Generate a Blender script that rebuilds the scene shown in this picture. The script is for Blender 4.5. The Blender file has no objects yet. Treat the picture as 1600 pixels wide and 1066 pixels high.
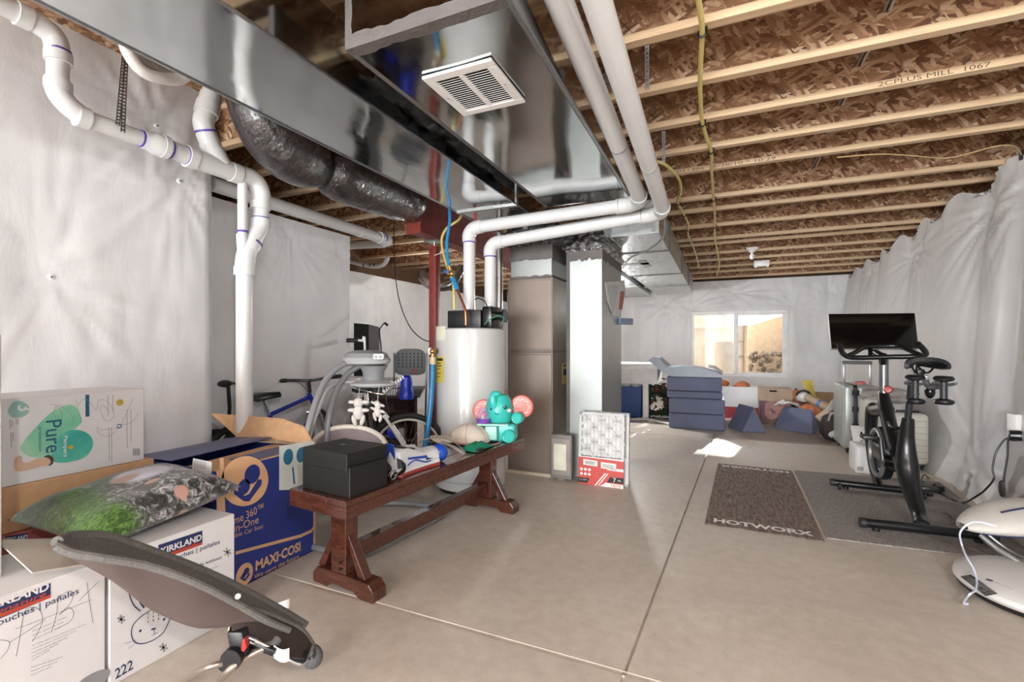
import bpy, bmesh, math, random
import numpy as np
from mathutils import Vector, Matrix, noise
random.seed(7)
R = math.radians
V = Vector
SC = bpy.context.scene
COL = SC.collection
# ---------------------------------------------------------------- camera geometry
F = 733.0
EYE = V((0, 0, 1.25))
YAW = math.atan((1126 - 800) / F)
RT = V((math.cos(YAW), math.sin(YAW), 0))
FW = V((-math.sin(YAW), math.cos(YAW), 0))
def ray(px, py):
    return FW + RT * ((px - 800) / F) + V((0, 0, (538 - py) / F))
def at(px, py, x=None, y=None, z=None, t=None):
    """the point of the room seen at a place of the photograph, at a known depth / plane"""
    d = ray(px, py)
    if x is not None: t = x / d.x
    elif y is not None: t = y / d.y
    elif z is not None: t = (z - EYE.z) / d.z
    return EYE + d * t
# ---------------------------------------------------------------- mesh builder
def spline(pts, n=8, closed=False):
    pts = [V(p) for p in pts]; out = []; m = len(pts)
    segs = m if closed else m - 1
    for i in range(segs):
        if closed: a, b, c, d = pts[(i-1) % m], pts[i], pts[(i+1) % m], pts[(i+2) % m]
        else: a, b, c, d = pts[max(i-1, 0)], pts[i], pts[i+1], pts[min(i+2, m-1)]
        for k in range(n):
            s = k / n
            out.append(0.5*((2*b) + (c-a)*s + (2*a-5*b+4*c-d)*s*s + (3*b-a-3*c+d)*s**3))
    if not closed: out.append(pts[-1])
    return out
class MB:
    def __init__(s, M=None): s.v = []; s.f = []; s.fm = []; s.M = M; s.mi = 0
    def add(s, vs, fs):
        o = len(s.v)
        if s.M is not None: vs = [s.M @ V(p) for p in vs]
        s.v += [tuple(p) for p in vs]; s.f += [tuple(i+o for i in f) for f in fs]; s.fm += [s.mi]*len(fs)
        return s
    def box(s, x0, x1, y0, y1, z0, z1, T=None):
        vs = [V((x, y, z)) for x in (x0, x1) for y in (y0, y1) for z in (z0, z1)]
        if T is not None: vs = [T @ p for p in vs]
        return s.add(vs, [(0,1,3,2),(4,6,7,5),(0,4,5,1),(2,3,7,6),(0,2,6,4),(1,5,7,3)])
    def rbox(s, x0, x1, y0, y1, z0, z1, r=.01, seg=2, T=None):
        bm = bmesh.new(); bmesh.ops.create_cube(bm, size=1)
        for p in bm.verts:
            p.co = V(((x0+x1)/2+p.co.x*(x1-x0), (y0+y1)/2+p.co.y*(y1-y0), (z0+z1)/2+p.co.z*(z1-z0)))
        bmesh.ops.bevel(bm, geom=bm.edges[:], offset=r, segments=seg, profile=.5, affect='EDGES')
        bm.verts.index_update()
        vs = [p.co.copy() for p in bm.verts]; fs = [tuple(q.index for q in f.verts) for f in bm.faces]; bm.free()
        if T is not None: vs = [T @ p for p in vs]
        return s.add(vs, fs)
    def quad(s, a, b, c, d): return s.add([a, b, c, d], [(0,1,2,3)])
    def ngon(s, pts): return s.add(pts, [tuple(range(len(pts)))])
    def prism(s, pts, vec):
        n = len(pts); vec = V(vec); vs = [V(p) for p in pts] + [V(p)+vec for p in pts]
        return s.add(vs, [tuple(range(n-1,-1,-1)), tuple(range(n,2*n))] + [(i,(i+1)%n,n+(i+1)%n,n+i) for i in range(n)])
    def tube(s, pts, r, n=10, closed=False, caps=True, sub=0, ry=None, up=None):
        if sub: pts = spline(pts, sub, closed)
        else: pts = [V(p) for p in pts]
        m = len(pts)
        rr = (lambda i: r) if not isinstance(r, (list, tuple)) else (lambda i: r[0]+(0) if len(r)==1 else np.interp(i/(m-1), np.linspace(0,1,len(r)), r))
        vs = []; nrm = None
        for i in range(m):
            if closed: t = pts[(i+1)%m]-pts[i-1]
            else: t = pts[min(i+1,m-1)]-pts[max(i-1,0)]
            if t.length < 1e-9: t = V((0,0,1))
            t.normalize()
            if nrm is None:
                a = V(up) if up is not None else (V((0,0,1)) if abs(t.z) < .9 else V((1,0,0)))
                nrm = (a - t*a.dot(t)).normalized()
            else:
                nrm = nrm - t*nrm.dot(t)
                nrm = nrm.normalized() if nrm.length > 1e-6 else t.orthogonal().normalized()
            b = t.cross(nrm); q = rr(i)
            for k in range(n):
                a = 2*math.pi*k/n
                vs.append(pts[i] + nrm*(math.cos(a)*q*(1 if ry is None else ry)) + b*(math.sin(a)*q))
        fs = []
        for i in range(m if closed else m-1):
            j = (i+1) % m
            for k in range(n):
                l = (k+1) % n
                fs.append((i*n+k, i*n+l, j*n+l, j*n+k))
        if caps and not closed: fs += [tuple(range(n-1,-1,-1)), tuple((m-1)*n+k for k in range(n))]
        return s.add(vs, fs)
    def cyl(s, a, b, r, r2=None, n=20, caps=True): return s.tube([a, b], [r, r if r2 is None else r2], n, caps=caps)
    def lathe(s, prof, c=(0,0,0), n=24, axis=None, a0=0, a1=2*math.pi):
        T = Matrix.Translation(V(c))
        if axis is not None: T = T @ V((0,0,1)).rotation_difference(V(axis)).to_matrix().to_4x4()
        full = abs(a1-a0-2*math.pi) < 1e-6; m = n if full else n+1
        vs = [T @ V((r*math.cos(a0+(a1-a0)*k/n), r*math.sin(a0+(a1-a0)*k/n), z)) for r, z in prof for k in range(m)]
        fs = []
        for i in range(len(prof)-1):
            for k in range(n):
                l = (k+1) % m
                fs.append((i*m+k, i*m+l, (i+1)*m+l, (i+1)*m+k))
        return s.add(vs, fs)
    def ell(s, c, r, n=20, m=12, T=None, e=1.0):
        if not isinstance(r, (tuple, list)): r = (r, r, r)
        sg = lambda x: math.copysign(abs(x)**e, x)
        T = Matrix.Translation(V(c)) @ (T.to_4x4() if T is not None else Matrix())
        vs = []; fs = []
        for i in range(m+1):
            p = -math.pi/2 + math.pi*i/m
            for k in range(n):
                a = 2*math.pi*k/n
                vs.append(T @ V((r[0]*sg(math.cos(p))*sg(math.cos(a)), r[1]*sg(math.cos(p))*sg(math.sin(a)), r[2]*sg(math.sin(p)))))
        for i in range(m):
            for k in range(n):
                l = (k+1) % n
                fs.append((i*n+k, i*n+l, (i+1)*n+l, (i+1)*n+k))
        return s.add(vs, fs)
    def torus(s, c, Rr, r, axis=(0,0,1), n=36, m=8, a0=0, a1=2*math.pi):
        q = V((0,0,1)).rotation_difference(V(axis)).to_matrix()
        full = abs(a1-a0-2*math.pi) < 1e-6
        pts = [V(c)+q@V((Rr*math.cos(a0+(a1-a0)*k/n), Rr*math.sin(a0+(a1-a0)*k/n), 0)) for k in range(n if full else n+1)]
        return s.tube(pts, r, m, closed=full, up=q@V((0,0,1)))
    def grid(s, fn, nu, nv, cu=False):
        vs = [V(fn(i/nu, j/nv)) for i in range(nu if cu else nu+1) for j in range(nv+1)]
        m = nv+1; fs = []
        for i in range(nu):
            k = (i+1) % nu if cu else i+1
            for j in range(nv): fs.append((i*m+j, k*m+j, k*m+j+1, i*m+j+1))
        return s.add(vs, fs)
    def sheet(s, fn, nu, nv, th):
        """grid with thickness th along its normals"""
        P = [[V(fn(i/nu, j/nv)) for j in range(nv+1)] for i in range(nu+1)]
        vs = []; 
        for sg in (0, 1):
            for i in range(nu+1):
                for j in range(nv+1):
                    a = P[min(i+1,nu)][j]-P[max(i-1,0)][j]; b = P[i][min(j+1,nv)]-P[i][max(j-1,0)]
                    nn = a.cross(b)
                    nn = nn.normalized() if nn.length > 1e-9 else V((0,0,1))
                    vs.append(P[i][j] + nn*(th*(sg-.5)))
        m = nv+1; N = (nu+1)*m; fs = []
        for i in range(nu):
            for j in range(nv):
                q = (i*m+j, (i+1)*m+j, (i+1)*m+j+1, i*m+j+1)
                fs.append(tuple(N+k for k in q)); fs.append(q[::-1])
        ed = [(i, 0) for i in range(nu+1)] + [(nu, j) for j in range(1, nv+1)] + [(i, nv) for i in range(nu-1, -1, -1)] + [(0, j) for j in range(nv-1, 0, -1)]
        for k in range(len(ed)):
            a = ed[k]; b = ed[(k+1) % len(ed)]; ia = a[0]*m+a[1]; ib = b[0]*m+b[1]
            fs.append((ia, ib, N+ib, N+ia))
        return s.add(vs, fs)
    def text(s, t, o, xd, yd, w=None, h=None, bold=0, ext=.0006, shear=0, lift=.0008):
        """lettering: bottom-left corner o, running along xd, rising along yd, fitted to width w and height h"""
        cu = bpy.data.curves.new('t', 'FONT'); cu.body = t; cu.extrude = .0; cu.offset = bold; cu.shear = shear; cu.resolution_u = 3
        ob = bpy.data.objects.new('t', cu); COL.objects.link(ob)
        bpy.context.view_layer.update()
        me = bpy.data.meshes.new_from_object(ob.evaluated_get(bpy.context.evaluated_depsgraph_get()))
        vs = [v.co.copy() for v in me.vertices]; fs = [tuple(p.vertices) for p in me.polygons]
        bpy.data.objects.remove(ob); bpy.data.curves.remove(cu); bpy.data.meshes.remove(me)
        if not vs: return s
        x0, x1 = min(v.x for v in vs), max(v.x for v in vs); y0, y1 = min(v.y for v in vs), max(v.y for v in vs)
        if h is None: sx = sy = w/(x1-x0)
        elif w is None: sx = sy = h/(y1-y0)
        else: sx = w/(x1-x0); sy = h/(y1-y0)
        xd = V(xd).normalized(); yd = V(yd).normalized(); n = xd.cross(yd).normalized()
        return s.add([V(o)+xd*((v.x-x0)*sx)+yd*((v.y-y0)*sy)+n*lift for v in vs], fs)
    def stroke(s, pts, o, xd, yd, w=.002, lift=.001, sub=6, closed=False):
        """flat pen stroke through 2-D points in the plane o, xd, yd"""
        xd = V(xd).normalized(); yd = V(yd).normalized(); n = xd.cross(yd).normalized()
        P = [V((a, b, 0)) for a, b in pts]
        if sub: P = spline(P, sub, closed)
        elif closed: P = P + [P[0]]
        if closed and sub: P = P + [P[0]]
        vs = []; 
        for i, p in enumerate(P):
            t = P[min(i+1, len(P)-1)]-P[max(i-1, 0)]
            if t.length < 1e-9: t = V((1,0,0))
            t.normalize(); q = V((-t.y, t.x, 0))*(w/2)
            for z in (p+q, p-q): vs.append(V(o)+xd*z.x+yd*z.y+n*lift)
        return s.add(vs, [(2*i, 2*i+1, 2*i+3, 2*i+2) for i in range(len(P)-1)])
    def flat(s, pts, o, xd, yd, lift=.0008):
        xd = V(xd).normalized(); yd = V(yd).normalized(); n = xd.cross(yd).normalized()
        return s.ngon([V(o)+xd*a+yd*b+n*lift for a, b in pts])
    def disc(s, c, r, o, xd, yd, lift=.0008, n=28, ry=None, rot=0):
        pts = []
        for k in range(n):
            a = 2*math.pi*k/n; x = r*math.cos(a); y = (ry or r)*math.sin(a)
            pts.append((c[0]+x*math.cos(rot)-y*math.sin(rot), c[1]+x*math.sin(rot)+y*math.cos(rot)))
        return s.flat(pts, o, xd, yd, lift)
    def build(s, name, mat, parent=None, smooth=35, bevel=0, sub=0):
        me = bpy.data.meshes.new(name)
        off = WL.get(parent.name, V((0,0,0))) if parent is not None else V((0,0,0))
        me.from_pydata([tuple(V(p)-off) for p in s.v], [], s.f)
        mats = mat if isinstance(mat, (list, tuple)) else [mat]
        for m in mats: me.materials.append(m)
        if len(mats) > 1: me.polygons.foreach_set('material_index', s.fm)
        bm = bmesh.new(); bm.from_mesh(me); bmesh.ops.recalc_face_normals(bm, faces=bm.faces[:]) if s.rec else None
        bm.to_mesh(me); bm.free()
        me.validate(); me.update()
        if smooth:
            me.polygons.foreach_set('use_smooth', [True]*len(me.polygons))
            me.set_sharp_from_angle(angle=R(smooth))
        ob = bpy.data.objects.new(name, me); COL.objects.link(ob)
        WL[ob.name] = off
        if parent is not None: ob.parent = parent
        if bevel:
            b = ob.modifiers.new('bevel', 'BEVEL'); b.width = bevel; b.segments = 2; b.limit_method = 'ANGLE'; b.angle_limit = R(40); b.harden_normals = False
        if sub:
            q = ob.modifiers.new('sub', 'SUBSURF'); q.levels = sub; q.render_levels = sub
        return ob
    rec = True
WL = {}
def tag(o, label=None, cat=None, group=None, kind=None):
    if label: o['label'] = label
    if cat: o['category'] = cat
    if group: o['group'] = group
    if kind: o['kind'] = kind
    return o
def thing(name, label, cat, loc=(0,0,0), group=None, local=False, rz=0, kind=None):
    """an Empty at the base of a thing. Parts are modelled in room coordinates (or, with local=True, about the base)"""
    o = bpy.data.objects.new(name, None); COL.objects.link(o); o.empty_display_size = .05
    o.location = loc; o.rotation_euler = (0, 0, rz)
    WL[o.name] = V((0,0,0)) if local else V(loc)
    return tag(o, label, cat, group, kind)
def kids(o): return [c for c in bpy.data.objects if c.parent == o]
def copy_tree(o, parent=None):
    c = o.copy(); COL.objects.link(c)
    if parent is not None: c.parent = parent
    WL[c.name] = WL.get(o.name, V((0,0,0)))
    for k in kids(o): copy_tree(k, c)
    return c
def rotz(a, c=(0,0,0)): return Matrix.Translation(V(c)) @ Matrix.Rotation(a, 4, 'Z') @ Matrix.Translation(-V(c))
def frame(o, x, y, z):
    return Matrix(((x[0],y[0],z[0],o[0]),(x[1],y[1],z[1],o[1]),(x[2],y[2],z[2],o[2]),(0,0,0,1)))
# ---------------------------------------------------------------- materials
def lin(c):
    if isinstance(c, str): c = tuple(int(c[i:i+2], 16) for i in (0, 2, 4))
    return tuple((x/255/12.92 if x/255 <= .04045 else ((x/255+.055)/1.055)**2.4) for x in c) + (1,)
class NT:
    def __init__(s, name):
        s.m = bpy.data.materials.new(name); s.m.use_nodes = True; s.t = s.m.node_tree
        s.p = s.t.nodes['Principled BSDF']; s.out = s.t.nodes['Material Output']
    def n(s, typ, **kw):
        q = s.t.nodes.new('ShaderNode'+typ)
        for k, v in kw.items():
            if k in q.inputs.keys() if isinstance(k, str) else False: q.inputs[k].default_value = v
            else: setattr(q, k, v)
        return q
    def l(s, a, b): s.t.links.new(a, b)
    def coords(s, scale=(1,1,1), kind='Object', rot=(0,0,0)):
        c = s.n('TexCoord'); mp = s.n('Mapping'); mp.inputs['Scale'].default_value = scale; mp.inputs['Rotation'].default_value = rot
        s.l(c.outputs[kind], mp.inputs['Vector']); return mp.outputs['Vector']
    def noise(s, vec, scale=5, detail=4, rough=.5, dist=0):
        q = s.n('TexNoise'); q.inputs['Scale'].default_value = scale; q.inputs['Detail'].default_value = detail
        q.inputs['Roughness'].default_value = rough; q.inputs['Distortion'].default_value = dist
        s.l(vec, q.inputs['Vector']); return q.outputs['Fac']
    def ramp(s, fac, stops, interp='LINEAR'):
        q = s.n('ValToRGB'); q.color_ramp.interpolation = interp; e = q.color_ramp.elements
        while len(e) < len(stops): e.new(.5)
        for i, (p, c) in enumerate(stops): e[i].position = p; e[i].color = c if len(c) == 4 else lin(c)
        s.l(fac, q.inputs['Fac']); return q.outputs['Color']
    def mix(s, fac, a, b, mode='MIX'):
        q = s.n('Mix', data_type='RGBA', blend_type=mode)
        for inp, v in (('Factor', fac), ('A', a), ('B', b)):
            k = [i for i in q.inputs if i.name == inp and i.type == ('VALUE' if inp == 'Factor' else 'RGBA')][0]
            if hasattr(v, 'is_output'): s.l(v, k)
            else: k.default_value = v
        return [o for o in q.outputs if o.type == 'RGBA'][0]
    def bump(s, h, strength=.3, dist=.01):
        b = s.n('Bump'); b.inputs['Strength'].default_value = strength; b.inputs['Distance'].default_value = dist
        s.l(h, b.inputs['Height']); s.l(b.outputs['Normal'], s.p.inputs['Normal']); return b
    def set(s, **kw):
        for k, v in kw.items():
            k = {'rough':'Roughness','metal':'Metallic','spec':'Specular IOR Level','coat':'Coat Weight','trans':'Transmission Weight','alpha':'Alpha','ior':'IOR','sheen':'Sheen Weight','estr':'Emission Strength','ecol':'Emission Color','base':'Base Color','coatr':'Coat Roughness'}[k]
            if hasattr(v, 'is_output'): s.l(v, s.p.inputs[k])
            else: s.p.inputs[k].default_value = v
        return s
MATS = {}
def mat(name, col, rough=.5, metal=0, var=.06, scale=8, bump=0, bscale=60, stretch=(1,1,1), **kw):
    """plain surface with a little procedural unevenness of its own colour"""
    if name in MATS: return MATS[name]
    t = NT(name); c = lin(col); v = t.coords(stretch)
    f = t.noise(v, scale, 3)
    d = tuple(max(0, x*(1-var*2)) for x in c[:3])+(1,); e = tuple(min(1, x*(1+var)) for x in c[:3])+(1,)
    t.set(base=t.ramp(f, [(.3, d), (.7, e)]), rough=rough, metal=metal, **kw)
    if bump: t.bump(t.noise(v, bscale, 3), bump, .01)
    MATS[name] = t.m
    return t.m
# ================================================================ materials of the shell
def osb_mat():
    t = NT('osb_strand_board')
    c0 = t.n('TexCoord')
    def chips(size, rot, rnd, off):
        mp = t.n('Mapping', vector_type='TEXTURE'); mp.inputs['Scale'].default_value = size; mp.inputs['Rotation'].default_value = rot; mp.inputs['Location'].default_value = (off, off*.7, off*.3)
        t.l(c0.outputs['Object'], mp.inputs['Vector'])
        nz = t.n('TexNoise'); nz.inputs['Scale'].default_value = .9; nz.inputs['Detail'].default_value = 1
        t.l(mp.outputs[0], nz.inputs['Vector'])
        m = t.n('VectorMath', operation='MULTIPLY_ADD'); t.l(nz.outputs['Color'], m.inputs[0]); m.inputs[1].default_value = (rnd,)*3; t.l(mp.outputs[0], m.inputs[2])
        vo = t.n('TexVoronoi'); vo.inputs['Scale'].default_value = 1.0; t.l(m.outputs[0], vo.inputs['Vector'])
        sp = t.n('SeparateColor'); t.l(vo.outputs['Color'], sp.inputs[0])
        return sp.outputs
    pal = [(0, '6c4a33'), (.15, '865f44'), (.4, '9b7354'), (.6, 'ae8868'), (.8, 'c09e7d'), (.93, 'd3b797'), (1, 'e0cbb0')]
    L = [chips((.12, .03, .022), (.1, .35, .2), .5, 0), chips((.10, .03, .018), (-.1, -.45, -.2), .5, 3.3), chips((.07, .03, .018), (.2, 1.0, .1), .5, 7.1)]
    c1, c2, c3 = [t.ramp(l[k], pal) for k, l in enumerate(L)]
    k = t.ramp(L[1][2], [(.50, (0,0,0,1)), (.52, (1,1,1,1))]); c = t.mix(k, c1, c2)
    k = t.ramp(L[2][1], [(.66, (0,0,0,1)), (.68, (1,1,1,1))]); c = t.mix(k, c, c3)
    fine = t.ramp(t.noise(t.coords((14, 90, 90)), 3, 3), [(.3, (.78,.77,.76,1)), (.7, (1.05,1.03,1.02,1))])
    t.set(base=t.mix(1.0, c, fine, 'MULTIPLY'), rough=.75)
    t.bump(L[0][1], .3, .004)
    return t.m
OSB = osb_mat()
def wood_mat(name, dark, light, grain=(1,18,18), rough=.55, knots=True, coat=0):
    t = NT(name); v = t.coords(grain)
    f = t.noise(v, 2.2, 6, .6, .8)
    c = t.ramp(f, [(.25, lin(dark)), (.75, lin(light))])
    if knots:
        vo = t.n('TexVoronoi'); vo.inputs['Scale'].default_value = 1.0; t.l(t.coords((1.6, 9, 9)), vo.inputs['Vector'])
        k = t.ramp(vo.outputs['Distance'], [(.03, (1,1,1,1)), (.1, (0,0,0,1))])
        c = t.mix(k, c, lin(dark))
    t.set(base=c, rough=rough, coat=coat); t.bump(f, .15, .003)
    return t.m
LUMBER = wood_mat('pale_lumber', 'bf9d78', 'dcc4a2')
def concrete_mat():
    t = NT('concrete'); v = t.coords()
    a = t.noise(v, .9, 5, .6, .4); b = t.noise(v, 14, 6, .65); c = t.noise(v, 90, 2)
    c1 = t.ramp(a, [(.3, lin('c6bcb1')), (.55, lin('d2c9be')), (.75, lin('dbd4ca'))])
    c2 = t.ramp(b, [(.3, (.86,.85,.84,1)), (.7, (1.04,1.04,1.03,1))])
    c3 = t.ramp(c, [(.25, (.93,.93,.93,1)), (.5, (1,1,1,1))])
    t.set(base=t.mix(1, t.mix(1, c1, c2, 'MULTIPLY'), c3, 'MULTIPLY'), rough=t.ramp(a, [(.3, (.32,)*3+(1,)), (.7, (.55,)*3+(1,))]), spec=.45)
    t.bump(b, .06, .01)
    return t.m
CONC = concrete_mat()
def sheet_mat():
    t = NT('white_vapour_barrier'); v = t.coords()
    a = t.noise(v, 3, 4)
    t.set(base=t.ramp(a, [(.3, lin('d6d6d8')), (.7, lin('e0e0e1'))]), rough=.42, spec=.4)
    t.bump(t.noise(t.coords((1, 1, .35)), 9, 5, .6, .6), .10, .03)
    return t.m
SHEET = sheet_mat()
def galv_mat(name='galvanized_steel', rough=.085, col='c3c6c6', bump=.06):
    t = NT(name); v = t.coords()
    a = t.noise(v, 2.2, 5, .6, 1.2); b = t.noise(t.coords((1, .25, 1)), 22, 4)
    t.set(base=t.ramp(a, [(.3, lin(col)), (.7, tuple(min(1, x*1.12) for x in lin(col)[:3])+(1,))]), metal=1,
          rough=t.ramp(b, [(.3, (rough*.7,)*3+(1,)), (.75, (rough*1.7,)*3+(1,))]))
    t.bump(t.noise(t.coords((1, .5, 1)), 1.6, 2), bump, .08)
    return t.m
GALV = galv_mat(); GALV2 = galv_mat('dull_galvanized_steel', .34, 'bfc2c2', .03)
MASTIC = mat('grey_duct_mastic', '66615f', .7, bump=.4, bscale=50, var=.08)
PVC = mat('white_pvc', 'd8d9d9', .3, var=.02, spec=.5)
PURPLE = mat('purple_pvc_primer', '5b4aa8', .5, var=.15, scale=30)
BLACKP = mat('black_plastic', '17171a', .4, var=.1)
WHITEP = mat('white_plastic', 'ecebea', .35, var=.02)
CHROME = mat('chrome', 'd8d9db', .12, 1, var=.02)
STEEL = mat('zinc_strap_steel', 'a9abad', .35, 1, var=.08, scale=40)
DARK = mat('dark_void', '1a1410', .9)
# ================================================================ floor
def build_floor():
    m = MB(); g = .006
    jx = lambda y: -.42 + .048*y              # long control joint, slightly askew to the walls
    ys = [-6.6, 1.80, 6.75, 12.0]
    for i in range(3):
        a, b = ys[i]+.012, ys[i+1]-.012
        ny = max(2, int((b-a)/.5))
        for side in (0, 1):
            for k in range(ny):
                p, q = a+(b-a)*k/ny, a+(b-a)*(k+1)/ny
                if side == 0: m.quad((-5.6, p, 0), (jx(p)-g, p, 0), (jx(q)-g, q, 0), (-5.6, q, 0))
                else: m.quad((jx(p)+g, p, 0), (2.9, p, 0), (2.9, q, 0), (jx(q)+g, q, 0))
    m.quad((-5.6, -6.6, -.012), (2.9, -6.6, -.012), (2.9, 12, -.012), (-5.6, 12, -.012))
    for y in ys[1:3]:
        m.quad((-5.6, y-.012, -.003), (jx(y)-g, y-.012, -.003), (jx(y)-g, y+.012, -.003), (-5.6, y+.012, -.003)); m.quad((jx(y)+g, y-.012, -.003), (2.9, y-.012, -.003), (2.9, y+.012, -.003), (jx(y)+g, y+.012, -.003))
    # rims of the grooves
    def rim(p, q):
        m.quad(p, q, (q[0], q[1], -.012), (p[0], p[1], -.012))
    for s in (-1, 1): rim((jx(-6.6)+s*g, -6.6, 0), (jx(12)+s*g, 12, 0))
    for y in ys[1:3]:
        for s in (-1, 1): rim((-5.6, y+s*.012, 0), (2.9, y+s*.012, 0))
    m.rec = False
    return tag(m.build('floor', CONC, smooth=0), kind='structure')
build_floor()
# ================================================================ plastic sheeted walls
CR = .38
def sheet_disp(u, v, pins, sc=1.0):
    d = 0
    for (a, b, A, rad, k, ph) in pins:
        dx, dy = u-a, v-b; r = math.hypot(dx, dy)
        if r > rad*3: continue
        th = math.atan2(dy, dx)
        w = noise.noise(V((math.cos(th)*2.3+ph*7, math.sin(th)*2.3, ph)))
        cre = math.cos(k*th + 5*w + ph); cre = cre*cre*cre*cre
        d += A*(1-math.exp(-r/(.30*rad)))*0 - A*.9*math.exp(-(r/(.28*rad))**1.0)
        d += A*CR*cre*math.exp(-(r/rad)**2)*min(1, r/(.12*rad))
    return d
# right wall
xb = lambda y: 1.80 + .05*y
def px_y_right(px):
    d = ray(px, 538); return d.y*1.8/(d.x-.05*d.y)
seams = [-6.6, -4.6, -3.3, -2.0, -.7, .6, 1.9, 3.2] + [px_y_right(p) for p in (1594, 1531, 1415, 1366, 1340)] + [11.9]
seams.sort()
def pin_right(px, py, A=.06, rad=.5, k=9, ph=0):
    y = px_y_right(px); d = ray(px, py); t = y/d.y
    return (y, 1.25+d.z*t, A, rad, k, ph)
rp = [pin_right(1590, 301, .06, .55, 9, .4), pin_right(1535, 327, .07, .6, 10, 1.3), pin_right(1438, 391, .06, .55, 9, 2.2),
      pin_right(1420, 402, .06, .6, 9, 3.1), pin_right(1357, 430, .05, .6, 9, 4.2), pin_right(1556, 738, .07, .7, 10, 5.0), (2.4, 2.2, .06, .6, 9, 1.1)]
def wall_right(u, v):
    y = -6.6 + u*18.5; z = v*2.66
    for i in range(len(seams)-1):
        if seams[i] <= y <= seams[i+1]: break
    s = (y-seams[i])/max(.01, seams[i+1]-seams[i]); B = min(.13, .06+.045*(seams[i+1]-seams[i]))
    bul = B*(1-abs(2*s-1)**2.6)*(.55+.45*math.sin(math.pi*min(1, max(0, z/2.6))))
    lean = .075*(z-1.3)/1.3 - .10*max(0, (.55-z)/.55)**2
    fold = .006*noise.noise(V((y*3, z*.6, 1))) + .0015*noise.noise(V((y*12, z*1.2, 4)))
    if z > 2.2: fold += .006*math.sin(y*9+2*math.sin(y*3))*(z-2.2)/.46
    x = xb(y) + lean - bul + fold - sheet_disp(y, z, rp)
    ztop = z + (.06*math.sin(y*6.4+1)*(v > .98))
    return (x, y, ztop)
m = MB(); m.grid(wall_right, 500, 90); m.rec = False
tag(m.build('wall_right', SHEET, smooth=180), kind='structure')
# left walls: near bay and, set back, the next bay
lp = [(at(80, 433, x=-3.32).y, at(80, 433, x=-3.32).z, .022, .7, 7, .3), (at(245, 197, x=-3.32).y, at(245, 197, x=-3.32).z, .03, .5, 8, 1.4), (at(281, 283, x=-3.32).y, at(281, 283, x=-3.32).z, .035, .5, 9, 2.6)]
def wall_left(u, v):
    y = -6.6 + u*(2.235+6.6); z = v*3.02
    f = .012*noise.noise(V((y*3, z*1.2, 8))) + .004*noise.noise(V((y*11, z*4, 3)))
    e = .05*max(0, 1-abs(y-2.235)/.06)
    return (-3.34 + f + sheet_disp(y, z, lp) - e, y, z)
m = MB(); m.grid(wall_left, 300, 100); m.quad((-3.39, 2.235, 0), (-3.75, 2.235, 0), (-3.75, 2.235, 3.02), (-3.39, 2.235, 3.02)); m.rec = False
tag(m.build('wall_left', SHEET, smooth=180), kind='structure')
A3 = at(453, 367, x=-3.62)
lp2 = [(A3.y, A3.z, .028, .5, 9, .9), (at(530, 395, x=-3.62).y, at(530, 395, x=-3.62).z, .02, .25, 7, 1.9), (2.6, 2.25, .02, .5, 8, 4.1)]
def wall_left2(u, v):
    y = 2.2 + u*(3.875-2.2); z = v*2.40
    f = .012*noise.noise(V((y*3, z*1.2, 18))) + .004*noise.noise(V((y*9, z*4, 13)))
    return (-3.62 + f + sheet_disp(y, z, lp2), y, z)
m = MB(); m.grid(wall_left2, 90, 90); m.quad((-3.62, 3.875, 0), (-3.85, 3.875, 0), (-3.85, 3.875, 2.4), (-3.62, 3.875, 2.4)); m.rec = False
tag(m.build('wall_left.001', SHEET, smooth=180), kind='structure')
m = MB(); m.box(-3.85, -3.66, 2.2, 3.87, 0, 2.38); m.box(-3.95, -3.66, -6.6, 2.2, 0, 2.6)
tag(m.build('wall_left.002', mat('foundation_concrete', '8d8a86', .8)), kind='structure')
# alcove beyond
lp3 = [(6.4, 2.1, .06, .6, 9, .2), (8.2, 2.0, .06, .6, 9, 2.0)]
def wall_alcove(u, v):
    y = 3.9 + u*8; z = v*2.4
    return (-5.3 + .02*noise.noise(V((y*2, z, 28))) + .012*noise.noise(V((y*7, z*.6, 3))) + sheet_disp(y, z, lp3), y, z)
m = MB(); m.grid(wall_alcove, 160, 50); m.rec = False
tag(m.build('wall_alcove', SHEET, smooth=180), kind='structure')
m = MB(); m.quad((-5.35, 3.9, 0), (-3.7, 3.9, 0), (-3.7, 3.9, 2.4), (-5.35, 3.9, 2.4)); m.rec = False
tag(m.build('wall_alcove.001', SHEET), kind='structure')
# far wall with the window opening
YB = 11.8
WX0, WX1, WZ0, WZ1 = at(1080, 540, y=YB).x, at(1232, 540, y=YB).x, at(1150, 589, y=YB).z, at(1150, 486, y=YB).z
bp = [(WX0-.06, WZ1+.07, .035, .8, 10, .5), (WX1+.07, WZ1+.08, .02, .6, 9, 1.5), (WX1+.75, WZ1+.35, .04, .5, 8, 2.5), (.3, 2.42, .05, .6, 9, 3.5), (WX0-.1, WZ0-.1, .02, .5, 8, 4.4), (-1.2, 2.2, .05, .6, 9, 5.1), (WX1+.12, WZ0-.1, .012, .3, 8, 2)]
def back_piece(x0, x1, z0, z1, nx, nz):
    def fn(u, v):
        x = x0+(x1-x0)*u; z = z0+(z1-z0)*v
        edge = min(1, min(abs(x-WX0)+10*(z > WZ1+.01 or z < WZ0-.01)*0, 1)/.1)
        f = .018*noise.noise(V((x*2.5, z*1.3, 38))) + .008*noise.noise(V((x*8, z*2, 33)))
        inw = max(WX0-x, x-WX1, WZ0-z, z-WZ1, 0)
        f *= min(1, inw/.12)
        return (x, YB - f - sheet_disp(x, z, bp)*min(1, .2+inw/.05), z)
    return fn, nx, nz
m = MB(); m.rec = False
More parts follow.
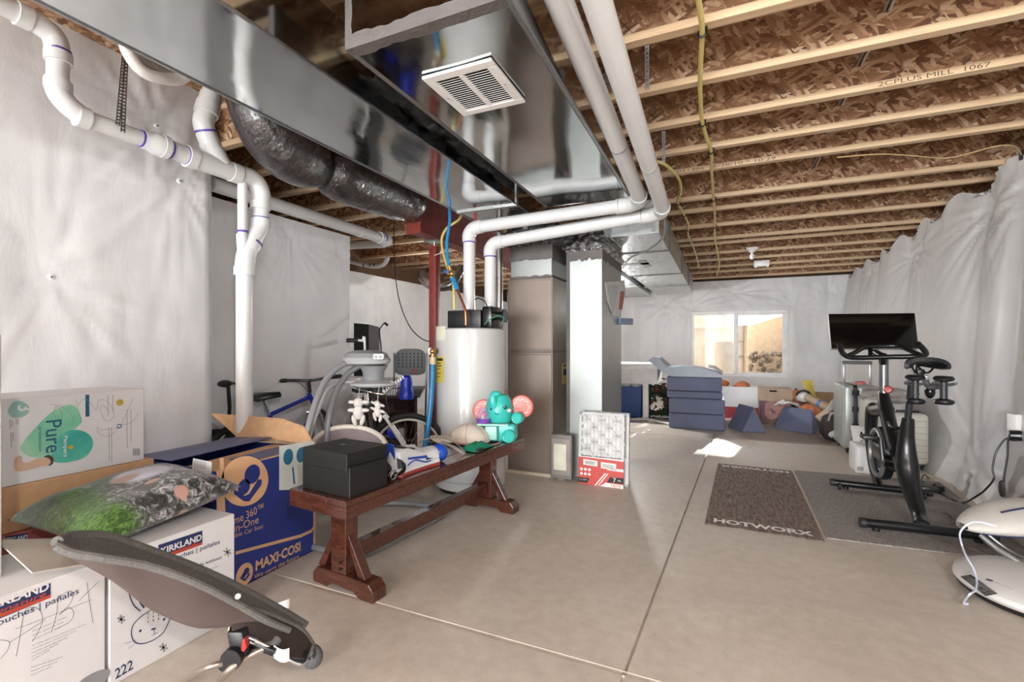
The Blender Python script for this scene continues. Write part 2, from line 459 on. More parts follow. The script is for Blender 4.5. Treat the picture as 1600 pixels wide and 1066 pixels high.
for a in ((-5.4, WX0, 0, 2.71, 120, 60), (WX1, 2.95, 0, 2.71, 60, 60), (WX0, WX1, WZ1, 2.71, 60, 30), (WX0, WX1, 0, WZ0, 60, 30)):
    m.grid(*back_piece(*a))
# returns of the opening
for a, b in (((WX0, WZ0), (WX1, WZ0)), ((WX1, WZ0), (WX1, WZ1)), ((WX1, WZ1), (WX0, WZ1)), ((WX0, WZ1), (WX0, WZ0))):
    m.quad((a[0], YB, a[1]), (b[0], YB, b[1]), (b[0], YB+.2, b[1]), (a[0], YB+.2, a[1]))
tag(m.build('wall_back', SHEET, smooth=180), kind='structure')
# wall behind the camera, with an unseen opening added for the fill light
m = MB(); m.rec = False
for x0, x1, z0, z1 in ((-5.6, -3.3, 0, 2.7), (2.2, 3, 0, 2.7), (-3.3, 2.2, 0, .25), (-3.3, 2.2, 2.3, 2.7)):
    m.box(x0, x1, -6.8, -6.6, z0, z1)
tag(m.build('wall_front', SHEET), kind='structure')
# outer shell (rim) above the sheeted walls, dark timber
m = MB(); m.rec = False
RIM = mat('rim_board', '5f452e', .8)
m.box(-5.6, 3.0, 12.0, 12.1, 2.4, 3.1); m.box(2.72, 2.8, -6.8, 12.1, 2.4, 3.1); m.box(-5.7, -5.6, -6.8, 12.1, 0, 3.1); m.box(-5.6, 3, -6.9, -6.8, 2.4, 3.1); m.box(2.6, 2.7, -6.8, 12.1, -.02, 2.7)
for x0, x1, z0, z1 in ((-5.6, WX0-.05, 0, 2.7), (WX1+.05, 2.8, 0, 2.7), (WX0-.05, WX1+.05, 0, WZ0-.03), (WX0-.05, WX1+.05, WZ1+.03, 2.7)):
    m.box(x0, x1, YB+.14, YB+.2, z0, z1)
tag(m.build('wall_back.001', RIM, smooth=0), kind='structure')
# ================================================================ ceiling deck and joists
m = MB(); m.box(-5.7, 2.85, -6.9, 12.1, 3.02, 3.06)
tag(m.build('ceiling', OSB, smooth=0), kind='structure')
ZB = 2.70
jy = [2.342, 2.837, 3.322, 3.813, 4.275, 5.10, 5.565, 6.32, 7.11, 7.455, 8.25, 8.92, 9.69, 10.38, 11.29]
jy = [1.853, 1.365, .877, .389, -.1, -.6, -1.1] [::-1] + jy
JOISTS = []
ordw = ['first','second','third','fourth','fifth','sixth','seventh','eighth','ninth','tenth','eleventh','twelfth','thirteenth','fourteenth','fifteenth','sixteenth','seventeenth','eighteenth','nineteenth','twentieth','twenty-first','twenty-second']
INK = mat('grey_mill_ink', '6b5846', .8)
for i, y in enumerate(jy):
    k = len(jy)-1-i
    o = thing('floor_joist', f'wooden I-joist with strand board web under the ceiling deck, {ordw[k]} joist from the window wall', 'joist', (0, y, ZB), group='ceiling joists')
    xl = -2.2 if y < 2.3 else -5.6
    m = MB(); m.box(xl, 2.7, y-.056, y, ZB, ZB+.04); m.build('bottom_flange', LUMBER, o, smooth=0, bevel=.003)
    m = MB(); m.box(xl, 2.7, y-.033, y-.023, ZB+.04, 3.0); m.build('web', OSB, o, smooth=0)
    m = MB(); m.box(xl, 2.7, y-.056, y, 2.982, 3.019); m.build('top_flange', LUMBER, o, smooth=0)
    JOISTS.append(o)
def joist_ink(i, px0, px1, txt, h):
    """mill stamp on the camera side of a bottom flange"""
    y = jy[i+7]-.056; a = at(px0, 300, y=y); b = at(px1, 300, y=y)
    m = MB(); m.text(txt, (a.x, y, ZB+.006), (1,0,0), (0,0,1), w=b.x-a.x, h=h)
    m.build('mill_stamp', INK, JOISTS[i+7], smooth=0)
joist_ink(2, 1372, 1548, '2CPLUS MILL  1067', .026)
joist_ink(4, 1058, 1212, '021306   6/28/10 * 10:29', .026)
# ================================================================ window in the far wall
def build_window():
    w = thing('window_1', None, None, ((WX0+WX1)/2, YB, WZ0)); tag(w, kind='structure')
    fr = mat('white_vinyl', 'eeeeee', .4)
    m = MB(); y0, y1 = YB+.03, YB+.10; b = .075
    m.box(WX0, WX1, y0, y1, WZ0, WZ0+b); m.box(WX0, WX1, y0, y1, WZ1-b, WZ1); m.box(WX0, WX0+b*.8, y0, y1, WZ0+b, WZ1-b); m.box(WX1-b*1.1, WX1, y0, y1, WZ0+b, WZ1-b)
    m.build('window_frame', fr, w, smooth=0, bevel=.006)
    xm = at(1149, 540, y=YB+.05).x
    m = MB(); m.box(xm-.03, xm+.035, y0-.012, y1-.01, WZ0+b, WZ1-b); m.build('mullion', fr, w, smooth=0, bevel=.005)
    m = MB(); x0 = xm+.035; x1 = WX1-b*1.1; z0, z1 = WZ0+b, WZ1-b
    for q in ((x0, x1, z0, z0+.03), (x0, x1, z1-.03, z1), (x0, x0+.03, z0+.03, z1-.03), (x1-.03, x1, z0+.03, z1-.03)): m.box(q[0], q[1], y0+.012, y0+.04, q[2], q[3])
    m.build('sash', fr, w, smooth=0)
    g = NT('window_glass'); g.set(base=(1,1,1,1), rough=0, trans=1, ior=1.02, alpha=.25)
    m = MB(); m.box(x0, x1, y0+.03, y0+.034, z0, z1); m.build('pane', g.m, w, smooth=0)
    h = NT('cloudy_film'); v = h.coords()
    h.set(base=lin('f2efe8'), rough=.6, alpha=h.ramp(h.noise(v, 2.5, 4), [(.3, (.34,)*3+(1,)), (.7, (.62,)*3+(1,))]))
    m = MB(); m.box(WX0+b*.8, xm-.03, y0+.03, y0+.034, z0, z1); m.build('pane', h.m, w, smooth=0)
build_window()
def build_outside():
    tan = mat('tan_stucco', 'dcc8ac', .8); pale = mat('pale_stucco', 'd9c4a8', .8)
    y = 12.62
    P = lambda px, py, yy=y: at(px, py, y=yy)
    m = MB(); pts = [P(1166, 640), P(1300, 640), P(1300, 470), P(1224, 493), P(1168, 510)]
    m.prism(pts, (0, .12, 0)); o = m.build('retaining_wall', tan, smooth=0); tag(o, 'tan sloping-topped wall outside behind the clear window pane', 'wall')
    WELL.append(o)
    t = thing('fence', 'grey post and panel fence outside behind the window mullion', 'fence', P(1156, 600, 13.2))
    m = MB(); a, b = P(1134, 509, 13.2), P(1164, 640, 13.2); m.box(a.x, b.x, 13.2, 13.24, b.z, a.z); m.build('panel', mat('grey_fence_board', '9a948f', .8), t, smooth=0)
    m = MB(); a, b = P(1163, 508, 13.1), P(1169, 640, 13.1); m.box(a.x, b.x, 13.1, 13.2, b.z, a.z); m.build('post', mat('dark_fence_post', '6f665f', .8), t, smooth=0)
    for py in (534, 557):
        m = MB(); a = P(1134, py, 13.17); m.box(a.x, P(1164, py, 13.17).x, 13.17, 13.2, a.z-.015, a.z+.015)
        m.build('rail', mat('dark_fence_post', '6f665f', .8), t, smooth=0)
    t = thing('house', 'tan house outside behind the cloudy window pane', 'house', P(1100, 560, 14.5))
    a, b = P(1060, 491, 14.5), P(1133, 660, 14.5); m = MB(); m.box(a.x-2, b.x, 14.5, 16, b.z, a.z+1.5); m.build('wall', pale, t, smooth=0)
    m = MB(); q = P(1131, 500, 14.4); m.box(q.x-.03, q.x+.06, 14.36, 14.5, b.z, a.z+1.5); m.build('corner_trim', mat('brown_trim', '8a6a4c', .8), t, smooth=0)
    m = MB(); q = P(1100, 509, 14.4); m.box(a.x-2, b.x, 14.4, 14.5, q.z-.06, q.z+.06); m.build('band', mat('cream_trim', 'e6d9c2', .8), t, smooth=0)
    random.seed(5); m = MB()
    for k in range(60):
        c = P(random.uniform(1172, 1228), random.uniform(548, 592), random.uniform(12.25, 12.5)); r = random.uniform(.03, .09)
        m.ell(c, (r, r, r*.8), 6, 4)
    o = m.build('dry_shrub', mat('dry_brush', 'a3937f', .9, var=.3, scale=30), smooth=0); tag(o, 'dry brown shrub low outside the clear window pane', 'shrub')
    m = MB(); m.box(-4, 4, 12.1, 20, -.2, P(1150, 592, 12.3).z); tag(m.build('ground', mat('gravel', 'b9ac9a', .9, var=.2, scale=40), smooth=0), kind='structure')
WELL = []
build_outside()

# fastener washers that pin the sheeting
def washer(p, nrm, lab):
    o = thing('insulation_pin', lab, 'pin', p, group='insulation pins')
    m = MB(); m.lathe([(0, .006), (.012, .006), (.018, .002), (.019, -.01)], p, 18, axis=nrm); m.build('washer', WHITEP, o)
    m = MB(); m.lathe([(0, .010), (.004, .009), (.005, .005)], p, 10, axis=nrm); m.build('pin_head', mat('dark_pin', '4a4642', .4, .8), o)
for (px, py), lab in zip(((80, 433), (245, 197), (281, 283)), ('white washer pinning the plastic sheet above the diaper box', 'white washer pinning the plastic sheet above the drain pipe', 'white washer pinning the plastic sheet just below the drain pipe bend')):
    p = at(px, py, x=-3.355); washer(p + V((.0, 0, 0)), (1, 0, 0), lab)
p = at(453, 367, x=-3.655); washer(p, (1, 0, 0), 'white washer pinning the set-back plastic sheet under the waste pipe')
# ================================================================ ducts
DZ = 2.40
def duct_box(x0, x1, y0, y1, z0, z1): 
    m = MB(); m.box(x0, x1, y0, y1, z0, z1); return m
def build_ducts():
    # left duct
    xa, xb_ = -2.09, -1.535; y0, y1 = -1.6, 3.98
    o = thing('air_duct', 'long bare galvanized duct under the joists, beside the drain pipes', 'duct', ((xa+xb_)/2, 1, DZ))
    # the bottom sheet is slightly waved, cross-broken tin
    m = MB()
    m.grid(lambda u, v: (xa+(xb_-xa)*u, y0+(y1-y0)*v, DZ+.004*noise.noise(V((u*2, v*7, 1)))*math.sin(math.pi*u)), 10, 60)
    for x in (xa, xb_): m.quad((x, y0, DZ), (x, y1, DZ), (x, y1, 2.69), (x, y0, 2.69))
    m.quad((xa, y1, DZ), (xb_, y1, DZ), (xb_, y1, 2.69), (xa, y1, 2.69)); m.quad((xa, y0, DZ), (xb_, y0, DZ), (xb_, y0, 2.69), (xa, y0, 2.69))
    m.build('duct_body', GALV, o, smooth=30)
    m = MB(); ys = at(745, 328, z=DZ).y; m.box(xa-.006, xb_+.006, ys-.02, ys+.02, DZ-.012, DZ+.0); m.box(xb_, xb_+.008, ys-.02, ys+.02, DZ, 2.68)
    m.build('seam_cleat', GALV2, o, smooth=0)
    m = MB(); m.box(xb_-.002, xb_+.008, y0, y1, DZ-.006, DZ+.004); m.box(xa-.008, xa+.002, y0, y1, DZ-.006, DZ+.004); m.build('edge_lip', STEEL, o, smooth=0)
    # middle duct
    xa, xb_ = -1.336, -.647; y0, y1 = 1.41, 3.72
    o = thing('air_duct', 'wide galvanized duct with a white grille in its underside', 'duct', ((xa+xb_)/2, 2, DZ))
    m = MB(); m.grid(lambda u, v: (xa+(xb_-xa)*u, y0+(y1-y0)*v, DZ+.006*noise.noise(V((u*2, v*4, 5)))*math.sin(math.pi*u)), 10, 40)
    for x in (xa, xb_): m.quad((x, y0, DZ), (x, y1, DZ), (x, y1, 2.69), (x, y0, 2.69))
    for y in (y0, y1): m.quad((xa, y, DZ), (xb_, y, DZ), (xb_, y, 2.69), (xa, y, 2.69))
    m.build('duct_body', GALV, o, smooth=30)
    # brushed sealant along the near end and its corners
    m = MB()
    def smear(p, q, n1, n2, w, nz):
        p, q, n1, n2 = V(p), V(q), V(n1), V(n2)
        def fn(u, v):
            c = p.lerp(q, u); ww = w*(1+.25*noise.noise(V((u*5, nz, 0)))+.10*noise.noise(V((u*19, nz, 2))))
            s = (v-.5)*2
            d = n1*max(0, s)*ww + n2*max(0, -s)*ww
            return c + d - (n1+n2).normalized()*0 + (n1.cross(q-p).normalized()*0) + (-(n1+n2)).normalized()*.004*(1-abs(s)*.8)
        m.grid(fn, 60, 6)
    smear((xa, y0, DZ), (xb_, y0, DZ), (0,1,0), (0,0,1), .05, 1); smear((xa, y0, DZ), (xa, y0, 2.69), (0,1,0), (1,0,0), .03, 4)
    smear((xb_, y0, DZ), (xb_, y0, 2.69), (0,1,0), (-1,0,0), .035, 7); smear((xa, y0, DZ), (xa, y1, DZ), (1,0,0), (0,0,1), .02, 9); smear((xb_, y0, DZ), (xb_, y1, DZ), (-1,0,0), (0,0,1), .014, 11)
    m.build('sealant', MASTIC, o)
    m = MB(); m.box(xb_-.004, xb_+.012, y0, y1, DZ-.008, DZ+.006); m.build('edge_lip', STEEL, o, smooth=0)
    # ceiling grille
    vx0, vx1, vy0, vy1 = -1.168, -.836, 1.675, 2.035; zt = DZ-.004
    g = thing('air_grille', 'white steel louvred grille screwed under the wide middle duct', 'vent', ((vx0+vx1)/2, (vy0+vy1)/2, DZ-.02))
    m = MB(); b = .042; xm = (vx0+vx1)/2
    for q in ((vx0, vx1, vy0, vy0+b), (vx0, vx1, vy1-b, vy1), (vx0, vx0+b, vy0+b, vy1-b), (vx1-b, vx1, vy0+b, vy1-b), (xm-.011, xm+.011, vy0+b, vy1-b)): m.box(q[0], q[1], q[2], q[3], zt-.014, zt)
    m.build('frame', WHITEP, g, smooth=0, bevel=.003)
    m = MB(); m.box(vx0+.02, vx1-.02, vy0+.02, vy1-.02, zt-.001, zt+.002); m.build('backing', DARK, g, smooth=0)
    m = MB(); n = 17
    for x0, x1 in ((vx0+b, xm-.011), (xm+.011, vx1-b)):
        for k in range(n):
            y = vy0+b+(vy1-vy0-2*b)*(k+.5)/n
            T = Matrix.Translation((0, y, zt-.008)) @ Matrix.Rotation(R(32), 4, 'X')
            m.box(x0, x1, -.0065, .0065, -.0008, .0008, T)
    m.build('louvre_slats', WHITEP, g, smooth=0)
    for x, y in ((vx0+b/2, (vy0+vy1)/2), (vx1-b/2, (vy0+vy1)/2)):
        m = MB(); m.lathe([(.0, -.003), (.004, -.002), (.005, 0)], (x, y, zt-.014), 10); m.build('screw', STEEL, g)
    # far trunk and its branch
    xa, xb_ = -1.28, -.53; y0, y1 = 4.6, 10.5; z0, z1 = 2.30, 2.62
    o = thing('air_duct', 'pale galvanized trunk duct running along the ceiling towards the window wall', 'duct', ((xa+xb_)/2, 7, z0))
    m = MB(); m.box(-.98, xb_, y0, 5.215, z0, z1); m.box(xa, xb_, 5.215, 7.35, z0, z1); m.box(xa+.02, xb_+.0, 7.35, y1, z0+.012, z1); m.build('duct_body', GALV2, o, smooth=0)
    for y in (5.5, 7.35, 8.9):
        m = MB(); m.box(xa-.004, xb_+.014, y-.018, y+.018, z0-.01, z0+.004); m.box(xb_, xb_+.014, y-.018, y+.018, z0, z1)
        m.build('seam_cleat', mat('dark_seam', '5a5a58', .5, .6), o, smooth=0)
    m = MB(); m.box(-1.25, -.85, 6.2, 6.35, z0-.003, z0); m.box(-.95, -.85, 6.0, 6.55, z0-.003, z0); m.build('sealant', MASTIC, o, smooth=0)
    o = thing('air_duct', 'short low branch duct beyond the furnace, beside the pale trunk duct', 'duct', (-1.6, 8, 2.25))
    m = MB(); m.box(-2.0, -1.34, 5.6, 10.2, 2.27, 2.6); m.build('duct_body', GALV2, o, smooth=0)
    for y in (8.4, 10.2):
        m = MB(); m.box(-2.0, -1.33, y-.02, y+.02, 2.255, 2.28)
        m.build('seam_cleat', mat('dark_seam', '5a5a58', .5, .6), o, smooth=0)
    # black insulation seen between the two ducts
    m = MB()
    def ins(u, v):
        return (-1.5+.15*u, 1.9+2.0*v, 2.655-.035*noise.noise(V((u*5, v*22, 4)))-.03*noise.noise(V((u*3, v*7, 1)))-.05*math.sin(math.pi*u))
    m.sheet(ins, 8, 90, .01)
    o = m.build('insulation_wrap', BLKFOIL); tag(o, 'black wrinkled insulation blanket in the gap between the two near ducts', 'insulation')
def blkfoil():
    t = NT('black_shiny_film'); v = t.coords()
    a = t.noise(v, 10, 5, .6, 1.0)
    t.set(base=t.ramp(a, [(.35, lin('171415')), (.6, lin('3b3334')), (.8, lin('665957'))]), rough=.13, spec=.7, coat=.5, coatr=.1)
    t.bump(t.noise(t.coords((1, 2.5, 1)), 26, 4, .6, 1.5), .5, .02)
    return t.m
BLKFOIL = blkfoil()
build_ducts()
def build_flex():
    c = spline([at(420, 90, x=-2.7), at(408, 150, x=-2.7), at(420, 200, x=-2.7), at(462, 243, x=-2.68), at(530, 274, x=-2.64), at(600, 300, x=-2.62), at(650, 318, x=-2.62)], 14)
    n = len(c); iw = int(n*.60)
    o = thing('flexible_duct', 'black shiny insulated flexible duct sagging behind the drain pipes', 'duct', c[n//2])
    def tubefn(i0, i1, e0, e1):
        m = MB(); L = c[i0:i1]; k = len(L)
        def fn(u, v):
            s = v*(k-1); i = min(int(s), k-2); p = L[i].lerp(L[i+1], s-i); t = (L[i+1]-L[i]).normalized()
            a = 2*math.pi*u; b = t.cross(V((0,0,1))).normalized(); w = b.cross(t)
            r = .195*(1-e0*math.exp(-v*14))*(1-e1*math.exp(-(1-v)*14))
            r *= 1+.06*noise.noise(V((math.cos(a)*1.5, math.sin(a)*1.5, v*3+i0)))+.03*noise.noise(V((math.cos(a)*5, math.sin(a)*5, v*9+i0)))+.02*noise.noise(V((math.cos(a)*2, math.sin(a)*2, v*40)))
            return p + b*math.cos(a)*r + w*math.sin(a)*r
        m.grid(fn, 40, 90, cu=True); return m
    tubefn(0, iw+1, 0, .35).build('jacket', BLKFOIL, o, smooth=60)
    tubefn(iw, n, .35, .5).build('jacket', BLKFOIL, o, smooth=60)
    m = MB(); t = (c[iw+1]-c[iw-1]).normalized(); m.torus(c[iw], .125, .008, t, 30, 6); m.build('cinch_strap', BLACKP, o)
    # small one in the alcove
    c = spline([V((-4.6, 6.6, 2.45)), V((-4.45, 6.5, 2.28)), V((-4.2, 6.45, 2.18)), V((-3.95, 6.5, 2.22)), V((-3.8, 6.6, 2.5))], 8)
    m = MB(); m.tube(c, .075, 16); tag(m.build('flexible_duct', mat('crinkled_foil', '6d6764', .25, .8, bump=.5, bscale=30)), 'small grey foil flexible duct looped under the joists in the alcove', 'duct')
build_flex()
# ================================================================ PVC pipes
class Pipe:
    def __init__(s, name, label, cat, base): s.o = thing(name, label, cat, base)
    def run(s, pts, r, name='pipe', sub=6, mt=None, n=18):
        m = MB(); m.tube(pts, r, n, sub=sub); return m.build(name, mt or PVC, s.o)
    def ring(s, p, d, r, w=.012, mt=None, name='primer_ring'):
        p = V(p); d = V(d).normalized(); m = MB(); m.cyl(p-d*w/2, p+d*w/2, r, n=22); return m.build(name, mt or PURPLE, s.o)
    def collar(s, p, d, r, w=.06): return s.ring(p, d, r, w, PVC, 'coupling')
XD = -2.97
def build_drain():
    a = lambda px, py, x=XD: at(px, py, x=x)
    P = Pipe('drain_pipe', 'white drain pipe with purple primer rings dropping in bends to the floor', 'pipe', (XD, 2.27, 0))
    r3, r4 = .044, .053
    P.run([a(-30, -8), a(30, 22)], r3, sub=0)
    P.run([a(28, 21), a(60, 38), a(84, 58), a(91, 84)], r3*1.13, 'elbow')
    P.run([a(91, 78), a(90, 132)], r3, sub=0)
    P.run([a(90, 124), a(92, 145), a(108, 166), a(134, 186)], r3*1.13, 'elbow')
    d = (a(215, 215)-a(134, 186)).normalized()
    P.run([a(130, 184), a(222, 217)], r3, sub=0)
    P.ring(a(33, 23), a(33, 23)-a(0, 7), r3*1.08, .022); P.ring(a(91, 80), (0,0,1), r3*1.16, .012); P.ring(a(90, 127), (0,0,1), r3*1.06, .01); P.ring(a(133, 186), d, r3*1.08, .008)
    # reducer, wye
    m = MB(); A, B = a(222, 217), a(262, 232); m.tube([A, A.lerp(B, .25), A.lerp(B, .4), B], [r3*1.16, r3*1.18, r4*1.18, r4*1.18], 20); m.build('reducer', PVC, P.o)
    P.ring(A-d*.004, d, r3*1.1, .014)
    P.run([a(258, 230), a(300, 247)], r4, sub=0); P.ring(a(264, 233), d, r4*1.06, .014); P.ring(a(291, 243), d, r4*1.06, .012)
    m = MB(); m.tube([a(292, 244), a(372, 272)], r4*1.16, 20); m.tube([a(346, 258), a(326, 222)], r4*1.16, 20); m.build('wye', PVC, P.o)
    P.ring(a(372, 272), d, r4*1.18, .012); P.ring(a(379, 274.5), d, r4*1.06, .016)
    P.run([a(374, 272), a(396, 281), a(407, 300), a(408, 326)], r4*1.15, 'elbow')
    P.run([a(408, 318), a(407, 346)], r4, sub=0); P.ring(a(408, 320), (0,0,1), r4*1.17, .012); P.ring(a(407, 341), (0,0,1), r4*1.05, .008)
    P.run([a(407, 342), a(406, 356), a(396, 374), a(388, 392)], r4*1.15, 'elbow')
    q = (a(388, 392)-a(398, 372)).normalized(); P.ring(a(395, 379), q, r4*1.18, .012)
    m = MB(); m.tube([a(390, 388), a(384, 402), a(382, 428)], r4*1.16, 20, sub=4); m.tube([a(378, 366), a(380, 400)], .036, 16); m.build('wye', PVC, P.o)
    P.run([a(382, 420), V((a(382, 500).x, a(382, 500).y, 0))], r4, sub=0); P.ring(a(382, 428), (0,0,1), r4*1.18, .01)
    P.run([a(379, 286), a(379, 372)], .031, sub=0); P.ring(a(379, 362), (0,0,1), .034, .014)
    # sockets where pipe and fitting meet
    for p, dd, q, w in ((a(36, 25), a(33,23)-a(0,7), r3, .05), (a(91, 90), (0,0,1), r3, .05), (a(91, 134), (0,0,1), r3, .045), (a(128, 183), d, r3, .05), (a(256, 229.5), d, r4, .03), (a(297, 246), d, r4, .05), (a(366, 270), d, r4, .06), (a(407, 322), (0,0,1), r4, .05), (a(407, 349), (0,0,1), r4, .05), (a(391, 386), a(388, 392)-a(398, 372), r4, .05), (a(382, 424), (0,0,1), r4, .06)):
        P.collar(p, dd, q*1.24, w)
    # riser of the first wye up behind the duct
    P.run([a(330, 228), a(322, 208), a(318, 190), a(325, 172)], r4*1.12, 'elbow'); P.ring(a(321, 206), a(321,206)-a(326,222), r4*1.16, .012)
    P.run([a(322, 178), a(326, 164)], r4*1.3, 'coupling', sub=0); P.run([a(322, 178), a(330, 150)], r4*1.18, 'coupling', sub=0); P.run([a(328, 160), a(336, 126)], r4*1.05, sub=0); P.ring(a(324, 172), a(330,150)-a(322,178), r4*1.1, .01)
    # hanger strap of two perforated bands
    h = thing('hanger_strap', 'perforated metal strap looped under the upper bend of the drain pipe', 'strap', a(190, 200))
    for p, q in (((196, 66), (184, 196)), ((198, 66), (192, 207))):
        A, B = a(p[0], p[1], XD+.06), a(q[0], q[1], XD+.06); m = MB(); w = .011
        n = 26; dd = (B-A)/n
        for k in range(n):
            c0 = A+dd*k; c1 = c0+dd*.5
            m.quad(c0-V((0,w,0)), c1-V((0,w,0)), c1+V((0,w,0)), c0+V((0,w,0)))
            c2 = c0+dd
            m.quad(c1-V((0,w,0)), c2-V((0,w,0)), c2-V((0,w*.45,0)), c1-V((0,w*.45,0))); m.quad(c1+V((0,w*.45,0)), c2+V((0,w*.45,0)), c2+V((0,w,0)), c1+V((0,w,0)))
        m.build('band', STEEL, h, smooth=0)
    # long waste pipe on the second bay
    P = Pipe('waste_pipe', 'long straight white waste pipe running along the top of the set-back wall', 'pipe', at(470, 335, x=-3.46))
    P.run([at(330, 287, x=-3.46), at(600, 374, x=-3.46)], .055, sub=0)
    P.run([at(592, 371, x=-3.46), at(606, 377, x=-3.46)], .066, 'end_cap', sub=0); e = at(598, 373, x=-3.46); P.ring(e, (0,1,0), .068, .02)
    P.collar(at(562, 362, x=-3.46), (0,1,-.08), .058, .01)
    P = Pipe('waste_pipe', 'white waste pipe crossing behind the end of the long straight waste pipe', 'pipe', (-3.6, 5.3, 2.4))
    P.run([at(536, 384, y=5.2), at(600, 381, y=5.2)], .055, sub=0)
    P = Pipe('waste_pipe', 'small white waste pipe with an upturned elbow under the alcove joists', 'pipe', (-3.6, 5.3, 2.2))
    P.run([at(536, 406, y=5.0), at(578, 416, y=5.0), at(598, 414, y=5.0), at(606, 402, y=5.0)], .028)
    for px in (570, 580, 586): P.ring(at(px, 415, y=5.0), (1,0,0), .033, .012, BLACKP, 'clamp')
build_drain()
def build_vents():
    hx, hy = -2.014, 3.635
    for k, (p0, pe, pr, r, yr, lab) in enumerate((((733, 484), (733, 357), (1003, 318), .052, 3.62, 'white vent pipe from the heater top running along the duct, the upper of two'),
                                               ((766, 482), (766, 380), (1038, 334), .052, 3.80, 'white vent pipe from the heater blower running along the duct, the lower of two'))):
        P = Pipe('vent_pipe', lab, 'pipe', at(p0[0], p0[1], y=yr))
        b, e, c = at(*p0, y=yr), at(*pe, y=yr), at(*pr, y=yr)
        zt = e.z; c.z = max(c.z, zt)
        P.run([b, V((b.x, yr, zt-.09))], r, sub=0)
        P.run([V((b.x, yr, zt-.12)), V((b.x, yr, zt-.06)), V((b.x+.035, yr, zt-.012)), V((b.x+.09, yr, zt+.003)), V((b.x+.13, yr, zt+.005))], r*1.14, 'elbow')
        P.run([V((b.x+.1, yr, zt+.004)), c+V((-.16, 0, 0))], r, sub=0)
        # two 45-degree elbows turn the pipe towards the camera
        end = at(875, 0, x=c.x+.0) if k == 0 else at(933, 0, x=c.x)
        if k == 0: end = at(872, -4, x=c.x-.02)
        else: end = at(931, -4, x=c.x)
        dn = (end-c).normalized()
        P.run([c+V((-.19, 0, -.002)), c+V((-.1, -.004, 0)), c+V((-.045, -.03, .004))], r*1.14, 'elbow')
        P.run([c+V((-.06, -.02, .003)), c+V((-.02, -.055, .006)), c+dn*.14], r*1.14, 'elbow')
        P.run([c+dn*.12, end, end+dn*1.0], r, sub=0)
        P.ring(c+dn*.15, dn, r*1.03, .006, STEEL); P.ring(c+V((-.17, 0, 0)), (1,0,0), r*1.16, .006, mat('grey_joint_band', '8d8d90', .5))  # thin steel band, then a grey band round the elbow joint
        P.ring(c+dn*.85, dn, r*1.03, .008, STEEL, 'strap_band'); P.ring(V((b.x, yr, zt-.125)), (0,0,1), r*1.05, .01, PURPLE)
    # perforated straps that carry the pipes
    for i, (a, b) in enumerate((((1011, 70), (1003, 130)), ((1037, 205), (1037, 246)), ((948, 92), (946, 128)))):
        A, B = at(*a, z=2.70), None
        B = V((A.x, A.y, 2.5)); m = MB(); w = .010; n = 12
        for k in range(n):
            z0 = 2.74-.26*k/n; z1 = z0-.26/n
            m.quad((A.x-w, A.y, z0), (A.x+w, A.y, z0), (A.x+w, A.y, (z0+z1)/2), (A.x-w, A.y, (z0+z1)/2))
            for s in (-1, 1): m.quad((A.x+s*w, A.y, (z0+z1)/2), (A.x+s*w*.4, A.y, (z0+z1)/2), (A.x+s*w*.4, A.y, z1), (A.x+s*w, A.y, z1))
        o = m.build('hanger_strap', STEEL, smooth=0)
        tag(o, ['perforated strap hanging beside the vent pipes, nearest the camera', 'perforated strap hanging beside the vent pipes near the yellow gas line end', 'short perforated strap between the two vent pipes'][i], 'strap')
build_vents()
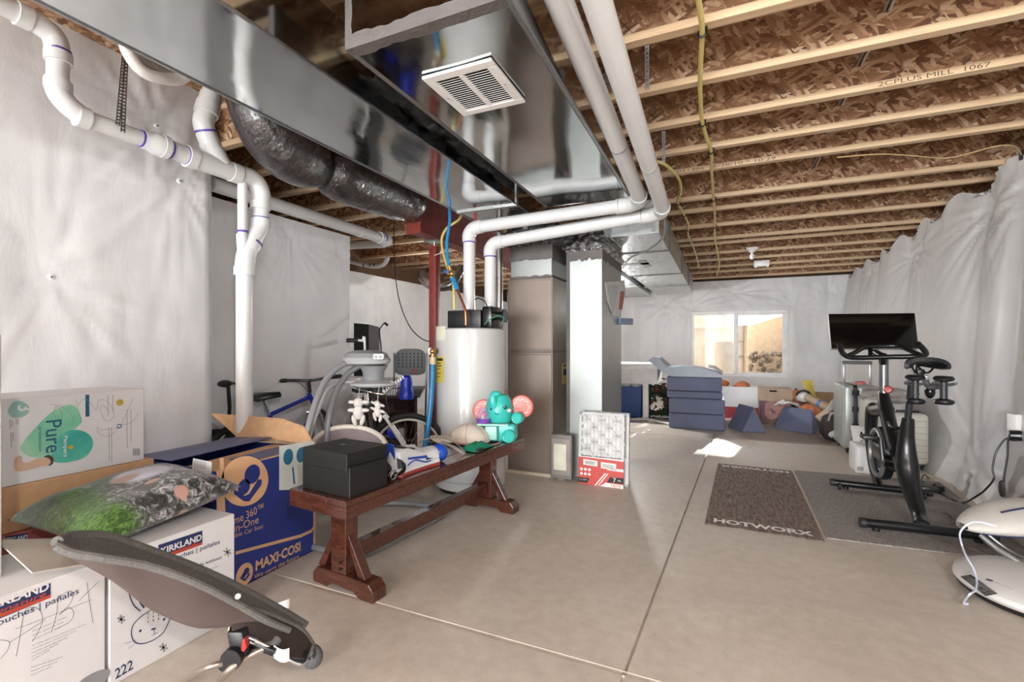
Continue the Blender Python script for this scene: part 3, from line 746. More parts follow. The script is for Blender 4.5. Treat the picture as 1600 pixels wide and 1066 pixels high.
# ================================================================ gas line, cables, ceiling fittings
YEL = mat('yellow_gas_tubing', 'd9c878', .45, var=.05)
def build_ceiling_bits():
    z = 2.675
    pts = [at(x, y, z=z) for x, y in ((1086, -30), (1092, 5), (1097, 45), (1095, 95), (1094, 140), (1097, 188), (1104, 215), (1111, 236), (1112, 270), (1115, 312), (1117, 345), (1117, 372), (1122, 398), (1124, 415), (1120, 430))]
    o = thing('gas_line', 'yellow flexible gas line strapped across the joists, the longer of two', 'pipe', pts[5])
    m = MB(); m.tube(pts, .0125, 10, sub=6); m.build('tubing', YEL, o)
    for px, py in ((1097, 52), (1097, 194), (1111, 237), (1115, 312), (1117, 355)):
        p = at(px, py, z=z); m = MB(); m.torus((p.x, p.y, z), .017, .005, (0,1,0), 16, 6); m.box(p.x-.003, p.x+.024, p.y-.006, p.y+.006, z+.012, z+.026); m.build('clip', BLACKP, o)
    pts = [at(x, y, z=z) for x, y in ((1022, 252), (1037, 256), (1052, 268), (1062, 283), (1064, 300), (1059, 316), (1068, 334), (1076, 352), (1075, 366), (1082, 383), (1088, 400), (1092, 418))]
    o = thing('gas_line', 'yellow flexible gas line snaking out beside the vent pipe elbows, the shorter of two', 'pipe', pts[5])
    m = MB(); m.tube(pts, .0125, 10, sub=6); m.build('tubing', YEL, o)
    for px, py in ((1060, 318), (1069, 337), (1076, 360)):
        p = at(px, py, z=z); m = MB(); m.torus((p.x, p.y, z), .017, .005, (0,1,0), 16, 6); m.build('clip', BLACKP, o)
    # cables through the webs
    o = thing('electrical_cable', 'bundle of grey cables threaded through holes in the joist webs', 'cable', at(1310, 160, z=2.86))
    for k, (c, dx) in enumerate((('8b8b8d', 0), ('2a2725', .012), ('c9c7c4', .024))):
        pts = [at(x, y, z=2.86)+V((dx, 0, (k % 2)*.01)) for x, y in ((1400, -25), (1368, 45), (1340, 100), (1312, 160), (1284, 228), (1262, 282), (1247, 322), (1238, 345))]
        m = MB(); m.tube(pts, .006, 7, sub=4); m.build('cable', mat('cable_'+c, c, .4), o)
    pts = [at(x, y, z=2.69) for x, y in ((1308, 246), (1370, 241), (1420, 243), (1478, 247), (1520, 238), (1560, 228), (1586, 229), (1596, 243))] + [at(1597, 262, z=2.6)]
    o = thing('wall_cable', 'thin beige cable drooping across the joists into the plastic sheeted wall', 'cable', pts[3])
    m = MB(); m.tube(pts, .0045, 6, sub=6); m.build('cable', mat('beige_cable', 'c9b083', .5), o)
    m = MB(); p = pts[-2]; m.box(p.x-.01, p.x+.012, p.y-.012, p.y+.012, p.z-.035, p.z+.035); m.build('staple_block', BLACKP, o, smooth=0)
    # flexible conduit to the furnace
    pts = [at(1038, 342, y=4.0), at(1039, 358, y=4.05), at(1032, 376, y=4.15), at(1012, 391, y=4.25), at(985, 403, y=4.3), at(972, 420, y=4.33)]
    m = MB(); m.tube(pts, .009, 8, sub=6); tag(m.build('conduit', mat('grey_conduit', 'a3a3a2', .35, .7)), 'grey flexible conduit looping from the joists to the plenum', 'conduit')
    # lampholder and bulb
    p = at(1175, 388, z=2.69); o = thing('ceiling_lamp', 'bare bulb in a white porcelain lampholder under the joists', 'lamp', p)
    m = MB(); m.box(p.x-.075, p.x+.075, p.y-.05, p.y+.05, 2.665, 2.70); m.lathe([(.0, -.0), (.045, 0), (.05, .02), (.055, .035)], (p.x, p.y, 2.632), 20); m.build('lampholder', WHITEP, o, bevel=.004)
    e = NT('white_bulb'); e.set(base=(.95,.95,.95,1), rough=.15, spec=.6)
    m = MB(); m.lathe([(0, -.115), (.018, -.11), (.03, -.09), (.033, -.07), (.028, -.045), (.016, -.02), (.014, 0)], (p.x, p.y, 2.635), 18); m.build('bulb', e.m, o)
    global LAMP_P; LAMP_P = V((p.x, p.y, 2.5))
    p = at(1190, 411, z=2.66); o = thing('junction_box', 'flat white box screwed under the joists beyond the bare bulb', 'box', p)
    m = MB(); m.rbox(p.x-.12, p.x+.12, p.y-.06, p.y+.06, 2.60, 2.70, .012); m.build('cover', WHITEP, o)
    m = MB()
    for s in (-1, 1): m.box(p.x+s*.09-.015, p.x+s*.09+.015, p.y-.065, p.y-.04, 2.575, 2.61)
    m.build('feet', WHITEP, o, smooth=0)
    # coil of tubing hung by the near duct
    o = thing('tubing_coil', 'coil of white and grey tubing hanging from the joists behind the near duct', 'coil', at(250, 110, x=-2.5))
    for k, (c, dr) in enumerate((('e4e2df', 0), ('b9b4b0', 14), ('d8d6d3', 26), ('8a8380', 34))):
        pts = [at(195+dr*.9+18*k*.2, 62-6*k, x=-2.55-.03*k), at(202+dr, 84, x=-2.55-.03*k), at(222+dr, 110-dr*.5, x=-2.55-.03*k), at(252+dr*.6, 122-dr*.45, x=-2.55-.03*k), at(282+dr*.2, 122-dr*.3, x=-2.55-.03*k), at(303, 108-dr*.3, x=-2.5-.03*k)]
        m = MB(); m.tube(pts, [.03, .03, .026, .018][k], 12, sub=6); m.build('loop', mat('tubing_'+c, c, .2, var=.03, coat=.5), o)
build_ceiling_bits()
# ================================================================ steel beam and post
RED = mat('red_oxide_primer', '7c3029', .5, var=.12, scale=14)
def build_steel():
    x = -2.62; y0, y1 = 3.66, 11.6
    o = thing('steel_beam', 'dark red steel I-beam under the joists behind the water heater', 'beam', (x, y0, 2.3))
    m = MB(); m.box(x-.07, x+.07, y0, y1, 2.295, 2.308); m.box(x-.07, x+.07, y0, y1, 2.66, 2.672); m.box(x-.005, x+.005, y0, y1, 2.308, 2.66); m.build('web_and_flanges', RED, o, smooth=0)
    m = MB(); m.box(x-.10, x+.06, y0-.01, y0, 2.29, 2.40); m.build('end_plate', RED, o, smooth=0)
    c = at(679, 500, t=4.75)
    o = thing('steel_post', 'dark red steel post standing behind the water heater', 'post', (c.x, c.y, 0))
    m = MB(); m.rbox(c.x-.043, c.x+.043, c.y-.043, c.y+.043, .012, 2.24, .01); m.build('post', RED, o)
    m = MB(); m.box(c.x-.09, c.x+.09, c.y-.09, c.y+.09, 0, .012); m.build('base_plate', RED, o, smooth=0)
    m = MB(); m.cyl((c.x, c.y, 2.24), (c.x, c.y, 2.285), .016); m.box(c.x-.08, c.x+.08, c.y-.07, c.y+.07, 2.283, 2.295); m.build('screw_jack', STEEL, o)
    q = at(659, 500, y=8.2)
    m = MB(); m.box(q.x-.09, q.x+.05, 8.2, 8.3, 0, 2.5); tag(m.build('wood_stud', LUMBER, smooth=0), 'bare upright wooden stud behind the red steel post', 'stud')
    q = at(665.5, 500, y=8.0)
    m = MB(); m.box(q.x-.02, q.x+.045, 8.0, 8.05, 0, 2.5); tag(m.build('white_post', WHITEP, smooth=0), 'narrow white upright between the wooden stud and the red post', 'post')
build_steel()
GALV3 = mat('matt_galvanized_sheet', 'a4a8a6', .42, .55, var=.05, scale=3)
# ================================================================ water heater
COPPER = mat('copper', 'b87651', .3, .9, var=.12); BRASS = mat('brass', 'c39a5c', .3, .9); BLUE = mat('blue_pex', '1f87c4', .35)
def build_heater():
    cx, cy, r = -2.014, 3.635, .305; hz = 1.385
    o = thing('water_heater', 'tall white tank water heater behind the wooden bench', 'water heater', (cx, cy, 0))
    enamel = mat('white_enamel', 'c6c6c5', .22, var=.015, coat=.4)
    m = MB(); m.lathe([(0, .03), (r-.01, .03), (r, .04), (r, hz-.03), (r-.004, hz-.01), (r-.02, hz), (0, hz)], (cx, cy, 0), 56); m.build('tank', enamel, o, smooth=30)
    m = MB(); m.lathe([(r-.03, 0), (r-.03, .03)], (cx, cy, 0), 40); m.build('base_ring', BLACKP, o)
    m = MB(); m.lathe([(r+.002, .10), (r+.002, .115)], (cx, cy, 0), 56); m.build('jacket_seam', mat('seam_grey', 'a8a8a6', .4), o)
    def surf(px, py):
        """point on the front of the tank seen at a pixel"""
        d = ray(px, py); a = d.x**2+d.y**2; b = -2*(d.x*cx+d.y*cy); c = cx*cx+cy*cy-(r+.002)**2
        t = (-b-math.sqrt(max(0, b*b-4*a*c)))/(2*a); return EYE+d*t
    def label(px0, px1, py0, py1, mt, name):
        m = MB(); m.grid(lambda u, v: surf(px0+(px1-px0)*u, py1+(py0-py1)*v), 6, 2); m.rec = False; return m.build(name, mt, o)
    ylab = mat('yellow_label', 'dcc64f', .5); label(681.5, 693, 557, 598, ylab, 'yellow_label')
    label(681.5, 696, 510, 532, mat('pale_label', 'd9d9c8', .5), 'rating_label')
    ink = mat('black_ink', '1b1b1d', .6)
    for k, (y0, y1, x1) in enumerate(((560, 564, 692), (567, 568.4, 689), (571, 572.4, 690), (576, 577, 688), (583, 584, 689), (588, 589, 688))):
        m = MB()
        def s2(u, v): 
            p = surf(683+(x1-683)*u, y1+(y0-y1)*v); return p + (p-V((cx, cy, p.z))).normalized()*.002
        m.grid(s2, 4, 1); m.rec = False; m.build('label_text', ink, o)
    # black blower assembly on the lid
    m = MB(); a = at(699, 508, y=cy-.12); b = at(751, 484, y=cy-.12); m.rbox(a.x, b.x, cy-.12, cy+.12, hz, b.z, .008)
    m.build('control_box', BLACKP, o)
    m = MB(); p = at(752, 505, y=cy-.13); q = at(768, 478, y=cy-.13); m.rbox(p.x, q.x, cy-.13, cy+.12, hz, q.z, .02); m.build('blower_housing', mat('black_gloss', '0e0e10', .2), o)
    m = MB(); s = at(766, 492, y=cy-.08); e = at(788, 494, y=cy-.08); m.tube([s, s.lerp(e, .5), e], [.05, .04, .045], 18); m.cyl(e, e+V((.012, 0, 0)), .055, n=18); m.build('blower_motor', mat('black_gloss', '0e0e10', .2), o)
    m = MB(); m.tube([at(757, 507, y=cy-.2), at(765, 499, y=cy-.2), at(778, 494, y=cy-.17), at(787, 498, y=cy-.15), at(783, 508, y=cy-.15)], .006, 6, sub=5); m.build('wire', mat('green_wire', '3f7a5d', .4), o)
    m = MB(); m.tube([at(742, 468, y=cy), at(748, 466, y=cy), at(757, 471, y=cy), at(762, 481, y=cy)], .006, 6, sub=5); m.build('wire', BLACKP, o)
    # T and P valve with the blue hose on the side
    h = at(683.5, 548, t=4.02)
    m = MB(); m.lathe([(0, 0), (.036, 0), (.036, .006)], h, 20, axis=(-.6, -.6, 0)); m.build('valve_port', BLACKP, o)
    m = MB(); v0 = at(676, 549, t=3.95); m.tube([h, v0], .017, 12); m.ell(v0, .026, 12, 8); m.tube([v0, v0+V((0,0,-.07))], .015, 12); m.build('relief_valve', BRASS, o)
    m = MB(); m.rbox(v0.x-.035, v0.x-.012, v0.y-.02, v0.y+.02, v0.z-.03, v0.z+.03, .006); m.build('valve_lever', WHITEP, o)
    bl = [V((v0.x, v0.y, v0.z-.10)), at(675, 600, t=3.93), at(671, 650, t=3.90), at(664, 700, t=3.86), at(660, 728, t=3.84)]
    m = MB(); m.cyl(V((v0.x, v0.y, v0.z-.05)), V((v0.x, v0.y, v0.z-.11)), .026); m.build('hose_fitting', mat('cream_fitting', 'd8cfae', .5), o)
    m = MB(); m.tube(bl, .022, 14, sub=6); m.build('blue_hose', BLUE, o)
    # water lines on top
    c0 = V((cx-.05, cy-.2, hz)); top = at(699, 300, y=cy-.05)
    P1 = [at(728, 508, y=cy-.2), at(727, 485, y=cy-.2), at(720, 466, y=cy-.17), at(714, 452, y=cy-.15)]
    m = MB(); m.tube(P1, .012, 12, sub=6); m.build('copper_line', COPPER, o)
    m = MB(); m.tube([at(715, 453, y=cy-.15), at(707, 435, y=cy-.13)], .02, 14); m.build('blue_coupling', BLUE, o)
    m = MB(); m.ell(at(706, 428, y=cy-.13), .024, 12, 8); m.cyl(at(706, 428, y=cy-.13), at(700, 428, y=cy-.13), .016); m.tube([at(704, 423, y=cy-.13), at(702, 416, y=cy-.13)], .017, 12); m.build('ball_valve', BRASS, o)
    m = MB(); q = at(697, 424, y=cy-.14); m.rbox(q.x-.028, q.x+.028, q.y-.01, q.y+.01, q.z-.02, q.z+.014, .006); m.build('valve_handle', mat('blue_handle', '2b4d84', .4), o)
    m = MB(); m.tube([at(702, 418, y=cy-.12), at(699, 400, y=cy-.1), at(698, 380, y=cy-.08), at(701, 358, y=cy-.05), at(703, 335, y=cy-.03), at(699, 300, y=cy), at(698, 270, y=cy+.05)], .0135, 12, sub=6); m.build('blue_water_line', BLUE, o)
    m = MB(); m.tube([at(740, 484, y=cy+.05), at(740, 452, y=cy+.05)], .012, 12); m.build('copper_line', COPPER, o)
    m = MB(); m.tube([at(740, 456, y=cy+.05), at(741, 400, y=cy+.06), at(743, 330, y=cy+.08)], .0135, 12, sub=4); m.build('red_water_line', mat('red_pex', 'a3403c', .4), o)
    # yellow gas connector
    m = MB(); m.tube([at(710, 484, y=cy-.05), at(709, 455, y=cy-.05), at(707, 437, y=cy-.06), at(697, 411, y=cy+.1), at(690, 378, y=cy+.2), at(697, 358, y=cy+.25), at(715, 345, y=cy+.3), at(722, 335, y=cy+.35)], .012, 10, sub=6); m.build('gas_connector', YEL, o)
    m = MB(); m.tube([at(679, 399, y=cy-.05), at(693, 394, y=cy-.06)], .003, 6); m.build('cable_tie', WHITEP, o)
    # drain valve near the floor
    m = MB(); d = at(671, 690, t=3.9)
    m.rbox(d.x-.02, d.x+.05, d.y-.04, d.y+.04, .30, .44, .01); m.build('gas_valve', BLACKP, o)
    # wall cord to the heater
    m = MB(); m.tube([at(615, 350, y=4.6), at(617, 420, y=4.6), at(624, 470, y=4.5), at(640, 510, y=4.4), at(660, 530, y=4.3), at(676, 534, y=4.2)], .006, 7, sub=8)
    tag(m.build('heater_cable', BLACKP), 'black cord drooping from the joists to the water heater side', 'cord')
build_heater()
# ================================================================ furnace
def build_furnace():
    taupe = mat('taupe_cabinet_steel', '85786f', .38, .25, var=.03)
    fx0, fx1, fy0, fy1 = -1.905, -1.44, 4.18, 4.74
    o = thing('furnace', 'taupe furnace cabinet standing between the water heater and the galvanized plenum', 'furnace', ((fx0+fx1)/2, (fy0+fy1)/2, 0))
    m = MB(); m.rbox(fx0, fx1, fy0, fy1, .0, 1.17, .006, 1); m.rbox(fx0, fx1, fy0, fy1, 1.185, 1.88, .006, 1); m.build('cabinet', taupe, o, smooth=30)
    m = MB(); m.box(fx0+.003, fx1-.003, fy0+.004, fy1-.003, 1.165, 1.19); m.build('cabinet_joint', mat('joint_grey', '6d635c', .5), o, smooth=0)
    m = MB(); m.box(fx0+.012, fx1-.012, fy0-.012, fy0+.002, .06, 1.15); m.box(fx0+.012, fx1-.012, fy0-.008, fy0+.002, 1.20, 1.86); m.build('door_panel', taupe, o, smooth=0, bevel=.006)
    m = MB(); m.box(fx0-.01, fx1+.01, fy0-.015, fy1, 0, .028); m.build('plinth', mat('cream_pad', 'c9bda8', .8), o, smooth=0)
    m = MB(); m.rbox(fx0+.02, fx1-.02, fy0+.03, fy1-.04, 1.88, 2.12, .004, 1); m.build('coil_case', GALV3, o, smooth=30)
    m = MB()
    def band(u, v):
        a = u*4; zz = 1.885-.012+.035*v+.012*noise.noise(V((u*30, v, 2)))
        pts = [V((fx0+.012, fy0+.022, 0)), V((fx1-.012, fy0+.022, 0)), V((fx1-.012, fy1-.03, 0)), V((fx0+.012, fy1-.03, 0))]
        i = int(a) % 4; p = pts[i].lerp(pts[(i+1) % 4], a-int(a)); return (p.x, p.y, zz)
    m.grid(band, 80, 2)
    def band2(u, v):
        p = V(band(u, 0)); return (p.x, p.y, 2.06+.17*v+.02*noise.noise(V((u*26, v*.5, 7)))*(v < .5))
    m.grid(band2, 80, 2); m.build('sealant', MASTIC, o)
    def cap(z0, z1, ex, x0, x1, y0, y1, seed):
        m = MB()
        def fn(u, v):
            a = 2*math.pi*u; c, s = math.cos(a), math.sin(a); k = 1/max(abs(c), abs(s))
            e = ex*(.3+.7*math.sin(math.pi*min(1, v*1.1)))*(1+.8*noise.noise(V((c*3, s*3, v*3+seed)))) + .02*noise.noise(V((c*9, s*9, v*7+seed)))
            return ((x0+x1)/2+c*k*((x1-x0)/2+e), (y0+y1)/2+s*k*((y1-y0)/2+e), z0+(z1-z0)*v)
        m.grid(fn, 80, 16, cu=True); return m
    cap(2.20, 2.44, .03, fx0+.02, fx1-.02, fy0+.03, fy1-.05, 1).build('insulated_collar', BLKFOIL, o, smooth=60)
    # energy label on the side, access knob
    m = MB(); s = lambda px, py: at(px, py, x=fx1+.002)
    a, b = s(879, 568), s(888, 598); m.box(fx1+.001, fx1+.003, a.y, b.y, b.z, a.z); m.build('yellow_label', mat('yellow_label', 'dcc64f', .5), o, smooth=0)
    m = MB(); m.box(fx1+.003, fx1+.004, a.y+.01, b.y-.03, a.z-.03, a.z-.015); m.box(fx1+.003, fx1+.004, a.y+.02, b.y-.05, a.z-.12, a.z-.06); m.build('label_text', mat('black_ink', '1b1b1d', .6), o, smooth=0)
    # exhaust flue behind the second vent pipe
    m = MB(); q = at(780, 400, y=4.3); m.cyl((q.x, 4.3, 1.5), (q.x, 4.3, 2.38), .035); m.build('flue', mat('grey_flue', 'a7a3a0', .3, .6), o)
    # return boot
    o = thing('filter_rack', 'grey metal filter rack at the foot of the furnace beside the stacked filters', 'filter rack', (-1.38, 4.3, 0))
    x0, x1 = fx1+.005, at(893, 700, y=4.10).x; 
    m = MB(); m.box(x0, x1, 4.10, 4.16, .02, .42); m.build('rack_body', mat('grey_rack', '87817c', .4, .5), o, smooth=0, bevel=.004)
    m = MB(); m.box(x0+.012, x1-.012, 4.092, 4.10, .05, .39); m.build('rack_door', mat('grey_rack2', '9a948f', .4, .5), o, smooth=0, bevel=.004)
    m = MB(); m.rbox(x0+.035, x1-.045, 4.085, 4.094, .10, .34, .008); m.build('handle_recess', mat('pale_label', 'd9d9c8', .5), o)
    # supply plenum
    px0, px1, py0, py1 = -1.333, -.997, 4.28, 5.2
    o = thing('plenum', 'tall galvanized sheet metal plenum standing between the furnace and the filter stack', 'duct', ((px0+px1)/2, (py0+py1)/2, 0))
    m = MB(); m.box(px0, px1, py0, py1, 0, 2.13); m.build('sheet_metal_box', GALV3, o, smooth=0, bevel=.004)
    m = MB()
    def sm(u, v):
        a = u*2; p = (px0+(px1-px0)*a, py0-.003) if a < 1 else (px1+.003, py0+(py1-py0)*(a-1)); w = .10+.03*noise.noise(V((u*20, 1, 3)))
        return (p[0], p[1], 2.135-w*(1-v))
    m.grid(sm, 80, 2); m.box(px0-.003, px0+.03, py0-.004, py0, 0, 2.15); m.build('sealant', MASTIC, o)
    cap(2.12, 2.295, .022, px0, px1, py0, py1, 5).build('insulated_collar', BLKFOIL, o, smooth=60)
    # plastic document pouch and spray clip on the side
    X = px1+.004; s = lambda px, py: at(px, py, x=X)
    o2 = thing('document_pouch', 'clear pouch of folded papers taped to the plenum side', 'pouch', s(958, 470))
    pap = mat('white_paper', 'dcdcda', .6, var=.03)
    def pl(pts, mt, name, th=.004, dx=0):
        m = MB(); m.prism([s(*p)+V((dx, 0, 0)) for p in pts], (th, 0, 0)); return m.build(name, mt, o2, smooth=0)
    pl([(945, 441), (975, 438), (977, 452), (972, 480), (967, 494), (957, 493), (948, 470)], pap, 'pouch')
    pl([(946, 445), (966, 447), (957, 490), (955, 489)], mat('pale_blue_paper', 'c3cfd0', .6), 'folded_sheet', .003, .006)
    pl([(969, 455), (975, 456), (971, 484), (966, 484)], mat('red_leaflet', 'b5604f', .6), 'leaflet', .003, .006)
    m = MB(); m.prism([s(966, 497), s(985, 498), s(985, 508), s(966, 507)], (.03, 0, 0)); m.build('blue_tab', mat('blue_tape', '5a7fae', .5), o2, smooth=0)
build_furnace()
# ================================================================ boxed filters leaning on the plenum
def build_filters():
    a = V((-1.172, 4.10, 0)); w, h = .405, .64
    card = mat('white_card', 'e3e2e0', .6, var=.02); redc = mat('red_card', 'c84a43', .5, var=.04)
    for k in range(2):
        off = V((.03*k, .065*k, 0))
        lean = R(4)
        T = Matrix.Translation(a+off) @ Matrix.Rotation(R(-1), 4, 'Z') @ Matrix.Rotation(-lean, 4, 'X')
        lab = 'pleated air filter in red and white wrap, front of the two leaning on the plenum' if k == 0 else 'wrapped air filter leaning behind the front red and white one'
        o = thing('air_filter', lab, 'air filter', T @ V((w/2, 0, 0)))
        fr = mat('filter_frame', 'cfd0cf', .6)
        m = MB(T); b = .022
        for q in ((0, w, 0, b), (0, w, h-b, h), (0, b, 0, h), (w-b, w, 0, h)): m.box(q[0], q[1], 0, .045, q[2], q[3])
        m.build('frame', fr, o, smooth=0)
        m = MB(T); n = 22; z0, z1 = .25, h-b
        pts = []
        for i in range(n+1): pts.append((b+(w-2*b)*i/n, .012 if i % 2 else .032))
        for i in range(n): m.quad((pts[i][0], pts[i][1], z0), (pts[i+1][0], pts[i+1][1], z0), (pts[i+1][0], pts[i+1][1], z1), (pts[i][0], pts[i][1], z1))
        m.rec = False; m.build('pleats', mat('pleat_media', 'e8e8e8', .8), o, smooth=0)
        if k: 
            m = MB(T); m.box(.005, w-.005, .002, .04, 0.02, .25); m.build('wrap', card, o, smooth=0); continue
        m = MB(T)
        def bar(p, q, r=.011):
            p, q = V((p[0], .006, p[1])), V((q[0], .006, q[1])); d = (q-p).normalized(); nn = V((-d.z, 0, d.x))*r
            m.prism([p+nn, q+nn, q-nn, p-nn], (0, .004, 0))
        Z0, Z1 = .25, h
        for i in range(3):
            xx = w*i/3; bar((xx, Z1), (min(w, xx+w/3*1.0), Z1-.13)); bar((xx+w/3, Z1), (xx, Z1-.13)); bar((xx, Z1-.13), (xx+w/3, Z1-.26)); bar((xx+w/3, Z1-.13), (xx, Z1-.26)); bar((xx, Z1-.26), (xx+w/3, Z0)); bar((xx+w/3, Z1-.26), (xx, Z0))
        m.build('lattice', fr, o, smooth=0)
        m = MB(T); m.box(0, w, -.003, .002, 0, .245); m.build('printed_wrap', redc, o, smooth=0)
        O = T @ V((0, -.003, 0)); X = T.to_3x3() @ V((1, 0, 0)); Z = T.to_3x3() @ V((0, 0, 1))
        m = MB(); m.flat([(0, .247), (w, .247), (w, .232), (0, .238)], O, X, Z, .001); m.flat([(.045, .17), (.175, .165), (.175, .215), (.045, .22)], O, X, Z); m.flat([(.205, .155), (.34, .15), (.34, .205), (.205, .21)], O, X, Z)
        m.flat([(.26, .145), (w, .14), (w, .165), (.28, .16)], O, X, Z); m.flat([(.20, .0), (.25, .035), (w, .03), (w, 0)], O, X, Z); m.flat([(.15, 0), (.165, 0), (.255, .115), (.24, .115)], O, X, Z)
        m.flat([(.18, 0), (.19, 0), (.275, .115), (.265, .115)], O, X, Z)
        for i in range(6): m.disc((.03+.036*(i % 3), .13-.04*(i//3)), .0135, O, X, Z, .001, 14)
        m.build('white_print', card, o, smooth=0)
        m = MB(); bk = mat('black_ink', '1b1b1d', .6)
        m.flat([(.0, .01), (.085, .012), (.105, .055), (.0, .055)], O, X, Z, .001); m.flat([(.26, .04), (w, .04), (w, .09), (.29, .085)], O, X, Z, .0012)
        for z in (.205, .195, .185): m.flat([(.06, z), (.15, z-.002), (.15, z-.006), (.06, z-.004)], O, X, Z, .0016)
        for z in (.19, .18, .17): m.flat([(.22, z), (.32, z-.002), (.32, z-.005), (.22, z-.003)], O, X, Z, .0016)
        m.build('black_print', bk, o, smooth=0)
        m = MB(); m.text('7', O+X*.315+Z*.045, X, Z, h=.038, lift=.002); m.text('FPR', O+X*.355+Z*.055, X, Z, w=.03, h=.014, lift=.002); m.text('1 in. thick', O+X*.012+Z*.034, X, Z, w=.07, h=.011, lift=.002)
        m.build('lettering', card, o, smooth=0)
        m = MB(); m.text('HDX', O+X*.30+Z*.006, X, Z, w=.085, h=.022, lift=.002, bold=.01); m.build('lettering', mat('orange_print', 'cf6a4d', .5), o, smooth=0)
build_filters()
# ================================================================ cartons at the left
KRAFT = mat('kraft_cardboard', 'c79f78', .75, var=.05, scale=20); CARTON = mat('white_carton', 'dcdcde', .55, var=.015); NAVY = mat('navy_ink', '22305a', .6); INKB = mat('black_ink', '1b1b1d', .6)
GREYINK = mat('grey_ink', '8f9094', .6); REDINK = mat('brick_red_ink', 'b5472f', .6)
YV, ZV, XV = V((0,1,0)), V((0,0,1)), V((1,0,0))
class Face:
    """a printed carton side in the plane x = X0, drawn through the photograph's own layout"""
    def __init__(s, X0): s.X0 = X0; s.o = V((X0, 0, 0))
    def __call__(s, px, py): p = at(px, py, x=s.X0); return (p.y, p.z)
    def poly(s, m, pts, lift=.0008): m.flat([s(*p) for p in pts], s.o, YV, ZV, lift)
    def line(s, m, pts, w=.002, lift=.0012, sub=6, closed=False): m.stroke([s(*p) for p in pts], s.o, YV, ZV, w, lift, sub, closed)
    def txt(s, m, t, p0, p1, h, bold=0, lift=.0012, shear=0):
        a, b = s(*p0), s(*p1); m.text(t, (s.X0, a[0], a[1]), V((0, b[0]-a[0], b[1]-a[1])), V((0, -(b[1]-a[1]), b[0]-a[0])), w=math.hypot(b[0]-a[0], b[1]-a[1]), h=h, bold=bold, lift=lift, shear=shear)
def carton(name, lab, x0, x1, y0, y1, z0, z1, mt, cat='box', r=.004):
    o = thing(name, lab, cat, ((x0+x1)/2, (y0+y1)/2, z0)); m = MB(); m.rbox(x0, x1, y0, y1, z0, z1, r, 1); m.build('carton', mt, o, smooth=30); return o
def kirkland(o, f, dx, dz, k=True):
    """the shared diaper-carton artwork: dark banner, script, french and spanish words"""
    m = MB(); f.poly(m, [(250-2, 856), (315, 830), (316, 851), (250, 876)]); m.build('printed_banner', NAVY, o, smooth=0)
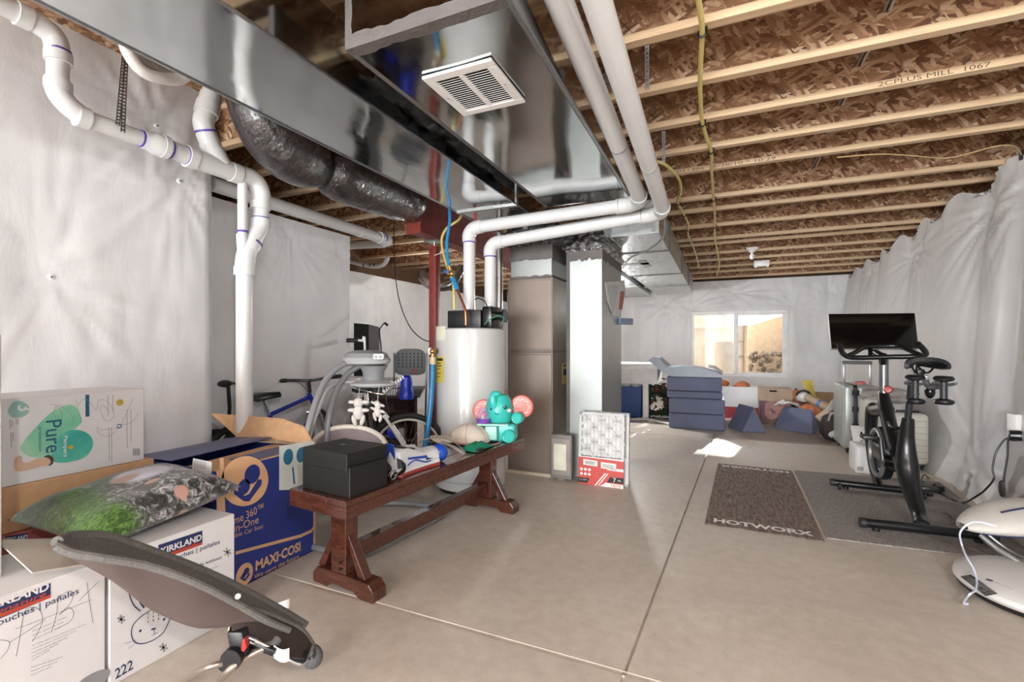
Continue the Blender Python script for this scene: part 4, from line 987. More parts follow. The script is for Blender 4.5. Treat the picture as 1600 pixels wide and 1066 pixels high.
def build_cartons():
    # right-hand diaper carton, its artwork laid out on the camera side
    X = -2.03
    o = carton('diaper_carton', 'white diaper carton with a bunny drawing, under the photo pillow', X-.36, X, .962, 1.445, 0, .475, CARTON)
    f = Face(X)
    m = MB(); f.poly(m, [(247, 852), (316, 829), (316, 851), (248, 876)]); m.build('printed_banner', NAVY, o, smooth=0)
    m = MB(); f.txt(m, 'KIRKLAND', (251, 867), (315, 844), .026, .03); m.build('banner_lettering', CARTON, o, smooth=0)
    m = MB(); f.poly(m, [(248, 870), (316, 847), (316, 851), (248, 876)], .001); f.txt(m, 'Signature', (253, 874), (306, 852), .018, .006, .0016, .25); m.build('banner_script', REDINK, o, smooth=0)
    m = MB(); f.txt(m, '| couches | pa\u00f1ales', (257, 884), (343, 852), .026, .004); f.txt(m, 'made without', (300, 890), (346, 873), .014, .004); f.txt(m, '222', (180, 1062), (208, 1045), .038, .01)
    m.build('printed_words', NAVY, o, smooth=0)
    m = MB()
    for k in range(3): f.line(m, [(306, 898+k*7), (340-k*5, 885+k*7.5)], .0025, sub=0)
    for (cx, cy) in ((355, 863), (189, 968), (255, 1012)):
        for a in range(6):
            an = a*math.pi/3+.3; f.line(m, [(cx, cy), (cx+6.5*math.cos(an), cy+7*math.sin(an))], .006, sub=0)
    m.build('grey_print', GREYINK, o, smooth=0)
    m = MB()   # line drawing of a rabbit's face
    f.line(m, [(250, 945), (225, 960), (209, 975), (205, 990), (210, 1003), (222, 1006), (240, 1000), (255, 988), (264, 970), (266, 962)], .0035)
    f.line(m, [(219, 955), (208, 945), (201, 925), (202, 915)], .0035); f.line(m, [(225, 950), (218, 940), (210, 925), (209, 912)], .006)
    for c in ((219, 986), (256, 968)): m.disc(f(*c), .005, f.o, YV, ZV, .0012, 12)
    f.line(m, [(236, 984), (243, 982)], .006, sub=0); f.line(m, [(240, 984), (241, 992), (236, 993)], .002, sub=0); f.line(m, [(241, 991), (247, 988)], .002, sub=0)
    for k in range(9): f.line(m, [(231+(k % 3)*8, 958+(k//3)*6-(k % 3)*2), (231.6+(k % 3)*8, 961+(k//3)*6-(k % 3)*2)], .0025, sub=0)
    for a, b in (((212, 1000), (194, 1006)), ((214, 1003), (200, 1014)), ((268, 965), (276, 962)), ((267, 969), (276, 970))): f.line(m, [a, b], .0012, sub=0)
    m.build('rabbit_drawing', NAVY, o, smooth=0)
    # left diaper carton, part open
    o = carton('diaper_carton', 'white diaper carton scribbled on with pen, its lid flap folded open', X-.40, X, .30, .952, 0, .468, CARTON)
    m = MB(); f.poly(m, [(-20, 953), (79, 911), (79, 934), (-20, 975)]); m.build('printed_banner', NAVY, o, smooth=0)
    m = MB(); f.txt(m, 'KIRKLAND', (-36, 960), (76, 922), .027, .03); m.build('banner_lettering', CARTON, o, smooth=0)
    m = MB(); f.poly(m, [(-20, 967), (79, 929), (79, 934), (-20, 973)], .001); f.txt(m, 'Signature', (-24, 970), (72, 933), .02, .006, .0016, .25); m.build('banner_script', REDINK, o, smooth=0)
    m = MB(); f.txt(m, 'couches | pa\u00f1ales', (-14, 986), (123, 930), .026, .004); m.build('printed_words', NAVY, o, smooth=0)
    m = MB()
    for k in range(3): f.txt(m, 'doux pour la peau de'[:18-2*k], (50, 988+k*7), (103-k*4, 966+k*7.5), .006)
    for k in range(5): f.txt(m, 'couches extra absorbantes pour garder'[:36-5*k], (49, 1011+k*5.5), (133-k*14, 977+k*10), .006)
    for k in range(3): f.txt(m, 'hypoallergenique'[:16-2*k], (48, 1045+k*6), (97-k*8, 1028+k*7.5), .006)
    m.disc(f(143, 1066), .055, f.o, YV, ZV, .0008, 24, .03); m.build('small_print', GREYINK, o, smooth=0)
    m = MB(); w = .0013
    f.line(m, [(25, 1026), (30, 1000), (37, 960), (45, 950), (60, 952), (66, 965), (63, 980), (50, 1003)], w); f.line(m, [(15, 1004), (45, 985), (71, 968)], w); f.line(m, [(80, 988), (88, 960), (92, 935), (108, 924), (114, 930), (108, 945), (92, 961), (107, 950), (115, 958), (108, 972), (85, 984)], w)
    f.line(m, [(136, 910), (138, 930), (142, 955), (145, 974)], w); f.line(m, [(123, 939), (137, 925), (155, 908)], w); f.line(m, [(24, 983), (60, 970), (143, 937)], .001); f.line(m, [(0, 1030), (12, 1015), (14, 1003), (0, 1000)], w)
    m.build('pen_scribble', NAVY, o, smooth=0)
    # open lid flap of the left carton, resting up
    m = MB(); a, b, c, d = at(-6, 846, x=-2.30), at(88, 843, x=-2.28), at(158, 879, x=-2.0), at(50, 897, x=-1.99)
    m.prism([a, b, c, d], (.002, 0, .005)); m.build('lid_flap', mat('raw_pale_card', 'cfc9c0', .7), o, smooth=0)
    m = MB(); m.stroke([(0, 0), (.06, .01), (.12, .0)], at(70, 855, x=-2.16)+V((0, 0, .006)), YV, XV, .012, .002); m.build('torn_patch', KRAFT, o, smooth=0)
    # red carton low at the back, kraft carton on it, diaper carton on top
    o = carton('diaper_carton', 'dusty red diaper carton at the bottom of the stack by the plastic wall', -3.12, -2.66, .52, 1.47, 0, .462, mat('dusty_red_card', '8f4a44', .6))
    g = Face(-2.66); m = MB(); g.poly(m, [(8, 838), (43, 833), (43, 847), (8, 853)]); m.build('printed_banner', NAVY, o, smooth=0)
    m = MB(); g.txt(m, 'KIRKLAND', (4, 850), (42, 844), .022, .012); m.build('banner_lettering', CARTON, o, smooth=0)
    m = MB(); g.poly(m, [(11, 849), (43, 844), (43, 847), (11, 853)], .001); m.build('banner_script', REDINK, o, smooth=0)
    carton('cardboard_box', 'plain brown cardboard box under the teal-splashed diaper carton', -3.10, -2.70, .905, 1.478, .463, .655, KRAFT)
    o = carton('diaper_carton', 'white diaper carton with a teal watercolour splash, topmost of the stack', -3.06, -2.71, .90, 1.437, .656, 1.022, CARTON)
    g = Face(-2.71); T = at
    wc = NT('watercolour_wash'); v = wc.coords(); n1 = wc.noise(v, 7, 3)
    wc.set(base=wc.ramp(n1, [(.3, lin('6fbf9f')), (.5, lin('86c9a8')), (.7, lin('b5d9c0'))]), rough=.6)
    wd = NT('watercolour_teal'); n1 = wd.noise(wd.coords(), 9, 3); wd.set(base=wd.ramp(n1, [(.3, lin('2f9f95')), (.55, lin('4fb5a2')), (.7, lin('79c8b2'))]), rough=.6)
    m = MB(); g.poly(m, spl2([(32, 702), (36, 692), (52, 672), (78, 646), (100, 634), (115, 634), (124, 645), (127, 660), (112, 675), (100, 690), (90, 705), (70, 716), (45, 713)]), .0008); m.build('splash', wc.m, o, smooth=0)
    m = MB(); g.poly(m, spl2([(92, 682), (104, 674), (122, 672), (138, 678), (145, 690), (142, 704), (130, 716), (110, 722), (90, 723), (76, 718), (84, 704)]), .0012); m.build('splash', wd.m, o, smooth=0)
    m = MB(); g.poly(m, spl2([(12, 642), (20, 629), (32, 627), (44, 634), (44, 645), (34, 652), (18, 652)]), .0008); m.build('size_badge', mat('dusty_teal', '93b9b4', .6), o, smooth=0)
    def vt(m, t, p0, p1, h, bold=0, lift=.002, shear=0):   # words that run down the carton (it lies on its side)
        a, b = g(*p0), g(*p1); m.text(t, (g.X0, a[0], a[1]), (0, 0, -1), (0, 1, 0), w=a[1]-b[1], h=h, bold=bold, lift=lift, shear=shear)
    m = MB(); vt(m, 'Pure', (71, 658), (76, 708), .055, .006); vt(m, 'protection', (58, 668), (61, 706), .016); vt(m, '0', (182, 663), (183, 670), .022); vt(m, 'COMPARE', (134, 618), (136, 650), .012, .01)
    g.poly(m, [(133.2, 617), (139.4, 617), (139.6, 651), (133.4, 651.4)], .001); m.build('teal_lettering', mat('deep_teal_ink', '21607c', .6), o, smooth=0)
    m = MB(); vt(m, 'Pampers', (97, 682), (101, 714), .020, .01, .0024); vt(m, '3', (27, 634), (29, 643), .05, .012); m.build('white_lettering', CARTON, o, smooth=0)
    m = MB(); m.disc(g(110, 699), .010, g.o, YV, ZV, .0022, 12); m.disc(g(187, 629), .016, g.o, YV, ZV, .0012, 14); m.build('gold_mark', mat('gold_ink', 'c6a63f', .6), o, smooth=0)
    m = MB(); w = .0016
    g.line(m, [(79, 633), (84, 632), (94, 640), (96, 652), (86, 652), (84, 642), (92, 633), (108, 645), (115, 655), (112, 665)], w); g.line(m, [(118, 624), (123, 645), (127, 661)], w); g.line(m, [(122, 634), (130, 624), (140, 628), (150, 640), (155, 625), (170, 630), (178, 650), (165, 658), (157, 640), (160, 633), (172, 645)], w)
    g.line(m, [(188, 667), (200, 640), (208, 622)], w); g.line(m, [(187, 668), (160, 672), (152, 668), (155, 678), (172, 681), (188, 666), (205, 660), (217, 645)], w); m.build('pen_scribble', GREYINK, o, smooth=0)
    m = MB()
    for px, y0, y1 in ((15, 655, 670), (18, 656, 667), (25, 654, 664), (28, 654, 663), (17, 676, 700), (20, 676, 690), (168, 617, 650), (176, 617, 645), (170, 668, 720), (174, 668, 722), (204, 640, 690), (198, 640, 700)): g.line(m, [(px, y0), (px+.6, y1)], .0022, sub=0)
    for k in range(7): g.line(m, [(208+k*1.6, 701), (208.3+k*1.6, 712)], .0022 if k % 2 else .004, sub=0)
    m.build('small_print', GREYINK, o, smooth=0)
    m = MB(); g.poly(m, spl2([(22, 720), (27, 713), (33, 713), (36, 722), (45, 722), (60, 716), (70, 718), (66, 728), (50, 733), (30, 737), (23, 733)]), .0016); m.disc(g(72, 722), .022, g.o, YV, ZV, .0018, 18, .018); m.build('baby_picture', mat('printed_skin', 'cfae97', .6), o, smooth=0)
    m = MB(); g.poly(m, spl2([(68, 714), (76, 711), (83, 716), (82, 725), (75, 728), (79, 722), (75, 716)]), .0022); m.build('baby_hair', mat('printed_hair', '4a3a36', .6), o, smooth=0)
    # slivers of a white stack at the very edge of the view
    carton('storage_box', 'plain white box at the edge of the view, standing on the scribbled diaper carton', -2.55, -2.2, .25, .742, .47, 1.055, CARTON)
    carton('storage_box', 'pale box at the edge of the view, topmost of its stack', -2.55, -2.2, .25, .741, 1.057, 1.285, mat('pale_print_box', 'd9d2cf', .6, var=.1, scale=30))
def spl2(pts): return [(p.x, p.y) for p in spline([V((a, b, 0)) for a, b in pts], 5, True)]
build_cartons()
def build_car_seat_box():
    blue = mat('royal_blue_print', '2a3a86', .45, var=.05, scale=3); kr = mat('printed_kraft', 'e0b48a', .6)
    x0, x1, y0, y1, h = -2.965, -2.252, 1.512, 2.118, .625
    o = thing('car_seat_box', 'big royal blue car seat carton with flaps open behind the diaper cartons', 'box', ((x0+x1)/2, (y0+y1)/2, 0))
    m = MB()
    for a in ((x0, x1, y0, y0+.006, 0, h), (x0, x1, y1-.006, y1, 0, h), (x0, x0+.006, y0, y1, 0, h), (x1-.006, x1, y0, y1, 0, h), (x0, x1, y0, y1, 0, .006)): m.box(*a)
    m.build('carton', blue, o, smooth=0)
    f = Face(x1)
    m = MB()
    f.poly(m, spl2([(f_[0], f_[1]) for f_ in [(384+37*math.cos(a)-2, 752+39*math.sin(a)-3*math.cos(a)) for a in [2*math.pi*k/24 for k in range(24)]]]), .0008)
    f.poly(m, [(368, 862), (470, 835), (486, 828), (492, 818), (492, 822), (487, 832), (470, 840), (368, 867)], .0008)
    f.poly(m, [(343, 716), (345, 800), (352, 800), (349, 716)], .0008)
    f.txt(m, 'me 360\u2122', (366, 820), (412, 798), .042, .0); f.txt(m, '4-in-One', (352, 838), (404, 817), .04, .0); f.txt(m, 'Convertible Car Seat', (333, 852), (411, 825), .022)
    f.txt(m, 'MAXI\u00b7COSI', (399, 893), (469, 861), .055, .035); f.txt(m, 'We carry the future', (397, 908), (467, 874), .032, .003)
    m.disc(f(382, 898), .048, f.o, YV, ZV, .0008, 24, .058)
    m.box(x1-.004, x1+.0006, y0-.001, y0+.02, 0, h); m.box(x1-.004, x1+.0008, y1-.012, y1+.0006, .0, h)
    m.build('kraft_print', kr, o, smooth=0)
    def roundel(cx, cy, s, lift):   # parent-and-child roundel
        m = MB()
        m.disc(f(cx+8*s, cy-15*s), .045*s, f.o, YV, ZV, lift, 20, .05*s); m.disc(f(cx-5*s, cy+5*s), .034*s, f.o, YV, ZV, lift, 20, .04*s)
        f.poly(m, [(cx-20*s, cy+9*s), (cx-13*s, cy+13*s), (cx-4*s, cy+19*s), (cx+3*s, cy+16*s), (cx+17*s, cy-7*s), (cx+23*s, cy-6*s), (cx+22*s, cy+2*s), (cx+3*s, cy+28*s), (cx-6*s, cy+27*s), (cx-21*s, cy+16*s)], lift)
        m.build('roundel_figure', blue, o, smooth=0)
    roundel(386, 756, 1, .0018); roundel(382, 898, .36, .0018)
    m = MB(); f.poly(m, [(436, 697), (491, 689), (491, 764), (436, 766)], .001); m.build('side_panel_print', mat('pale_cyan_card', 'd5dcd8', .5), o, smooth=0)
    m = MB(); m.disc(f(450, 714), .033, f.o, YV, ZV, .0022, 22, .045); m.disc(f(470, 711), .033, f.o, YV, ZV, .0022, 22, .045); f.poly(m, [(456, 732), (458, 728), (461, 757), (458, 756)], .002); m.build('teal_badges', mat('teal_print', '2b6e8f', .5), o, smooth=0)
    # near side with its barcode label
    o2 = V((0, y0, 0)); G = lambda px, py: (at(px, py, y=y0).x, at(px, py, y=y0).z)
    m = MB(); m.flat([G(302, 716), G(331, 722), G(331, 740), G(300, 735)], o2, XV, ZV, .001); m.build('barcode_label', CARTON, o, smooth=0)
    m = MB()
    for k in range(9):
        a, b = G(304.5+k*2.1, 719.5+k*.3), G(304.2+k*2.1, 731+k*.3); w = .0022 if k % 2 else .004
        m.flat([(a[0], b[1]), (a[0]+w, b[1]), (a[0]+w, a[1]), (a[0], a[1])], o2, XV, ZV, .0018)
    m.text('360\u00b0', V((G(248, 744)[0], y0, G(248, 744)[1])), XV, ZV, w=.10, h=.03, lift=.0015)
    m.build('barcode_print', GREYINK, o, smooth=0)
    # lid flaps
    m = MB(); m.prism([(x0, y0, h), (x0+.34, y0+.01, h+.012), (x0+.36, y1-.02, h+.03), (x0, y1, h)], (0, 0, .005)); m.build('lid_flap', mat('faded_blue_print', '5a5f86', .5), o, smooth=0)
    m = MB(); m.prism([(x1, y0, h), (x1, y1, h), (x1-.33, y1-.02, h-.01), (x1-.34, y0+.01, h-.03)], (0, 0, .005)); m.build('lid_flap', KRAFT, o, smooth=0)
    m = MB(); m.prism([(x1-.02, y0+.16, h+.004), (x1-.02, y1-.06, h+.004), (x1-.20, y1-.06, h+.0), (x1-.2, y0+.2, h-.004)], (0, 0, .004)); m.build('printed_flap', mat('faded_blue_print', '5a5f86', .5), o, smooth=0)
    m = MB(); hg = [V((x0+.02, y1, h)), V((x1, y1, h))]
    tp = [at(474, 667, y=y1+.03), at(440, 655, y=y1+.06), at(380, 651, y=y1+.07), at(330, 647, y=y1+.05)]
    m.prism(hg+tp, (0, .006, .003)); m.build('lid_flap', KRAFT, o, smooth=0)
    m = MB(); m.prism([at(372, 689, z=h+.02), at(404, 683, z=h+.02), at(463, 682, z=h+.015), at(490, 689, z=h+.01), at(450, 694, z=h+.01), at(420, 692, z=h+.01)], (0, 0, .004)); m.build('packing_insert', mat('pulp_insert', 'b9a68c', .8, var=.2, scale=60), o, smooth=0)
build_car_seat_box()
# ================================================================ printed pillow
def build_pillow():
    C = V((-2.345, 1.205, .56)); u = V((-.02, 1, .10)).normalized(); v = V((-1, -.05, .06)).normalized(); n = v.cross(u)*-1
    n = u.cross(-v).normalized(); n = n if n.z > 0 else -n
    hu, hv, th = .30, .27, .10
    t = NT('photo_print_fabric'); co = t.n('TexCoord'); sx = t.n('SeparateXYZ'); t.l(co.outputs['Object'], sx.inputs[0])
    vv = t.coords((1,1,1))
    g1 = t.ramp(t.noise(t.coords((40, 14, 14)), 3, 5, .7, 1.0), [(.3, lin('14260f')), (.48, lin('36561f')), (.62, lin('6a8d40')), (.75, lin('9fb56a'))])
    g2 = t.ramp(t.noise(vv, 26, 6, .7, 1.5), [(.38, lin('161616')), (.48, lin('3f403c')), (.57, lin('8b8a8e')), (.70, lin('dedde2'))])
    g3 = t.ramp(t.noise(vv, 34, 5, .7, .8), [(.3, lin('16261a')), (.55, lin('3a5236')), (.75, lin('768a60'))])
    def lin_mask(out, a, b):
        q = t.n('MapRange'); q.inputs['From Min'].default_value = a; q.inputs['From Max'].default_value = b; t.l(out, q.inputs['Value']); return q.outputs[0]
    wob = t.n('Math', operation='MULTIPLY_ADD'); t.l(t.noise(vv, 9, 3), wob.inputs[0]); wob.inputs[1].default_value = .28; t.l(sx.outputs['Y'], wob.inputs[2])
    wob2 = t.n('Math', operation='MULTIPLY_ADD'); t.l(t.noise(vv, 7, 3), wob2.inputs[0]); wob2.inputs[1].default_value = .3; t.l(sx.outputs['X'], wob2.inputs[2])
    c = t.mix(lin_mask(wob.outputs[0], .0, .06), g1, g2)
    c = t.mix(lin_mask(wob2.outputs[0], .07, .02), c, g3)
    def blob(c0, px, py, rx, ry, col, hard=.9):
        q = at(px, py, z=.63)-C
        mp = t.n('Mapping', vector_type='TEXTURE'); mp.inputs['Location'].default_value = (q.x, q.y, 0); mp.inputs['Scale'].default_value = (rx, ry, 5); t.l(co.outputs['Object'], mp.inputs['Vector'])
        l = t.n('VectorMath', operation='LENGTH'); t.l(mp.outputs[0], l.inputs[0])
        k = t.ramp(l.outputs['Value'], [(hard, (1,1,1,1)), (1, (0,0,0,1))]); return t.mix(k, c0, lin(col))
    c = blob(c, 225, 752, .10, .13, 'c9c9da', .7); c = blob(c, 196, 760, .035, .06, 'b99d93', .7)
    c = blob(c, 228, 766, .045, .045, '3a2f2e'); c = blob(c, 238, 761, .02, .03, 'b08678'); c = blob(c, 287, 768, .035, .04, '2f2a28'); c = blob(c, 283, 763, .022, .028, 'b98f82')
    t.set(base=c, rough=.45, sheen=.2)
    t.bump(t.noise(vv, 5, 3), .2, .03)
    m = MB()
    for sg in (1, -1):
        def fn(a, b):
            a = a*2-1; b = b*2-1
            pa = a*(1-.07*(1-b*b)*abs(a)); pb = b*(1-.07*(1-a*a)*abs(b))
            h = th*sg*max(0, (1-a**4)*(1-b**4))**.55*(1+.12*noise.noise(V((a*2, b*2, 3)))) 
            if sg < 0: h *= .55
            return C + u*(pa*hu) + v*(pb*hv) + n*h
        m.grid(fn, 36, 36)
    o = m.build('photo_pillow', t.m, smooth=50)
    # keep the print in the pillow's own coordinates
    me = o.data
    for q in me.vertices: q.co = q.co - C
    o.location = C
    tag(o, 'cushion printed with a photo of two people in foliage, lying on the diaper cartons', 'pillow')
build_pillow()
# ================================================================ baby bouncer in the foreground
def build_bouncer():
    A = lambda px, py, t: at(px, py, t=t)
    N = spline([A(89, 853, 1.34), A(112, 864, 1.35), A(160, 872, 1.38), (A(230, 884, 1.45)), A(300, 908, 1.52), A(360, 938, 1.60), A(420, 972, 1.68), A(452, 986, 1.72)], 8)
    Fr = spline([A(89, 847, 1.36), A(118, 838, 1.44), A(170, 840, 1.53), A(230, 860, 1.60), A(310, 890, 1.68), A(375, 920, 1.74), A(440, 955, 1.80), A(478, 978, 1.83)], 8)
    K = spline([A(91, 858, 1.35), A(128, 884, 1.37), A(190, 930, 1.42), A(240, 985, 1.47), A(300, 1012, 1.52), A(350, 1000, 1.57), A(400, 975, 1.66), A(450, 985, 1.73)], 8)
    n = len(N)-1
    o = thing('baby_bouncer', 'dark grey fabric baby bouncer lying in front of the diaper cartons', 'baby bouncer', (-1.5, 1.1, 0))
    outer = mat('brown_grey_fabric', '574a47', .85, var=.06, scale=6, bump=.2, bscale=220); felt = mat('charcoal_felt', '686664', .95, var=.12, scale=120, bump=.2, bscale=260)
    def pick(L, u): s = u*n; i = min(int(s), n-1); return L[i].lerp(L[i+1], s-i)
    def skin(u, v):
        a, k, b = pick(N, u), pick(K, u), pick(Fr, u)
        k = k*1.42-(a+b)*.21; p = a*(1-v)**2 + k*2*v*(1-v) + b*v*v
        return p + (b-a).cross(V((0,0,1)))*.0 + V((0, 0, .006*noise.noise(V((u*9, v*5, 2)))))
    m = MB(); m.sheet(skin, 56, 20, .006); m.build('seat_fabric', outer, o, smooth=70)
    m = MB(); m.tube(N[:1]+N, .013, 10); m.tube(Fr, .016, 10); m.build('padded_rim', felt, o)
    # inner face seen over the near rim
    m = MB(); m.sheet(lambda u, v: (lambda a, b, k: a*(1-v)**2+(a.lerp(b, .5)*.72+k*.28)*2*v*(1-v)+b*v*v)(pick(N, u), pick(Fr, u), pick(K, u)) + V((0, 0, .004)), 56, 8, .004); m.build('seat_lining', felt, o, smooth=70)
    m = MB(); c = A(372, 932, 1.59); m.lathe([(0, .003), (.008, .003), (.010, 0), (.010, -.003)], c, 18, axis=EYE-c); m.build('snap_button', mat('pale_grey_plastic', 'b5b4b2', .4), o)
    # folded leg panel at the low end
    T = [A(368, 950, 1.63), A(405, 955, 1.68), A(440, 968, 1.73), A(472, 985, 1.77), A(489, 1008, 1.78)]; B = [A(366, 992, 1.60), A(400, 1008, 1.62), A(430, 1018, 1.64), A(458, 1028, 1.66), A(486, 1030, 1.70)]
    T2, B2 = spline(T, 6), spline(B, 6); q = len(T2)-1
    def pan(u, v):
        s = u*q; i = min(int(s), q-1); a = T2[i].lerp(T2[i+1], s-i); b = B2[i].lerp(B2[i+1], s-i)
        return a.lerp(b, v) + RT*.0 - FW*(.02*math.sin(math.pi*v))
    m = MB(); m.sheet(pan, 30, 8, .006); m.build('leg_panel', mat('dark_brown_fabric', '3b3230', .9, bump=.2, bscale=200), o, smooth=70)
    m = MB(); m.tube(T2, .009, 8); m.tube([T2[-1], A(492, 1022, 1.75), B2[-1]], .007, 8, sub=4); m.build('panel_piping', felt, o)
    # chrome frame
    m = MB(); m.tube([A(364, 962, 1.62), A(358, 985, 1.60), A(360, 994, 1.59), A(378, 1000, 1.6), A(420, 1013, 1.64), A(460, 1036, 1.66), A(476, 1036, 1.68), A(488, 1010, 1.74)], .006, 10, sub=6); m.tube([A(379, 993, 1.6), A(400, 1001, 1.61), A(436, 1019, 1.64)], .006, 8); m.build('chrome_frame', CHROME, o)
    # plastic joint with the red catch
    m = MB()
    m.rbox(-.028, .028, -.02, .02, -.03, .055, .008, T=frame(A(376, 1008, 1.60), RT, FW, V((-.25, -.05, 1)).normalized()))
    m.build('folding_joint', BLACKP, o)
    m = MB(); c = A(366, 1026, 1.58); m.cyl(c-FW*.022, c+FW*.022, .035); c2 = A(356, 1034, 1.58); m.cyl(c2-FW*.02, c2+FW*.02, .022)
    m.rbox(-.05, .05, -.015, .015, -.012, .012, .005, T=frame(A(410, 1010, 1.63), (RT*.93+V((0,0,-.35))).normalized(), FW, (RT*.35+V((0,0,.93))).normalized()))
    m.build('folding_joint', BLACKP, o); m = MB()
    m.rbox(-.032, .032, -.02, .02, -.014, .014, .006, T=frame(A(466, 1024, 1.70), (RT*.9+V((0,0,-.3))).normalized(), FW, V((.3, 0, .95))))
    m.build('folding_joint', BLACKP, o)
    m = MB(); m.prism([A(378, 1001, 1.56), A(382, 999, 1.56), A(385, 1013, 1.56), A(380, 1020, 1.56), A(376, 1017, 1.56)], FW*.02); m.build('red_catch', mat('red_plastic', 'b8322c', .35), o, smooth=0, bevel=.003)
    m = MB(); m.tube([A(412, 1013, 1.63), A(426, 1008, 1.65), A(432, 1000, 1.67)], .018, 12, sub=3); m.build('grey_sleeve', mat('grey_sleeve', '77777a', .4), o)
    # floor legs
    m = MB(); g1 = V((*at(258, 1082, z=.012).xy, .012)); g2 = V((*at(180, 1150, z=.012).xy, .012))
    m.tube([A(356, 1036, 1.58), A(320, 1045, 1.55), g1, g2], .010, 12, sub=5); m.build('floor_leg', mat('champagne_steel', 'b7aba0', .3, .8), o)
    m = MB(); g1 = V((*at(330, 1085, z=.012).xy, .012)); g2 = V((*at(280, 1150, z=.012).xy, .012))
    m.tube([A(416, 1012, 1.63), A(390, 1025, 1.60), A(355, 1050, 1.56), g1, g2], .012, 12, sub=5); m.build('floor_leg', mat('champagne_steel', 'b7aba0', .3, .8), o)
    m = MB(); e = A(488, 1026, 1.80); m.ell(e, (.04, .03, .045), 16, 10, T=rotz(YAW)); m.build('rubber_foot', mat('grey_rubber', '545456', .6), o)
    m = MB(); m.sheet(lambda u, v: A(428+24*u, 1008+20*v+5*math.sin(3*u)+4*u, 1.63), 8, 8, .001); m.build('care_label', WHITEP, o)
    m = MB(); m.prism([A(431, 944, 1.86), A(452, 936, 1.86), A(452, 950, 1.84), A(444, 952, 1.84)], FW*.002); m.build('paper_tag', WHITEP, o, smooth=0)
build_bouncer()
# ================================================================ trestle bench
BD = V((.103, .9947, 0)); BW = V((-.9947, .103, 0)); BB = V((-1.582, 1.668, 0)); BT = .52
BM = frame(BB, BD, BW, V((0, 0, 1)))       # bench frame: along, across (towards the wall), up
DARKW = wood_mat('dark_stained_wood', '381c15', '5c3326', (3, 26, 26), .22, False, .5)
def bt(a, w, z=BT): return BM @ V((a, w, z))
def ba(px, py, z=BT):
    p = at(px, py, z=z)-BB; return (p.dot(BD), p.dot(BW))
def build_bench():
    L, W = 1.74, .415
    o = thing('bench', 'long dark-stained wooden trestle bench in front of the water heater', 'bench', bt(L/2, W/2, 0))
    for k in range(3):
        m = MB(BM); m.rbox(0, L, W*k/3+.0008, W*(k+1)/3-.0008, BT-.03, BT, .003, 1); m.build('seat_plank', DARKW, o, smooth=30)
    m = MB(BM); t = .025
    m.box(.001, L-.001, .001, t, BT-.085, BT-.03); m.box(.001, L-.001, W-t, W-.001, BT-.085, BT-.03); m.box(.001, t, t, W-t, BT-.085, BT-.03); m.box(L-t, L-.001, t, W-t, BT-.085, BT-.03)
    m.build('apron', DARKW, o, smooth=0, bevel=.002)
    for a in (.17, 1.53):
        fo = MB(BM); h = .085; pr = [(.0, 0), (.10, 0), (.13, .025), (W-.13, .025), (W-.10, 0), (W, 0), (W, h*.6), (W-.03, h), (.03, h), (0, h*.6)]
        fo.prism([(a-.045, (w-W/2)*1.06+W/2-.03, z) for w, z in pr], (.09, 0, 0)); fo.build('foot', DARKW, o, smooth=0, bevel=.004)
        m = MB(BM); m.box(a-.04, a+.04, W/2-.055, W/2+.055, h, BT-.03); m.build('post', DARKW, o, smooth=0, bevel=.004)
        for s in (-1, 1):
            m = MB(BM); c = W/2; m.prism([(a-.025, c+s*.055, h+.20), (a-.025, c+s*.055, h+.145), (a-.025, c+s*.125, h), (a-.025, c+s*.175, h)], (.05, 0, 0)); m.build('brace', DARKW, o, smooth=0, bevel=.003)
    m = MB(BM); m.box(.21, 1.49, W/2-.03, W/2+.03, .125, .205); m.build('stretcher', DARKW, o, smooth=0, bevel=.003)
    m = MB(BM)
    for z in (.115, .145): m.cyl((.164-.045, W/2-.02, z), (.164-.038, W/2-.02, z), .007, n=12)
    m.build('bolt_hole', mat('dark_void', '1a1410', .9), o)
build_bench()
